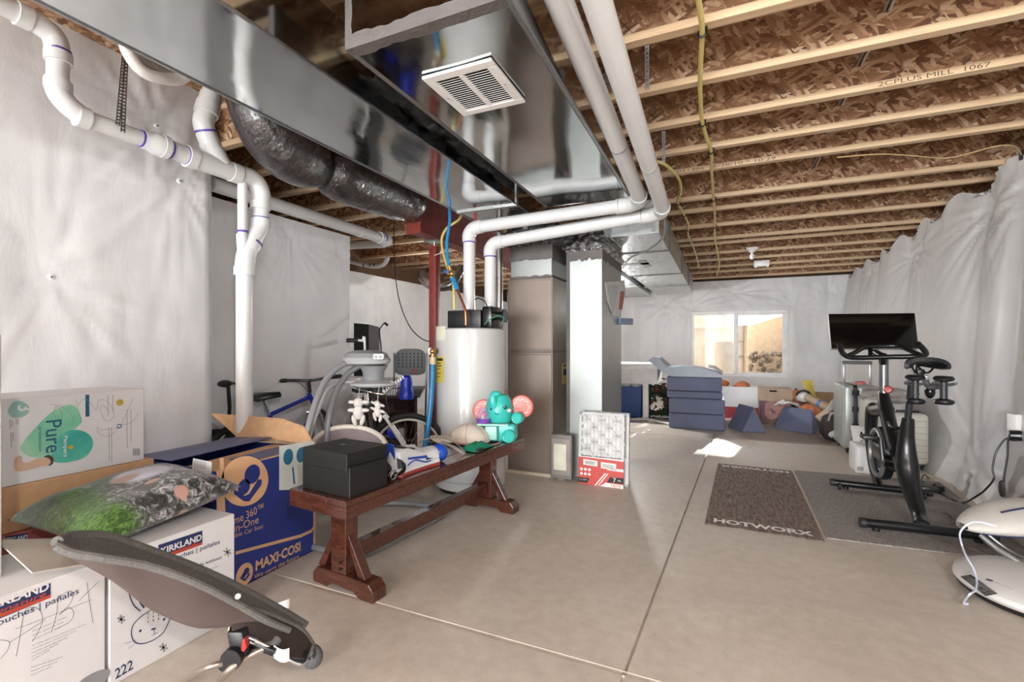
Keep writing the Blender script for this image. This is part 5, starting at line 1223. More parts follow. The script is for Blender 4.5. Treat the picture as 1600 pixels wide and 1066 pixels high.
# ---------------------------------------------------------------- things on the bench
def build_on_bench():
    z = BT+.001
    blk = mat('matt_black_card', '121112', .55, var=.1); edge = mat('worn_card', '6a6666', .7)
    o = thing('shoe_box', 'black shoe box with a lid sitting on the near end of the bench', 'box', bt(.17, .20, z))
    M = BM @ Matrix.Translation((.04, .02, z)) 
    m = MB(M); m.rbox(0, .245, 0, .345, 0, .145, .002, 1); m.build('box_base', blk, o, smooth=30)
    m = MB(M); m.rbox(-.008, .253, .012, .335, .125, .21, .003, 1); m.build('lid', blk, o, smooth=30)
    m = MB(M); m.box(-.0006, .0006, -.0006, .0006, .002, .122); m.build('worn_edge', edge, o, smooth=0)
    m = MB(); m.flat([(a*.0042, b*.0042) for a, b in ((0, 6), (-3, 0), (1, -4), (8, -3), (24, 6), (10, 1), (4, 1))], M @ V((.13, .21, .21)), BW*-1, BD, .001); m.build('swoosh_mark', mat('gloss_black', '050505', .15), o, smooth=0)
    # pair of sneakers
    wht = mat('white_leather', 'd8dade', .4, var=.02); red = mat('red_sole', 'a8443f', .4); blu = mat('blue_trim', '2b4bb0', .4); bk = mat('black_mesh', '1d1d22', .6)
    def shoe(lab, a, w, rot):
        T = BM @ Matrix.Translation((a, w, z)) @ Matrix.Rotation(rot, 4, 'Z') @ Matrix.Scale(1.3, 4)
        o = thing('sneaker', lab, 'shoe', T @ V((0, 0, 0)), group='sneakers on the bench')
        L = .30
        def half(x): return .046*(1-.25*math.sin(math.pi*x*1.0+.4))*min(1, (x/.07)**.5 if x < .07 else 1)*min(1, ((1-x)/.10)**.5 if x > .9 else 1)+.006
        def body(z0, z1, grow, crown):
            m = MB(T)
            rows = []; n = 28
            for i in range(n+1):
                x = i/n; hw = half(x)*grow
                top = z0 + (z1-z0)*(crown(x) if crown else 1)
                ring = []
                for k in range(13):
                    th = math.pi*k/12; c, s = math.cos(th), math.sin(th)
                    ring.append(V(((x-.5)*L, hw*math.copysign(abs(c)**.55, c), z0+(top-z0)*s**.7)))
                rows.append(ring)
            vs = [p for r in rows for p in r]; fs = []
            for i in range(n):
                for k in range(12): fs.append((i*13+k, (i+1)*13+k, (i+1)*13+k+1, i*13+k+1))
                fs.append((i*13+12, (i+1)*13+12, (i+1)*13, i*13))
            fs += [tuple(range(13)), tuple(n*13+k for k in range(12, -1, -1))]
            m.add(vs, fs); return m
        body(0, .014, 1.12, None).build('sole', red, o)
        body(.012, .034, 1.08, None).build('midsole', wht, o)
        cr = lambda x: .52+.48*max(0, min(1, (.62-x)/.35)) if x > .12 else .85+.15*x/.12
        body(.03, .118, 1.0, cr).build('upper', wht, o)
        m = MB(T)
        m.sheet(lambda u, v: ((-.5+.10+.32*u)*L, (-.028+.056*v), .094+.027*(1-u)+.004*math.sin(math.pi*v)), 8, 6, .008); m.build('collar_opening', bk, o)
        for s in (-1, 1):
            m = MB(T); m.sheet(lambda u, v: ((-.28+.42*u)*L, s*(half(.22+.42*u)*1.03+.001-.012*v), .045+.02*v+.018*(1-u)), 8, 3, .003); m.build('side_flash', bk if s > 0 else blu, o)
        for s in (-1, 1):
            m = MB(T); m.sheet(lambda u, v: ((.12+.20*u)*L, s*(half(.62+.20*u)*1.02+.001-.010*v-.004*u), .036+.026*v*(1-.5*u)), 8, 3, .003); m.build('toe_mesh', bk, o)
            m = MB(T); m.sheet(lambda u, v: ((-.47+.13*u)*L, s*(half(.03+.13*u)*1.03+.002-.006*v), .036+.045*v*(1-.6*u)), 6, 3, .003); m.build('heel_counter', bk, o)
            m = MB(T); m.tube([((-.30+.5*k/6)*L, s*(half(.20+.5*k/6)*1.05+.002), .040+.012*math.sin(k*.9)) for k in range(7)], .003, 6, sub=3); m.build('blue_line', blu, o)
        m = MB(T); m.sheet(lambda u, v: (-.47*L-.012*v, -.022+.044*u, .07+.07*v), 4, 4, .006); m.build('heel_tab', blu, o)
        m = MB(T)
        for k in range(4): x = (.02+.055*k)*L; m.tube([(x, -.026, .082-.007*k), (x+.006, 0, .094-.007*k), (x, .026, .082-.007*k)], .0035, 6, sub=3)
        m.build('laces', wht, o)
    shoe('white sneaker with black flashes and a red sole, nearer the bench front edge', .60, .125, R(1))
    shoe('white and blue sneaker lying behind the front sneaker on the bench', .57, .29, R(-9))
    # black buckle strap piece by the shoe box
    o = thing('wrist_guard', 'black strapped wrist guard wedged between the shoe box and the sneakers', 'guard', bt(.38, .16, z))
    m = MB(BM); m.ell((.385, .20, z+.045), (.06, .10, .045), 18, 10); m.build('shell', bk, o)
    m = MB(BM); m.tube([(.36, .06, z+.02), (.43, .055, z+.03), (.46, .09, z+.06), (.42, .16, z+.10)], .016, 10, sub=5, ry=.4); m.build('strap', mat('black_gloss', '0e0e10', .2), o)
    m = MB(BM); m.tube([(.33, .26, z+.06), (.40, .33, z+.10), (.48, .37, z+.115)], .014, 10, sub=5, ry=.4); m.build('strap', bk, o)
    m = MB(BM); m.torus((.355, .05, z+.03), .022, .008, (0, 1, .2), 20, 8); m.build('buckle_ring', CHROME, o)
    # blue ball and grey looped strap
    m = MB(BM); ba0 = ba(692, 722); m.ell((ba0[0], ba0[1]+.03, z+.055), (.055, .055, .055), 20, 12); o = m.build('play_ball', mat('glossy_blue', '1c4fc0', .15), smooth=60); tag(o, 'glossy blue ball between the sneakers and the green cloth on the bench', 'ball')
    m = MB(BM); m.tube([(.88, .33, z+.09), (.96, .24, z+.11), (1.03, .17, z+.08), (1.06, .10, z+.022), (1.02, .08, z+.018), (.99, .12, z+.05), (.98, .22, z+.08)], .02, 8, sub=6, ry=.15, up=(0, 0, 1)); o = m.build('looped_strap', mat('grey_webbing', 'aeaaa8', .7, bump=.3, bscale=200)); tag(o, 'grey webbing strap curled in a loop beside the blue ball', 'strap')
    # green cloth
    m = MB(BM)
    def cl(u, v):
        a = 1.10+.24*u; w = .03+.14*v
        return (a, w, z+.006+.035*max(0, math.sin(math.pi*u))*max(0, math.sin(math.pi*v))**.5*(1+.9*noise.noise(V((u*3, v*4, 5))))+.006*abs(noise.noise(V((u*9, v*9, 1)))))
    m.sheet(cl, 30, 30, .003); o = m.build('folded_cloth', mat('green_cloth', '0f8a68', .7, var=.1, bump=.2, bscale=60), smooth=70); tag(o, 'small green cloth crumpled on the bench in front of the cap', 'cloth')
    m = MB(BM); m.rbox(1.10, 1.17, .005, .027, z, z+.028, .008); o = m.build('dark_case', bk); tag(o, 'small dark case with a white edge, lying on the green cloth side', 'case')
    # cap
    ca, cw = ba(742, 693); cc = V((ca, cw+.04, z)); cream = mat('cream_twill', 'd8cdc0', .85, var=.04, bump=.2, bscale=160); pink = mat('pink_trim', 'c98d8c', .8)
    o = thing('baseball_cap', 'cream baseball cap with pink trim in front of the toy elephant', 'cap', BM @ cc)
    m = MB(BM @ Matrix.Translation(cc) @ Matrix.Rotation(R(112), 4, 'Z') @ Matrix.Scale(1.3, 4))
    def dome(u, v):
        a = 2*math.pi*u; r = math.sin(v*math.pi/2); h = math.cos(v*math.pi/2)
        return (.115*r*math.cos(a)+.012*h, .092*r*math.sin(a), .095*h**.75*(1+.12*noise.noise(V((math.cos(a), math.sin(a), v*2))))+.012)
    m.grid(dome, 36, 12, cu=True); m.build('crown', cream, o, smooth=70)
    m = MB(BM @ Matrix.Translation(cc) @ Matrix.Rotation(R(112), 4, 'Z') @ Matrix.Scale(1.3, 4))
    m.sheet(lambda u, v: ((.085+.15*v*math.cos((u-.5)*1.9)+ .0), .088*math.sin((u-.5)*2.6)*(1-.15*v), .035-.02*((u-.5)*2)**2 - .006*v), 16, 8, .005); m.build('brim', cream, o, smooth=70)
    m = MB(BM @ Matrix.Translation(cc) @ Matrix.Rotation(R(112), 4, 'Z') @ Matrix.Scale(1.3, 4)); m.torus((0, 0, .012), .1, .005, (0, 0, 1), 36, 6); m.build('sweatband', pink, o)
    m = MB(BM @ Matrix.Translation(cc) @ Matrix.Rotation(R(112), 4, 'Z') @ Matrix.Scale(1.3, 4)); m.tube([(-.095, -.06, .01), (-.15, -.05, .006), (-.17, 0, .004), (-.14, .06, .006), (-.08, .075, .01)], .007, 8, sub=5, ry=.5); m.build('back_strap', pink, o)
    m = MB(BM @ Matrix.Translation(cc) @ Matrix.Rotation(R(112), 4, 'Z') @ Matrix.Scale(1.3, 4))
    m.ell((.012, 0, .108), (.008, .008, .005), 10, 6); m.build('top_button', cream, o)
    m = MB(BM @ Matrix.Translation(cc) @ Matrix.Rotation(R(112), 4, 'Z') @ Matrix.Scale(1.3, 4))
    for k in range(6): m.tube([V(dome(k/6+.08, v/8))+V((0, 0, .001)) for v in range(9)], .0016, 5)
    m.build('panel_seams', mat('tan_thread', 'a89c8e', .8), o)
    # toy elephant on wheels
    teal = mat('teal_plastic', '35b8ad', .3, var=.02); coral = mat('coral_plastic', 'd9695f', .35); ea, ew = ba(797, 690); ec = V((ea, ew+.07, z))
    o = thing('toy_elephant', 'teal plastic toy elephant with coral ears sitting on the far end of the bench', 'toy', BM @ ec)
    E = Matrix.Translation(BM @ ec) @ Matrix.Rotation(YAW-R(8), 4, 'Z') @ Matrix.Scale(1.08, 4)     # x to the viewer's side, -y to the viewer
    m = MB(E); m.rbox(-.09, .10, -.06, .09, .0, .125, .018, 3); m.build('body', teal, o)
    m = MB(E); m.lathe([(0, .17), (.06, .165), (.088, .12), (.10, .06), (.095, .02), (.08, -.02), (0, -.03)], (-.02, 0, .155), 28); m.build('head', teal, o)
    m = MB(E); m.tube([(-.035, -.06, .235), (-.05, -.075, .28), (-.05, -.07, .325), (-.02, -.062, .333)], [.036, .03, .026, .022], 16, sub=5); m.ell((-.018, -.06, .333), (.022, .022, .018), 12, 8); m.build('trunk', teal, o)
    for s, c in ((1, (.135, .03, .235)), (-1, (-.135, .03, .20))):
        m = MB(E); m.lathe([(0, .012), (.075, .010), (.083, 0), (.075, -.010), (0, -.012)], c, 30, axis=(0, 1, 0)); e = m.build('ear', coral, o)
        m = MB(E); n = 60; pts = []
        for k in range(n):
            a = 2*math.pi*k/n; rr = .052+.007*math.cos(a*9); pts.append((c[0]+rr*math.cos(a), c[1]-.013, c[2]+rr*math.sin(a)))
        m.tube(pts, .0035, 6, closed=True); m.build('scalloped_line', mat('pale_pink_print', 'f0d8d6', .4), e)
    for sx, ez in ((-.062, .245), (.035, .255)):
        m = MB(E); p = V((sx, -.092 if sx > 0 else -.088, ez-.01)); m.ell(p, (.011, .006, .013), 12, 8); m.build('eye', mat('toy_eye', '123a36', .2), o)
        m = MB(E); m.ell(p+V((-.003, -.005, .005)), (.003, .003, .003), 8, 6); m.build('eye_glint', WHITEP, o)
    m = MB(E); m.ell((.062, -.080, .222), (.015, .006, .013), 12, 8); m.build('cheek', mat('pink_cheek', 'e3b6c4', .4), o)
    m = MB(E); m.tube([(-.035, -.101, .205), (-.022, -.104, .198), (-.008, -.104, .199)], .0022, 6, sub=4); m.build('mouth', mat('toy_eye', '123a36', .2), o)
    for c, r_, l_ in (((.055, -.085, .045), .045, .06), ((.108, -.045, .165), .040, .05)):
        m = MB(E); c = V(c); m.lathe([(0, l_), (r_, l_), (r_, .0), (r_-.006, -.006), (r_-.012, -.004), (r_-.014, .002), (0, .002)], c, 24, axis=(.25, 1, 0)); m.build('foot', teal, o)
    m = MB(E); m.rbox(-.155, .06, -.115, -.04, .118, .132, .005); m.build('tray', mat('pale_teal', '9fd8cd', .35), o)
    m = MB(E); m.lathe([(.046, -.008), (.05, 0), (.05, .018), (.044, .022)], (-.115, -.075, .132+.01), 24); m.build('dome_ring', mat('purple_plastic', '7a4aa8', .3), o)
    g = NT('clear_dome'); g.set(base=lin('c9b9e0'), rough=.05, alpha=.35, spec=.6)
    m = MB(E); m.lathe([(.044, 0), (.043, .03), (.033, .062), (.015, .08), (0, .084)], (-.115, -.075, .16), 24); m.build('clear_dome', g.m, o)
    m = MB(E); m.ell((-.115, -.075, .19), (.018, .018, .022), 12, 8); m.build('bead', mat('red_bead', 'c0392f', .3), o)
    m = MB(E); m.rbox(-.10, -.02, -.11, -.045, .02, .115, .006); m.build('side_tray', mat('pale_teal', '9fd8cd', .35), o)
build_on_bench()
# ================================================================ bicycles
TYRE = mat('tyre_rubber', '1c1b1d', .7, bump=.4, bscale=120); ALLOY = mat('bright_alloy', 'c9cacc', .25, .9); BLKM = mat('black_metal', '151516', .35, .3)
def bicycle(label, rear, head, col, base=1.0, r=.33, lean=0, steer=0, rim=None, chain=True):
    """rear: floor point under the rear axle; head: heading angle"""
    rear = V(rear); o = thing('bicycle', label, 'bicycle', rear)
    T = Matrix.Translation(rear) @ Matrix.Rotation(head, 4, 'Z') @ Matrix.Rotation(lean, 4, 'X')
    paint = mat('paint_'+col, col, .25, .1, coat=.4); rimm = rim or ALLOY
    hx, hz = base-.22, .80*r/.33; bb = V((.43*base, 0, r*.85)); st = V((.28*base, 0, .68*r/.33)); ht = V((hx, 0, hz)); hb = V((hx+.05, 0, hz-.12)); ax = V((base, 0, r)); rx = V((0, 0, r))
    S = Matrix.Translation(V((hx, 0, 0))) @ Matrix.Rotation(steer, 4, 'Z') @ Matrix.Translation(V((-hx, 0, 0)))
    def wheel(c, M):
        m = MB(M); m.torus(c, r-.022, .024, (0, 1, 0), 48, 10); w = m.build('wheel', TYRE, o)
        m = MB(M); m.torus(c, r-.055, .011, (0, 1, 0), 48, 8); m.build('rim', rimm, w)
        m = MB(M)
        for k in range(24):
            a = 2*math.pi*k/24; s = .03 if k % 2 else -.03
            m.cyl(V(c)+V((.02*math.cos(a+.6), s, .02*math.sin(a+.6))), V(c)+V(((r-.06)*math.cos(a), 0, (r-.06)*math.sin(a))), .0013, n=4, caps=False)
        m.build('spokes', ALLOY, w)
        m = MB(M); m.cyl(V(c)-V((0, .05, 0)), V(c)+V((0, .05, 0)), .018, n=12); m.build('hub', ALLOY, w)
    wheel(rx, T); wheel(ax, T @ S)
    m = MB(T); tb = [(bb, st, .017), (st, ht, .018), (bb, hb, .021), (ht+V((-.012, 0, .03)), hb, .021)]
    for a, b, q in tb: m.cyl(a, b, q, n=12)
    for s in (-.045, .045):
        m.tube([st+V((0, s*.4, -.03)), rx+V((0, s*1.2, 0))], .009, 8); m.tube([bb+V((0, s*.6, 0)), rx+V((0, s*1.2, 0))], .010, 8)
    m.build('frame', paint, o)
    m = MB(T @ S)
    for s in (-.05, .05): m.tube([hb+V((.012, s, -.02)), ax+V((-.03, s*1.1, .08)), ax+V((0, s*1.1, 0))], .013, 8, sub=3)
    m.cyl(hb+V((.012, -.06, -.02)), hb+V((.012, .06, -.02)), .015, n=10); m.build('fork', ALLOY if rim is None else WHITEP, o)
    m = MB(T); sp = st+(st-bb).normalized()*.15; m.cyl(st, sp, .013, n=10); m.build('seat_post', ALLOY, o)
    m = MB(T)
    def sad(u, v):
        x = .14-.30*u; w = .022+.070*max(0, (u-.25)/.75)**1.3; a = math.pi*(v-.5)*1.25
        return sp + V((x, w*math.sin(a)*1.1, .035+.012*u-.05*(1-math.cos(a))*(.5+.5*u) + (.012 if u > .85 else 0)))
    m.sheet(sad, 16, 12, .022); m.build('saddle', mat('black_vinyl', '141416', .35), o)
    m = MB(T @ S); hs = ht+V((-.02, 0, .13)); m.tube([ht, hs, hs+V((.05, 0, .015))], .016, 10); bpts = [hs+V((.05-.10, -.30, .035)), hs+V((.03, -.16, .03)), hs+V((.05, 0, .015)), hs+V((.03, .16, .03)), hs+V((-.05, .30, .035))]
    m.tube(bpts, .013, 10, sub=5); m.build('handlebar', BLKM, o)
    for s in (0, -1):
        e = bpts[s]; q = (bpts[1 if s == 0 else -2]-e).normalized(); m = MB(T @ S); m.cyl(e, e+q*.12, .019, n=12); m.build('grip', BLACKP, o)
    m = MB(T @ S)
    for s in (-1, 1): m.tube([hs+V((.05, s*.2, .02)), hs+V((.10, s*.12, .0)), hs+V((.10, s*.03, -.12)), hb+V((.05, 0, -.02))], .0035, 6, sub=5)
    m.build('brake_cables', BLACKP, o)
    m = MB(T); m.lathe([(.0, -.004), (.085, -.004), (.09, 0), (.085, .004), (0, .004)], bb+V((0, -.05, 0)), 28, axis=(0, 1, 0)); m.build('chainring', BLKM, o)
    for s, a in ((-1, -.6), (1, math.pi-.6)):
        e = bb+V((.165*math.cos(a), s*.07, .165*math.sin(a))); m = MB(T); m.tube([bb+V((0, s*.065, 0)), e], .010, 8); c = m.build('crank', ALLOY, o)
        m = MB(T); m.rbox(e.x-.045, e.x+.045, e.y-.01+s*.045-.035, e.y+.01+s*.045+.035, e.z-.012, e.z+.012, .006); m.build('pedal', BLACKP, c)
    return o
bicycle('blue bicycle with a black saddle, parked along the set-back plastic wall', (-3.42, 2.52, .0), R(84), '1f2f9c', .86, .32, R(-5), R(34))
bicycle('dark bicycle with pale rims, its front wheel turned out beside the blue hose', (-3.12, 3.62, .0), R(-41), '2a2326', .98, .33, R(5), R(76), rim=mat('pale_rim', 'c5c3c0', .35))
bicycle('bicycle with an orange reflector standing half hidden behind the drain pipe', (-3.22, 1.52, .0) if False else (-3.12, 2.36, 0), R(80), '2a3a8c', .86, .27, R(4), R(-10)) if False else None
# saddle and guard of a smaller bicycle, half hidden behind the drain pipe
def small_bike():
    o = thing('child_bicycle', 'small bicycle with a dark saddle, mostly hidden behind the drain pipe', 'bicycle', (-3.25, 2.42, 0))
    c = at(347, 597, t=3.75)
    m = MB(); m.grid(lambda u, v: (c.x-.0+.0, c.y, c.z) if False else tuple(c + RT*((u-.5)*.19) + V((0, 0, .028*math.sin(math.pi*v)-.02-.02*abs(u-.5))) + FW*((v-.5)*.12)), 12, 8); m.ell(c-V((0, 0, .012)), (.10, .06, .03), 18, 10); m.build('saddle', mat('worn_vinyl', '2b2426', .5), o)
    m = MB(); m.tube([c+RT*.05-V((0,0,.03)), c+RT*.06-V((0,0,.2)), c+RT*.05-V((0,0,.42))], .014, 8); m.build('seat_post', BLKM, o)
    w = at(340, 712, t=3.62); w.z = .30
    m = MB(); m.torus(w, .27, .026, FW, 44, 8); wh = m.build('wheel', TYRE, o)
    m = MB(); m.torus(w, .235, .01, FW, 44, 6); m.build('rim', ALLOY, wh)
    m = MB(); 
    for k in range(16): a = k*math.pi/8; m.cyl(w, w+RT*(.235*math.cos(a))+V((0, 0, .235*math.sin(a))), .0015, n=4, caps=False)
    m.build('spokes', ALLOY, wh)
    m = MB(); m.tube([w, c+RT*.05-V((0,0,.42)), at(372, 690, t=3.8)], .016, 8); m.build('frame', mat('paint_1f33b4', '1f33b4', .25, .1, coat=.4), o)
small_bike()
# ================================================================ infant swing behind the bench
def build_swing():
    gr = mat('swing_grey', '85878a', .35, var=.02); lg = mat('swing_pale_grey', 'a6a8aa', .35, var=.02); dk = mat('swing_dark_grey', '7b7d80', .4)
    A = lambda px, py, t: at(px, py, t=t)
    A0 = A; A = lambda px, py, t: A0(px, py, t+.33)
    c = A(577, 560, 2.95)
    o = thing('infant_swing', 'grey infant swing with a domed motor head and hanging toys behind the bench', 'infant swing', (c.x, c.y, 0))
    M = frame(c, RT, FW, V((0, 0, 1)))
    def saucer(prof, sx, sy, mt, name, dx=0, dz=0):
        m = MB(M); m.lathe(prof, (0, 0, 0), 40)
        m.v = [tuple(V((0,0,0))) for _ in m.v] if False else m.v
        vs = [M.inverted() @ V(p) for p in m.v]; m.v = [tuple(M @ V((p.x*sx+dx, p.y*sy, p.z+dz))) for p in vs]
        return m.build(name, mt, o)
    saucer([(0, .058), (.08, .055), (.125, .035), (.14, .005)], 1.12, .8, gr, 'motor_cover', -.02, .0)
    saucer([(.14, .006), (.152, -.012), (.145, -.035), (.10, -.05), (0, -.052)], 1.12, .8, lg, 'motor_housing', -.02)
    m = MB(M); m.rbox(.06, .135, -.125, -.10, -.006, .035, .012); m.build('control_panel', WHITEP, o)
    for x in (.082, .112): m = MB(M); m.cyl((x, -.124, .014), (x, -.131, .014), .011, n=14); m.build('control_knob', dk, o)
    m = MB(M); m.lathe([(.10, -.05), (.085, -.075), (.075, -.09), (.07, -.145), (.08, -.16)], (.03, 0, 0), 30); m.build('neck', gr, o)
    saucer([(0, -.15), (.10, -.155), (.15, -.172), (.156, -.185), (.14, -.195), (0, -.197)], 1.05, .8, lg, 'lower_tray', .03)
    for pts, nm in (((A(556, 566, 2.92), A(535, 570, 2.86), A(512, 590, 2.78), A(496, 622, 2.70), A(484, 660, 2.63), A(474, 700, 2.58)), 'arm'), ((A(562, 572, 3.02), A(545, 583, 3.0), A(528, 606, 2.93), A(516, 640, 2.85), A(510, 680, 2.8), A(508, 705, 2.78)), 'arm')):
        m = MB(); m.tube(list(pts), .021, 14, sub=6); m.build(nm, gr, o)
    m = MB(); m.tube([A(556, 597, 3.0), A(530, 599, 2.96), A(512, 610, 2.88), A(498, 640, 2.78), A(486, 675, 2.7), A(480, 700, 2.66)], .013, 12, sub=6); m.build('side_bar', lg, o)
    # floor tubes (seen under the bench)
    fl = [V((*at(px, py, z=.021).xy, .021)) for px, py in ((560, 790), (612, 786), (660, 789), (690, 795), (692, 803), (668, 818), (630, 838), (590, 858), (560, 868), (520, 862), (470, 850))]
    m = MB(); m.tube(fl, .019, 12, sub=6); m.build('floor_tube', gr, o)
    lg0 = V((*at(508, 862, z=.03).xy, .03)); m = MB(); m.tube([A(474, 700, 2.58), A(474, 760, 2.66), V((*at(480, 838, z=.03).xy, .03))], .021, 12, sub=4); m.tube([A(508, 705, 2.78), A(506, 760, 2.8), V((*at(545, 800, z=.03).xy, .03))], .021, 12, sub=4); m.build('upright', gr, o)
    # seat shell and lining
    s = A(546, 698, 2.72); sh = mat('cream_shell', 'd8d0c6', .45); li = mat('mauve_padding', '82767a', .9, bump=.3, bscale=90)
    m = MB()
    def shell(u, v):
        a = 2*math.pi*u; r = math.sin(v*math.pi/2)
        return s + RT*(.235*r*math.cos(a)) + FW*(.15*r*math.sin(a)) + V((0, 0, -.16*math.cos(v*math.pi/2)+.10*r*max(0, math.sin(a))-.03*r*math.cos(a)))
    m.grid(shell, 40, 14, cu=True); m.build('seat_shell', sh, o, smooth=70)
    rim = [shell(k/40, 1) for k in range(40)]; m = MB(); m.tube(rim, .016, 10, closed=True); m.build('seat_rim', sh, o)
    m = MB(); m.grid(lambda u, v: V(shell(u, v*.94))+V((0, 0, .03)), 36, 12, cu=True); m.build('seat_padding', li, o, smooth=70)
    # plush toys hanging from the tray
    pl = mat('cream_plush', 'd9d4cf', .9, bump=.4, bscale=150)
    for (px, py, t, k) in ((560, 640, 2.85, 1), (590, 640, 2.9, .75)):
        c2 = A(px, py, t); m = MB(frame(c2, (RT*math.cos(.3*(k < 1))+V((0,0,-math.sin(.3*(k < 1))))).normalized(), FW, V((.0, 0, 1))) @ Matrix.Scale(k, 4))
        m.ell((0, 0, .045), (.034, .03, .034), 16, 10); m.ell((0, 0, -.02), (.036, .03, .05), 16, 10)
        for sg in (-1, 1): m.ell((sg*.046, 0, .05), (.024, .012, .013), 12, 8); m.ell((sg*.028, 0, -.075), (.016, .018, .04), 12, 8, T=Matrix.Rotation(sg*.3, 3, 'Y')); m.ell((sg*.045, 0, -.005), (.03, .015, .014), 12, 8)
        m.build('plush_toy', pl, o, smooth=80)
        m = MB(); m.tube([c2+V((0, 0, .075*k)), A(px+2, 606, t)], .003, 6); m.build('toy_cord', lg, o)
    m = MB(); m.tube([A(548, 605, 2.95), A(575, 612, 2.88), A(600, 616, 2.9), A(612, 606, 2.95), A(625, 592, 2.98)], .006, 8, sub=6); m.build('toy_bar', CHROME, o)
    m = MB()
    for k in range(9): q = A(601+k*3.6, 612-k*2.8, 2.95); m.torus(q, .012, .003, (1, .4, .4), 12, 5)
    m.build('coiled_cord', WHITEP, o)
build_swing()
# ================================================================ alcove furniture and odds
def build_alcove():
    wd = wood_mat('mahogany_veneer', '3a2320', '55352e', (2, 14, 14), .45, False)
    # low shelf desk
    p0, p1 = at(545, 600, t=5.2), at(652, 600, t=5.5); zt = at(615, 622, t=5.2).z
    o = thing('low_cabinet', 'dark brown low cabinet with an open shelf in the alcove', 'cabinet', (p0.x, p0.y, 0)); d = (p1-p0); d.z = 0; L = d.length; d.normalize(); nn = V((-d.y, d.x, 0)); M = frame(V((p0.x, p0.y, 0)), d, nn, V((0, 0, 1)))
    m = MB(M); m.box(0, L, -.02, .45, zt-.03, zt); m.build('top', wd, o, smooth=0, bevel=.004)
    m = MB(M); m.box(0, .03, 0, .44, 0, zt-.03); m.build('side_panel', wd, o, smooth=0); m = MB(M); m.box(L-.03, L, 0, .44, 0, zt-.03); m.build('side_panel', wd, o, smooth=0)
    m = MB(M); m.box(.03, L-.03, .42, .44, 0, zt-.03); m.build('back_panel', wd, o, smooth=0)
    for zz in (zt-.26, zt-.52): m = MB(M); m.box(.03, L-.03, 0, .42, max(zz, .02)-.015, max(zz, .02)+.01); m.build('shelf', wd, o, smooth=0)
    m = MB(M); m.rbox(L-.35, L-.24, .02, .12, zt-.50, zt-.36, .02); tag(m.build('storage_tub', mat('cobalt_plastic', '1b36c8', .3)), 'cobalt blue tub on the lower shelf of the low cabinet', 'tub')
    m = MB(M); m.lathe([(0, 0), (.04, 0), (.04, .10), (.03, .12), (0, .12)], (L-.17, .08, zt-.505), 18); tag(m.build('jar', mat('pale_jar', 'bdb9b5', .4)), 'pale jar beside the cobalt blue tub on the lower shelf', 'jar')
    # jug on the cabinet
    b = at(635, 620, t=5.1); b.z = zt
    m = MB(); m.lathe([(0, 0), (.075, 0), (.078, .09), (.066, .11), (.066, .17), (.055, .235), (.03, .26), (0, .265)], b, 24); o2 = m.build('plastic_jug', mat('cobalt_plastic', '1b36c8', .3)); tag(o2, 'cobalt blue ribbed plastic jug standing on the low cabinet', 'jug')
    # wire basket
    q0 = at(575, 600, t=5.15); o = thing('wire_basket', 'black wire basket of odds on the low cabinet', 'basket', (q0.x, q0.y, zt))
    m = MB(frame(V((q0.x, q0.y, zt)), d, nn, V((0, 0, 1)))); W, D, H = .36, .26, .20
    for z in (.01, .1, H): m.tube([(0, 0, z), (W, 0, z), (W, D, z), (0, D, z)], .004, 6, closed=True)
    for k in range(13): x = W*k/12; m.cyl((x, 0, 0), (x, 0, H), .002, n=4); m.cyl((x, D, 0), (x, D, H), .002, n=4); m.cyl((x, 0, .01), (x, D, .01), .002, n=4)
    m.build('wire_frame', BLKM, o)
    m = MB(frame(V((q0.x, q0.y, zt)), d, nn, V((0, 0, 1)))); 
    for k in range(6): m.tube([(.2+.02*k, .05, .02), (.22+.025*k, .08, .14+.01*(k % 3)), (.25+.02*k, .12, .05)], .008, 6, sub=3)
    m.build('white_cord', WHITEP, o)
    # folding chair
    gp = mat('grey_moulded_plastic', '5d5e60', .5); t = 6.1
    o = thing('folding_chair', 'grey plastic folding chair with a slotted back behind the low cabinet', 'chair', (*at(640, 600, t=t).xy, 0))
    ctr = at(641, 566, t=t); Mx = frame(ctr, RT, (FW*.97+V((0,0,.25))).normalized(), V((0, 0, 1)))
    m = MB(Mx); pts = []
    W, H = .22, .17
    for k in range(40):
        a = 2*math.pi*k/40; c, s = math.cos(a), math.sin(a); pts.append((W*math.copysign(abs(c)**.5, c)*(1-.08*(s+1)), 0, H*math.copysign(abs(s)**.5, s)))
    m.prism(pts, (0, .02, 0)); bk = m.build('backrest', gp, o, smooth=30)
    m = MB(Mx)
    for r_ in range(5):
        for c_ in range(7): m.rbox(-.15+.05*c_-.007, -.15+.05*c_+.007, -.003, .0, -.06+.042*r_-.012, -.06+.042*r_+.012, .002, 1)
    m.build('slots', mat('dark_slot', '2c2d2e', .7), bk)
    m = MB(Mx); m.rbox(.03, .09, -.004, 0, -.13, -.09, .002, 1); m.build('red_label', mat('red_label', '9c3a36', .5), bk)
    for s in (-1, 1):
        m = MB(); e = ctr+RT*(s*.21); m.tube([e+V((0, 0, .12)), e-V((0, 0, .2)), V((e.x, e.y, .0))+FW*-.1], .013, 8, sub=3); m.build('leg', mat('grey_tube', '78797b', .35, .6), o)
    m = MB(Mx); m.rbox(-.2, .2, -.38, -.02, -.33, -.30, .01); m.build('seat', gp, o)
    # leaning picture and grey panel
    t = 6.4; a = lambda px, py, t=t: at(px, py, t=t)
    o = thing('framed_picture', 'dark green picture leaning beside a grey panel in the alcove', 'picture', (*a(567, 545).xy, 0))
    m = MB(); m.prism([a(553, 505), a(576, 507), a(577, 640), a(553, 640)], FW*.03); m.build('dark_print', mat('dark_foliage_print', '161c12', .4, var=.6, scale=60), o, smooth=0)
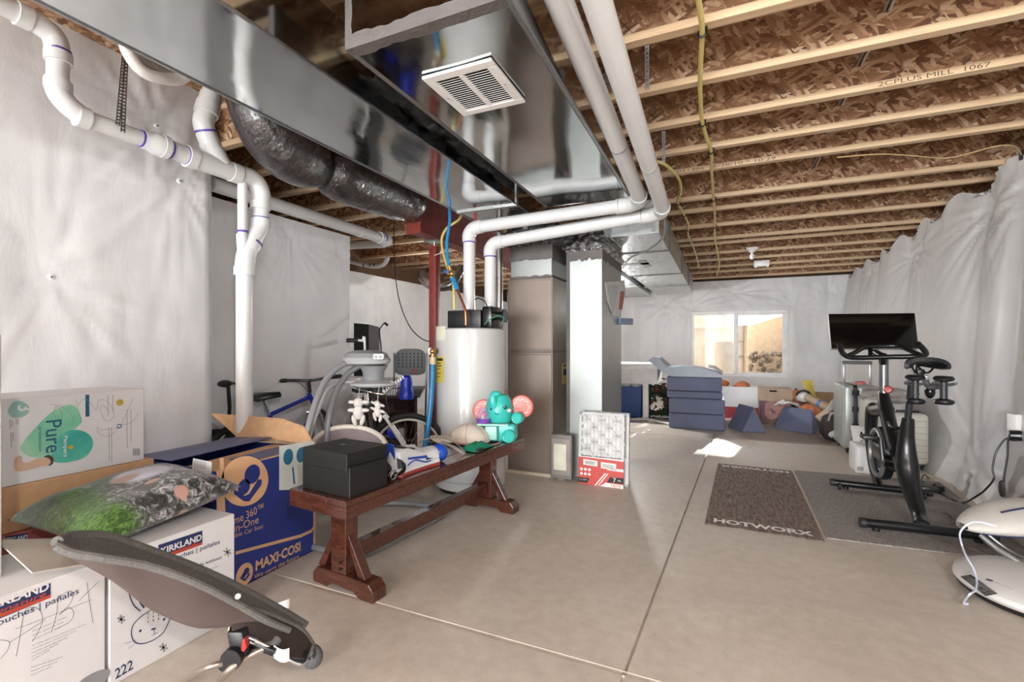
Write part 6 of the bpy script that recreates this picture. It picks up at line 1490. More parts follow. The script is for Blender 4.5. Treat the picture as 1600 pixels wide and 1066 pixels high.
    m = MB(); m.prism([a(576, 507), a(592, 511), a(594, 640), a(577, 640)], FW*.03); m.build('grey_panel', mat('grey_panel', '85868a', .4), o, smooth=0)
    o = thing('floor_lamp', 'thin black gooseneck lamp standing in the alcove', 'lamp', (*a(596, 600, 6.2).xy, 0))
    e = a(594, 560, 6.2); m = MB(); m.tube([V((e.x, e.y, 0)), a(596, 560, 6.2), a(593, 520, 6.2), a(595, 512, 6.2), a(601, 505, 6.2), a(606, 507, 6.2)], .008, 8, sub=5); m.build('stem', BLKM, o)
    m = MB(); m.tube([a(601, 504.5, 6.2), a(606, 509, 6.2)], .016, 10); m.build('lamp_head', BLKM, o)
    m = MB(); m.lathe([(0, .02), (.1, .015), (.11, 0)], (e.x, e.y, 0), 20); m.build('base', BLKM, o)
    # white appliance carton behind the bicycles
    q = at(510, 600, t=5.15); m = MB(); m.rbox(0, .36, 0, .30, 0, .88, .01, T=frame(V((q.x, q.y, 0)), RT, FW, V((0,0,1))))
    tag(m.build('white_cabinet', WHITEP, smooth=30), 'plain white cabinet standing behind the bicycles and the infant swing', 'cabinet')
    # handlebar of a scooter
    o = thing('kick_scooter', 'kick scooter with a black grip, seen above the infant swing head', 'scooter', (*at(568, 600, t=4.9).xy, 0))
    h = lambda px, py: at(px, py, t=4.9)
    m = MB(); e = h(571, 540); m.tube([h(559, 532), h(566, 533), h(570, 540), V((e.x, e.y, .1))], .012, 8, sub=4); m.build('stem', WHITEP, o)
    m = MB(); m.tube([h(542, 532), h(560, 532)], .022, 12); m.build('grip', BLACKP, o)
    m = MB(); m.rbox(-.06, .06, 0, .5, .06, .09, .01, T=frame(V((e.x, e.y, 0)), RT, FW, V((0,0,1)))); m.build('deck', BLKM, o)
    for yy in (.02, .5): m = MB(); m.torus(V((e.x, e.y, .05))+FW*yy, .035, .014, RT, 20, 8); m.build('wheel', TYRE, o)
build_alcove()
# ================================================================ the far end of the room
def build_far():
    # white folding table
    t = 7.6; a = lambda px, py, t=t: at(px, py, t=t)
    WT = mat('white_laminate', 'e4e2e0', .4)
    l, r_ = at(955, 580, y=7.75), at(1029, 580, y=7.75); zt = at(1000, 568, y=7.75).z
    o = thing('white_table', 'white height-adjustable table at the left of the foam couch stack', 'table', (l.x, 7.9, 0)); o['label'] = 'white table on a post leg beside the foam couch stack'
    m = MB(); m.rbox(l.x-.4, r_.x, 7.75, 8.4, zt-.10, zt, .02); m.build('tabletop', WT, o)
    m = MB(); m.box(l.x-.4, r_.x-.02, 7.77, 8.38, at(1000, 600, y=7.75).z, zt-.10); m.build('apron', mat('pale_linen', 'd9d7da', .8), o, smooth=0)
    m = MB(); p = at(1009, 620, y=7.95); m.box(p.x-.045, p.x+.045, 7.92, 8.0, .04, zt-.25); m.build('post_leg', WT, o, smooth=0, bevel=.005)
    m = MB(); m.tube([at(985, 656, y=7.9)*1, V((p.x, 7.9, .03)), V((p.x+.45, 7.55, .025))], .022, 8); m.tube([V((p.x-.3, 8.3, .03)), V((p.x+.5, 8.2, .03))], .02, 8); m.build('foot_rail', WT, o)
    # blue bin with white bundles
    c = at(988, 655, y=8.25); c.z = 0
    o = thing('storage_bin', 'dark blue plastic bin under the white table', 'bin', c)
    m = MB(); w0, w1, h = .17, .20, .52; m.add([V(c)+V(q) for q in ((-w0,-w0,0),(w0,-w0,0),(w0,w0,0),(-w0,w0,0),(-w1,-w1,h),(w1,-w1,h),(w1,w1,h),(-w1,w1,h))], [(3,2,1,0),(0,1,5,4),(1,2,6,5),(2,3,7,6),(3,0,4,7)]); m.build('bin_body', mat('navy_plastic', '2c4a86', .4), o, smooth=0, bevel=.02)
    m = MB(); m.tube([c+V((-w1,-w1,h)), c+V((w1,-w1,h)), c+V((w1,w1,h)), c+V((-w1,w1,h))], .016, 8, closed=True); m.build('bin_rim', mat('navy_plastic', '2c4a86', .4), o)
    for k, dx in enumerate((-.10, .08)): m = MB(); m.ell(c+V((dx, -.08, h+.03)), (.09, .08, .06), 16, 10); tag(m.build('white_bundle', WHITEP), ('small white bundle in the dark blue bin, nearer the plenum', 'small white bundle in the dark blue bin, nearer the table leg')[k], 'bundle', 'bundles in the bin')
    # wreath
    c = at(1028, 632, y=8.3); o = thing('wreath', 'dark green and red holiday wreath leaning under the white table', 'wreath', (c.x, c.y, 0)); random.seed(3)
    m = MB(); m2 = MB()
    for k in range(700):
        a_ = random.uniform(0, 2*math.pi); rr = random.gauss(.2, .05); q = c+V((rr*math.cos(a_), random.uniform(-.06, .06), rr*1.35*math.sin(a_)*1.0))
        q.z = max(q.z, .03); dr = V((random.uniform(-1, 1), random.uniform(-1, .3), random.uniform(-1, 1))).normalized()
        (m if k % 3 else m2).add([q, q+dr*.05+V((.02, 0, .01)), q+dr*.10, q+dr*.05-V((.02, 0, .01))], [(0, 1, 2, 3)])
    m.rec = m2.rec = False
    m.build('foliage', mat('fir_green', '2e4a33', .8, var=.4, scale=30), o, smooth=0); m2.build('red_leaves', mat('dried_red', '6f3a2e', .8, var=.4, scale=30), o, smooth=0)
    m = MB(); m.torus(c, .2, .035, (0, 1, 0), 30, 8); m.v = [(p[0], p[1], max(.01, p[2])) for p in m.v]; m.build('ring', mat('dark_twig', '2b221b', .9), o)
    # foam play couch: stacked slabs
    foam = mat('slate_blue_microsuede', '666c85', .9, var=.05, scale=4, bump=.15, bscale=120)
    x0, x1, y0 = at(1045, 640, y=7.36).x, at(1133, 640, y=7.36).x, 7.36
    T0 = rotz(R(2), (x0, y0, 0)); zs = [0, .225, .45, .555, .765]
    names = ('lowest of the slate blue foam slabs stacked under the pale folded mat', 'second slate blue foam slab up in the stack under the pale mat', 'thin third slate blue foam slab in the stack under the pale mat', 'topmost slate blue foam slab, directly under the pale folded mat')
    for k in range(4):
        j = (0, .012, -.006, .0)[k]; m = MB(T0 @ Matrix.Translation((j, .01*k, 0))); m.rbox(x0-.005*k*2, x1-.012*k, y0, y0+.85, zs[k]+.002, zs[k+1]-.002, .022, 3)
        tag(m.build('foam_slab', foam), names[k], 'foam slab', 'stacked foam slabs')
    # zips
    # pale folded mat on top
    pm = mat('pale_blue_grey_vinyl', '9ea6b4', .5, var=.04, bump=.1, bscale=30); y = 7.36
    pr = [(1013, 563), (1022, 558), (1030, 561), (1040, 571), (1047, 574), (1066, 573), (1090, 575), (1112, 580), (1126, 585), (1128, 590)]
    pr = [at(px, py, y=y) for px, py in pr]; lo = [at(px, py, y=y) for px, py in ((1030, 577), (1036, 583), (1044, 586), (1048, 591.2), (1090, 591.2), (1127, 591.2))]
    up = spline(pr, 4)
    m = MB(); zmin = .77
    outl = up + [V((q.x, q.y, max(q.z, zmin))) for q in lo[::-1]]
    m.prism(outl, (0, .6, 0)); o = m.build('folded_mat', pm, smooth=40); tag(o, 'pale blue-grey folded mat draped on top of the foam slab stack', 'mat')
    p = at(1112, 578, y=7.6); m = MB(); m.sheet(lambda u, v: (p.x-.05+.2*u, 7.5+.25*v, zmin+.15-.10*u*u+.02*math.sin(9*v)), 10, 8, .004); tag(m.build('white_cloth', WHITEP, smooth=70), 'small white cloth on the pale folded mat near the window', 'cloth')
    # wedges
    def wedge(pts, ridge, label):
        q = [V((*at(px, py, z=0).xy, .001)) for px, py in pts]; rr = ridge
        m = MB(); m.add(q+rr, [(3, 2, 1, 0), (0, 1, 5, 4), (2, 3, 4, 5), (1, 2, 5), (3, 0, 4)]); tag(m.build('foam_wedge', foam, smooth=0, bevel=.02), label, 'foam wedge', 'foam wedges')
    A, B, C = V((*at(1136, 667, z=0).xy, .001)), V((*at(1160, 676, z=0).xy, .001)), V((*at(1199, 677, z=0).xy, .001))
    D = C+(A-B); h = .36
    r0 = (B+C)/2+V((0, .02, h)); r1 = (A+D)/2+V((0, .02, h))
    m = MB(); m.add([A, B, C, D, r1, r0], [(3, 2, 1, 0), (0, 1, 5, 4), (2, 3, 4, 5), (1, 2, 5), (3, 0, 4)]); tag(m.build('foam_wedge', foam, smooth=0, bevel=.02), 'slate blue triangular foam wedge end-on beside the foam slab stack', 'foam wedge', 'foam wedges')
    A, B, C = V((*at(1208, 670, z=0).xy, .001)), V((*at(1268, 679.5, z=0).xy, .001)), V((*at(1286, 676, z=0).xy, .001))
    D = A+(C-B); h = .335; m = MB(); r0, r1 = (A+D)/2+V((.06, 0, h)), (B+C)/2+V((-.06, 0, h))
    m.add([A, B, C, D, r0, r1], [(3, 2, 1, 0), (0, 1, 5, 4), (2, 3, 4, 5), (1, 2, 5), (3, 0, 4)]); tag(m.build('foam_wedge', foam, smooth=0, bevel=.02), 'slate blue triangular foam wedge lying lengthwise before the orange pumpkins', 'foam wedge', 'foam wedges')
    # white carton with a red base
    y = 8.75; P = lambda px, py, y=y: at(px, py, y=y)
    a_, b_ = P(1128, 604), P(1186, 670)
    o = thing('toy_carton', 'white carton with a red lower band behind the end-on foam wedge', 'box', (a_.x, y, 0))
    zr = P(1150, 636).z
    m = MB(); m.box(a_.x, b_.x, y, y+.4, zr, a_.z); m.build('upper_side', CARTON, o, smooth=0)
    m = MB(); m.box(a_.x+.01, b_.x-.01, y+.01, y+.39, 0, zr); m.build('lower_side', mat('crimson_card', 'a03038', .5), o, smooth=0)
    for k, (px, py, s, c) in enumerate(((1131, 599, .09, 'a8683c'), (1160, 604, .12, 'b06a48'), (1150, 606, .07, '9a5a3a'))):
        q = P(px, py, y+.15); m = MB(); m.ell(q, (s, .08, s*.75), 16, 10); tag(m.build('soft_toy', mat('brown_plush_'+c, c, .9, bump=.4, bscale=80)), ('brown soft toy poking from the white carton beside the foam slabs', 'long brown soft toy lying across the middle of the white carton', 'small dark brown soft toy between two others in the white carton')[k], 'soft toy', 'soft toys in the carton')
    # printed box
    y = 8.3; a_, b_ = P(1187, 607, y), P(1237, 663, y)
    o = thing('printed_box', 'tan lidded box with a pink printed picture on its side', 'box', (a_.x, y, 0)); zl = P(1210, 627, y).z
    m = MB(); m.box(a_.x+.01, b_.x, y+.01, y+.45, 0, zl); m.build('box_body', mat('umber_card', '6b5347', .6), o, smooth=0)
    m = MB(); m.box(a_.x, b_.x+.01, y, y+.46, zl-.0, a_.z); m.build('lid', mat('tan_card', 'b39a83', .6), o, smooth=0)
    m = MB(); q = P(1208, 610, y); m.box(q.x-.05, q.x+.05, y-.003, y, q.z-.025, q.z+.0); m.build('hand_hole', DARK, o, smooth=0)
    m = MB(); o_ = V((0, y+.008, 0)); G = lambda px, py: (P(px, py, y).x, P(px, py, y).z)
    m.flat(spl2([G(1196, 632), G(1204, 626), G(1222, 627), G(1234, 632), G(1230, 642), G(1220, 650), G(1206, 656), G(1196, 650)]), o_, XV, ZV, .002); m.build('pink_print', mat('dusty_pink_print', 'b07f78', .6, var=.15, scale=14), o, smooth=0)
    m = MB(); m.flat(spl2([G(1190, 632), G(1196, 628), G(1194, 640), G(1196, 655), G(1190, 650)]), o_, XV, ZV, .0025); m.flat(spl2([G(1204, 638), G(1209, 642), G(1213, 646), G(1206, 645)]), o_, XV, ZV, .003); m.build('pale_print', mat('mauve_print', '7b4a66', .6), o, smooth=0)
    # pumpkins
    for k, (px, py, y, s, lab) in enumerate(((1243, 622, 9.05, .17, 'orange pumpkin behind the printed box'), (1263, 645, 8.35, .165, 'larger orange pumpkin behind the lengthwise foam wedge'))):
        c = P(px, py, y); o = thing('pumpkin', lab, 'pumpkin', c)
        m = MB(); m.grid(lambda u, v: c + V((s*math.sin(math.pi*v)*(1+.06*math.cos(u*2*math.pi*10))*math.cos(2*math.pi*u), s*math.sin(math.pi*v)*(1+.06*math.cos(u*2*math.pi*10))*math.sin(2*math.pi*u), s*.8*math.cos(math.pi*v))), 60, 14, cu=True); m.build('shell', mat('pumpkin_orange', 'dd8a5e', .5), o, smooth=70)
        m = MB(); m.tube([c+V((0, 0, s*.75)), c+V((.01, 0, s*.95))], [.025, .018], 8); m.build('stem', mat('dry_stem', '7a6a44', .8), o)
        # plinth beneath
        m = MB(); m.rbox(c.x-.14, c.x+.14, c.y-.12, c.y+.12, 0, c.z-s*.72, .02); tag(m.build('storage_crate', mat('dark_crate', '2a2523', .6)), ('dark crate under the pumpkin behind the printed box', 'dark crate under the larger pumpkin')[k], 'crate')
    # white and black headset-like toy, tube, yellow bar, flat carton
    c = P(1255, 620, 8.4); o = thing('toy_helmet', 'white and black round toy resting by the tan tube', 'toy', c)
    m = MB(); m.ell(c, (.12, .1, .09), 18, 12); m.build('shell', WHITEP, o); m = MB(); m.torus(c+V((0, -.05, .01)), .09, .018, (.1, 1, .2), 24, 8); m.build('black_band', BLACKP, o)
    a1, b1 = P(1262, 621, 8.2), P(1298, 639, 7.8); o = thing('cardboard_tube', 'tan cardboard tube with a blue band leaning on the crate', 'tube', b1)
    m = MB(); m.cyl(a1, b1, .06, n=20); m.build('tube', mat('tan_tube', 'b29c80', .6), o); m = MB(); d = (b1-a1); m.cyl(a1+d*.55, a1+d*.68, .0615, n=20); m.build('blue_band', mat('blue_tape', '5a7fae', .5), o)
    m = MB(); q0, q1 = P(1261, 594, 9.5), P(1270, 640, 9.3); m.rbox(-.07, .07, -.03, .03, 0, (q0-V((q1.x, q1.y, 0))).length, .006, T=frame(V((q1.x+.05, q1.y, 0)), XV, YV, (q0-V((q1.x+.05, q1.y, 0))).normalized())); tag(m.build('yellow_beam', mat('straw_yellow', 'd8c25c', .6)), 'straw yellow foam bar standing on end by the window wall', 'foam bar')
    a_, b_ = P(1274, 613, 10.3), P(1308, 660, 10.3); o = thing('flat_carton', 'flattened brown carton leaning on the window wall by the corner', 'box', (a_.x, 10.3, 0))
    m = MB(); m.prism([V((a_.x, 10.15, .002)), V((b_.x, 10.15, .002)), V((b_.x, 10.35, a_.z)), V((a_.x, 10.35, a_.z))], (0, .05, 0)); m.build('carton', mat('brown_card', '9c7f60', .7), o, smooth=0)
    # bags, cartons and shoes by the suitcases
    y = 7.55; q = P(1291, 655, y); m = MB(); m.rbox(-.05, .05, -.12, .12, 0, .30, .004, T=Matrix.Translation((q.x-.04, y, 0)) @ Matrix.Rotation(R(9), 4, 'Y')); tag(m.build('narrow_carton', mat('tan_card', 'b39a83', .6), smooth=0), 'narrow tan carton leaning between the long foam wedge and the dark bag', 'box')
    m = MB(); m.rbox(-.02, .02, -.10, .10, -.10, .10, .004, T=Matrix.Translation((P(1287, 647, 7.45).x, 7.45, P(1287, 647, 7.45).z)) @ Matrix.Rotation(R(48), 4, 'Y')); tag(m.build('pale_carton_flap', mat('pale_tan_card', 'cdb8a0', .6), smooth=0), 'pale carton lid tilted on top of the narrow tan carton', 'box lid')
    c = P(1303, 668, 7.2); o = thing('duffel_bag', 'dark duffel bag slumped beside the suitcases', 'bag', (c.x, 7.2, 0))
    m = MB(); m.grid(lambda u, v: (c.x+.13*(1+.5*noise.noise(V((math.cos(6.28*u)*2, math.sin(6.28*u)*2, v*3))))*math.sin(math.pi*v)**.6*math.cos(2*math.pi*u), 7.25+.2*math.sin(math.pi*v)**.6*math.sin(2*math.pi*u), max(0, .17-.17*math.cos(math.pi*v))), 30, 16, cu=True); m.build('bag_body', mat('dark_umber_nylon', '2f2523', .7), o, smooth=70)
    m = MB(); m.tube([(c.x-.08, 7.08, .28), (c.x-.06, 7.0, .38), (c.x+.05, 7.0, .38), (c.x+.08, 7.08, .28)], .012, 8, sub=5); m.build('handle', mat('grey_webbing', 'aeaaa8', .7, bump=.3, bscale=200), o)
    for k, (px, py, yy, rt, lab) in enumerate(((1303, 633, 7.25, .5, 'grey shoe balanced on the dark duffel bag, sole outward'), (1309, 678, 7.0, 1.2, 'dark grey shoe hanging low on the dark duffel bag'))):
        c2 = P(px, py, yy); o = thing('walking_shoe', lab, 'shoe', c2, group='shoes on the duffel bag'); Mx = Matrix.Translation(c2) @ Matrix.Rotation(rt, 4, 'Y')
        m = MB(Mx); m.ell((0, 0, 0), (.042, .04, .10), 18, 12, e=.85); m.build('upper', mat('grey_knit', '8d8a8b' if k == 0 else '4a4646', .8), o)
        m = MB(Mx); m.ell((-.02, -.035, 0), (.04, .014, .104), 18, 12, e=.85); m.build('sole', mat('pale_sole', 'b5b1ae', .6), o)
    m = MB(); c = P(1225, 641, 8.0); m.sheet(lambda u, v: (c.x-.12+.32*u, 7.95+.2*v, .335+.06*noise.noise(V((u*4, v*4, 3)))+.05*math.sin(3*u)), 14, 10, .006); tag(m.build('white_cloth', WHITEP, smooth=70), 'crumpled white and grey cloth between the printed box and the larger pumpkin', 'cloth')
build_far()
# ================================================================ mats
def build_mats():
    def weave(name, c1, c2, sc):
        t = NT(name); a = t.noise(t.coords((sc, sc*.16, 1)), 1, 3, .6); b = t.noise(t.coords((sc*.2, sc, 1)), 1, 3, .6)
        t.set(base=t.mix(.45, t.ramp(a, [(.35, lin(c1)), (.65, lin(c2))]), t.ramp(b, [(.35, lin(c1)), (.65, lin(c2))])), rough=.92); t.bump(a, .5, .004); return t.m
    q = [V((-.024, 5.352, 0)), V((.640, 5.332, 0)), (V((.600, 3.506, 0))), V((-.101, 3.514, 0))]
    o = thing('exercise_mat', 'brown woven exercise mat with white lettering, lying on the open floor', 'mat', (.28, 4.4, 0))
    m = MB(); m.prism([p+V((0, 0, .0005)) for p in q], (0, 0, .006)); m.build('mat', weave('brown_weave', '463932', '9a8a80', 55), o, smooth=0)
    m = MB(); dx = (q[2]-q[3]).normalized(); dy = V((-dx.y, dx.x, 0)); m.text('HOTWORX', q[3]+dx*.055+dy*.055+V((0, 0, .0065)), dx, dy, w=.60, h=.085, bold=.035, lift=.0012)
    m.build('lettering', mat('white_print', 'f2efec', .8), o, smooth=0)
    m = MB(); dx = (q[0]-q[1]).normalized(); dy = V((-dx.y, dx.x, 0)); m.text('HOTWORX', q[1]+dx*.035+dy*.05+V((0, 0, .0065)), dx, dy, w=.60, h=.075, bold=.035, lift=.0012); m.build('lettering', mat('white_print', 'f2efec', .8), o, smooth=0)
    m = MB(); m.prism([V((.662, 5.35, .001)), V((1.80, 5.43, .001)), V((1.68, 3.633, .001)), V((.622, 3.572, .001))], (0, 0, .008)); o = m.build('rubber_mat', weave('grey_weave', '736e6b', 'a9a3a0', 110), smooth=0); tag(o, 'dark grey ribbed mat under the exercise bike', 'mat')
build_mats()
# ================================================================ exercise bike
def build_bike():
    bk = mat('satin_black_frame', '19191b', .32, .2, coat=.3); gl = mat('black_gloss', '0e0e10', .2); dk = mat('charcoal_part', '2c2c2f', .45)
    X0 = 1.21; x = lambda px, py, X=X0: at(px, py, x=X)
    o = thing('exercise_bike', 'black upright exercise bike with a large screen standing on the grey ribbed mat', 'exercise bike', (X0, 4.4, .009))
    zf = .055
    L, R_ = at(1352, 817, z=zf), at(1548, 838, z=zf); mid = at(1440, 826, z=zf)
    m = MB(); m.tube([L, R_], .030, 16); m.build('rear_stabiliser', bk, o)
    for e in (L, R_):
        d = (R_-L).normalized()*(1 if e is R_ else -1); m = MB(); m.cyl(e, e+d*.03, .033, n=16); m.build('end_cap', dk, o)
        c = e-d*.06; m = MB(); m.cyl((c.x, c.y, .009), (c.x, c.y, .035), .022, n=14); m.build('levelling_foot', BLACKP, o)
    FL = at(1304, 754, z=zf); FR = V((FL.x+.62, FL.y-.03, zf))
    m = MB(); m.tube([FL, FR], .028, 16); m.build('front_stabiliser', bk, o)
    for e, s in ((FL, -1), (FR, 1)):
        m = MB(); m.cyl(e, e+V((s*.03, 0, 0)), .031, n=16); m.build('end_cap', dk, o)
        m = MB(); m.torus((e.x-s*.03, e.y-.035, .036), .018, .012, (1, 0, 0), 16, 8); m.build('transport_wheel', dk, o)
        m = MB(); m.cyl((e.x-s*.08, e.y, .009), (e.x-s*.08, e.y, .035), .02, n=14); m.build('levelling_foot', BLACKP, o)
    # frame
    m = MB(); m.tube([mid+V((0, 0, .02)), x(1436, 805), x(1424, 765), x(1417, 728), x(1416, 690), x(1419, 655)], [.045, .04, .055, .07, .05, .035], 18, sub=6); m.build('rear_frame', bk, o)
    m = MB(); m.tube([x(1412, 735), x(1400, 700), x(1389, 660), x(1383, 632), x(1380, 612)], [.05, .052, .05, .05, .035], 18, sub=6); m.build('main_beam', bk, o)
    fm = V((X0, FL.y-.02, .06))
    m = MB(); m.tube([x(1386, 640), x(1376, 645)+V((0, .12, 0)), V((X0, 5.02, .68)), V((X0, 5.06, .45)), V((X0, 4.98, .2)), fm], [.05, .05, .05, .045, .04, .03], 16, sub=6); m.build('front_frame', bk, o)
    m = MB(); m.tube([x(1418, 660), x(1424, 600), x(1426, 590)], .021, 14); m.build('seat_post', mat('brushed_dark_steel', '55575b', .3, .8), o)
    m = MB(); c = x(1410, 668); m.tube([c+V((-.03, -.05, .0)), c+V((-.09, -.06, .01)), c+V((-.10, -.05, .045))], .012, 10, sub=4); m.build('adjustment_lever', bk, o)
    # flywheel and its guard
    fc = V((X0, 4.74, .36))
    m = MB(); m.lathe([(0, -.02), (.17, -.02), (.205, -.028), (.215, 0), (.205, .028), (.17, .02), (0, .02)], fc, 44, axis=(1, 0, 0)); m.build('flywheel', mat('dark_flywheel', '3b3c3f', .25, .8), o)
    m = MB(); m.torus(fc+V((-.035, 0, 0)), .185, .02, (1, 0, 0), 44, 8); m.build('wheel_guard', mat('silver_guard', '98999b', .3, .6), o)
    m = MB(); b = V((X0, 4.38, .37)); m.rbox(X0-.05, X0+.05, 4.30, 4.86, .30, .44, .03, 3); m.build('drive_cover', bk, o)
    m = MB(); m.cyl(b-V((.09, 0, 0)), b+V((.09, 0, 0)), .045, n=20); m.build('crank_hub', gl, o)
    # cranks
    for s, dv in ((-1, V((0, .04, .165))), (1, V((0, -.04, -.165)))):
        e = b+V((s*.095, 0, 0))+dv; m = MB(); m.tube([b+V((s*.09, 0, 0)), e], [.020, .014], 12); c = m.build('crank_arm', mat('brushed_dark_steel', '55575b', .3, .8), o)
        p = e+V((s*.07, 0, 0)); m = MB(); m.rbox(p.x-.05, p.x+.05, p.y-.05, p.y+.05, p.z-.016, p.z+.016, .008); m.torus(p+V((0, .02, .03)), .045, .007, (0, 1, .3), 20, 6, 0, math.pi); m.build('pedal', BLACKP, c)
    # handlebar post, bars, screen
    m = MB(); m.tube([x(1381, 640), x(1381, 556)], .032, 16); m.build('handlebar_post', mat('silver_post', '8d8f92', .3, .7), o)
    m = MB(); k = x(1388, 609, X0-.01); m.lathe([(0, .03), (.022, .028), (.030, .015), (.026, 0), (.015, -.012)], k, 18, axis=(-.3, -1, .1)); m.build('resistance_knob', mat('red_plastic', 'b8322c', .35), o)
    B = lambda px, py, y: at(px, py, y=y)
    m = MB(); m.tube([B(1312, 537, 4.42), B(1314, 547, 4.45), B(1320, 555, 4.52), B(1334, 559, 4.58), B(1386, 558, 4.58), B(1430, 557, 4.55), B(1446, 554, 4.48), B(1443, 546, 4.42), B(1434, 537, 4.38)], .020, 14, sub=6); m.build('lower_handlebar', bk, o)
    m = MB(); m.tube([B(1324, 557, 4.56), B(1338, 550, 4.66), B(1352, 543, 4.74), B(1380, 541, 4.76), B(1404, 541, 4.74), B(1422, 548, 4.64), B(1438, 555, 4.54)], .018, 14, sub=6); m.build('upper_handlebar', bk, o)
    m = MB(); m.tube([B(1360, 545, 4.74), B(1360, 556, 4.60)], .016, 10); m.tube([B(1380, 556, 4.6), B(1380, 566, 4.66)], .03, 12); m.build('bar_stem', bk, o)
    T = [B(1293.5, 490.5, 4.90), B(1430, 489, 4.90), B(1442.5, 545.5, 4.80), B(1300.5, 545.5, 4.80)]
    T[3].x = T[0].x+.005; T[2].x = T[1].x-.005; n = (T[1]-T[0]).cross(T[3]-T[0]).normalized(); n = n if n.y > 0 else -n
    m = MB(); m.prism(T, n*.035); m.build('screen_housing', mat('silver_bezel', 'b6b6b8', .3, .5), o, smooth=0, bevel=.008)
    c = sum(T, V())/4; m = MB(); m.prism([c+(p-c)*.985-n*.003 for p in T], n*.004); m.build('screen', mat('black_screen', '070708', .08, coat=.3), o, smooth=0, bevel=.006)
    m = MB(); m.tube([c+n*.04, c+n*.10-V((0, 0, .1)), x(1381, 556)+V((0, .06, 0))], .025, 12, sub=4); m.build('screen_arm', bk, o)
    # saddle
    sc_ = x(1437, 572)
    m = MB()
    def sad(u, v):
        yy = .16-.29*u; w = .020+.075*max(0, (u-.3)/.7)**1.2; a = math.pi*(v-.5)*1.2
        return sc_+V((w*math.sin(a)*1.15, yy, .03+.008*u-.045*(1-math.cos(a))*(.45+.55*u)+.012*max(0, u-.8)*5))
    m.sheet(sad, 18, 14, .026); m.build('saddle', mat('black_vinyl', '141416', .35), o)
    m = MB()
    for s in (-1, 1): m.tube([sc_+V((s*.045, -.10, .0)), sc_+V((s*.03, -.02, -.045)), sc_+V((s*.015, .10, -.0))], .006, 8, sub=4)
    m.build('saddle_rails', BLKM, o)
    m = MB(); m.rbox(sc_.x-.02, sc_.x+.02, sc_.y-.12, sc_.y+.08, sc_.z-.085, sc_.z-.055, .008); m.build('seat_slider', mat('silver_bezel', 'b6b6b8', .3, .5), o)
    m = MB(); m.rbox(sc_.x-.02, sc_.x+.02, sc_.y-.03, sc_.y+.03, sc_.z-.06, sc_.z-.02, .008); m.build('seat_clamp', BLKM, o)
    # weight cradle
    m = MB(); w0, w1 = B(1437, 600, 3.84), B(1480, 604, 3.80)
    m.tube([sc_+V((0, -.1, -.09)), B(1452, 604, 3.9), w1+V((0, .03, 0))], .018, 12, sub=4)
    for p in (B(1432, 598, 3.84), B(1476, 599, 3.80)): m.torus(p, .055, .010, (0, .3, 1), 24, 8, math.pi*.0, math.pi*1.3)
    m.build('weight_cradle', mat('grey_cradle', '6d6e72', .35, .3), o)
    for (px, y0, y1, yy), lab in zip(((1430, 590, 627, 3.78), (1474.5, 592, 628, 3.74)), ('small black dumbbell standing in the cradle right behind the bike saddle post', 'small black dumbbell standing in the outer cradle nearest the plastic wall')):
        a, b_ = B(px, y0, yy), B(px, y1, yy); d = thing('dumbbell', lab, 'dumbbell', b_, group='dumbbells on the bike')
        m = MB(); m.cyl(a, b_, .019, n=14); m.build('grip', dk, d)
        for p, s in ((a, 1), (b_, -1)): m = MB(); m.lathe([(0, .018), (.04, .016), (.052, .004), (.048, -.01), (.02, -.02)], p, 24, axis=(0, 0, s)); m.build('weight_head', BLACKP, d)
    m = MB(); c = B(1453, 612, 3.92); m.ell(c, (.028, .03, .045), 14, 10); m.build('cradle_hub', gl, o)
build_bike()
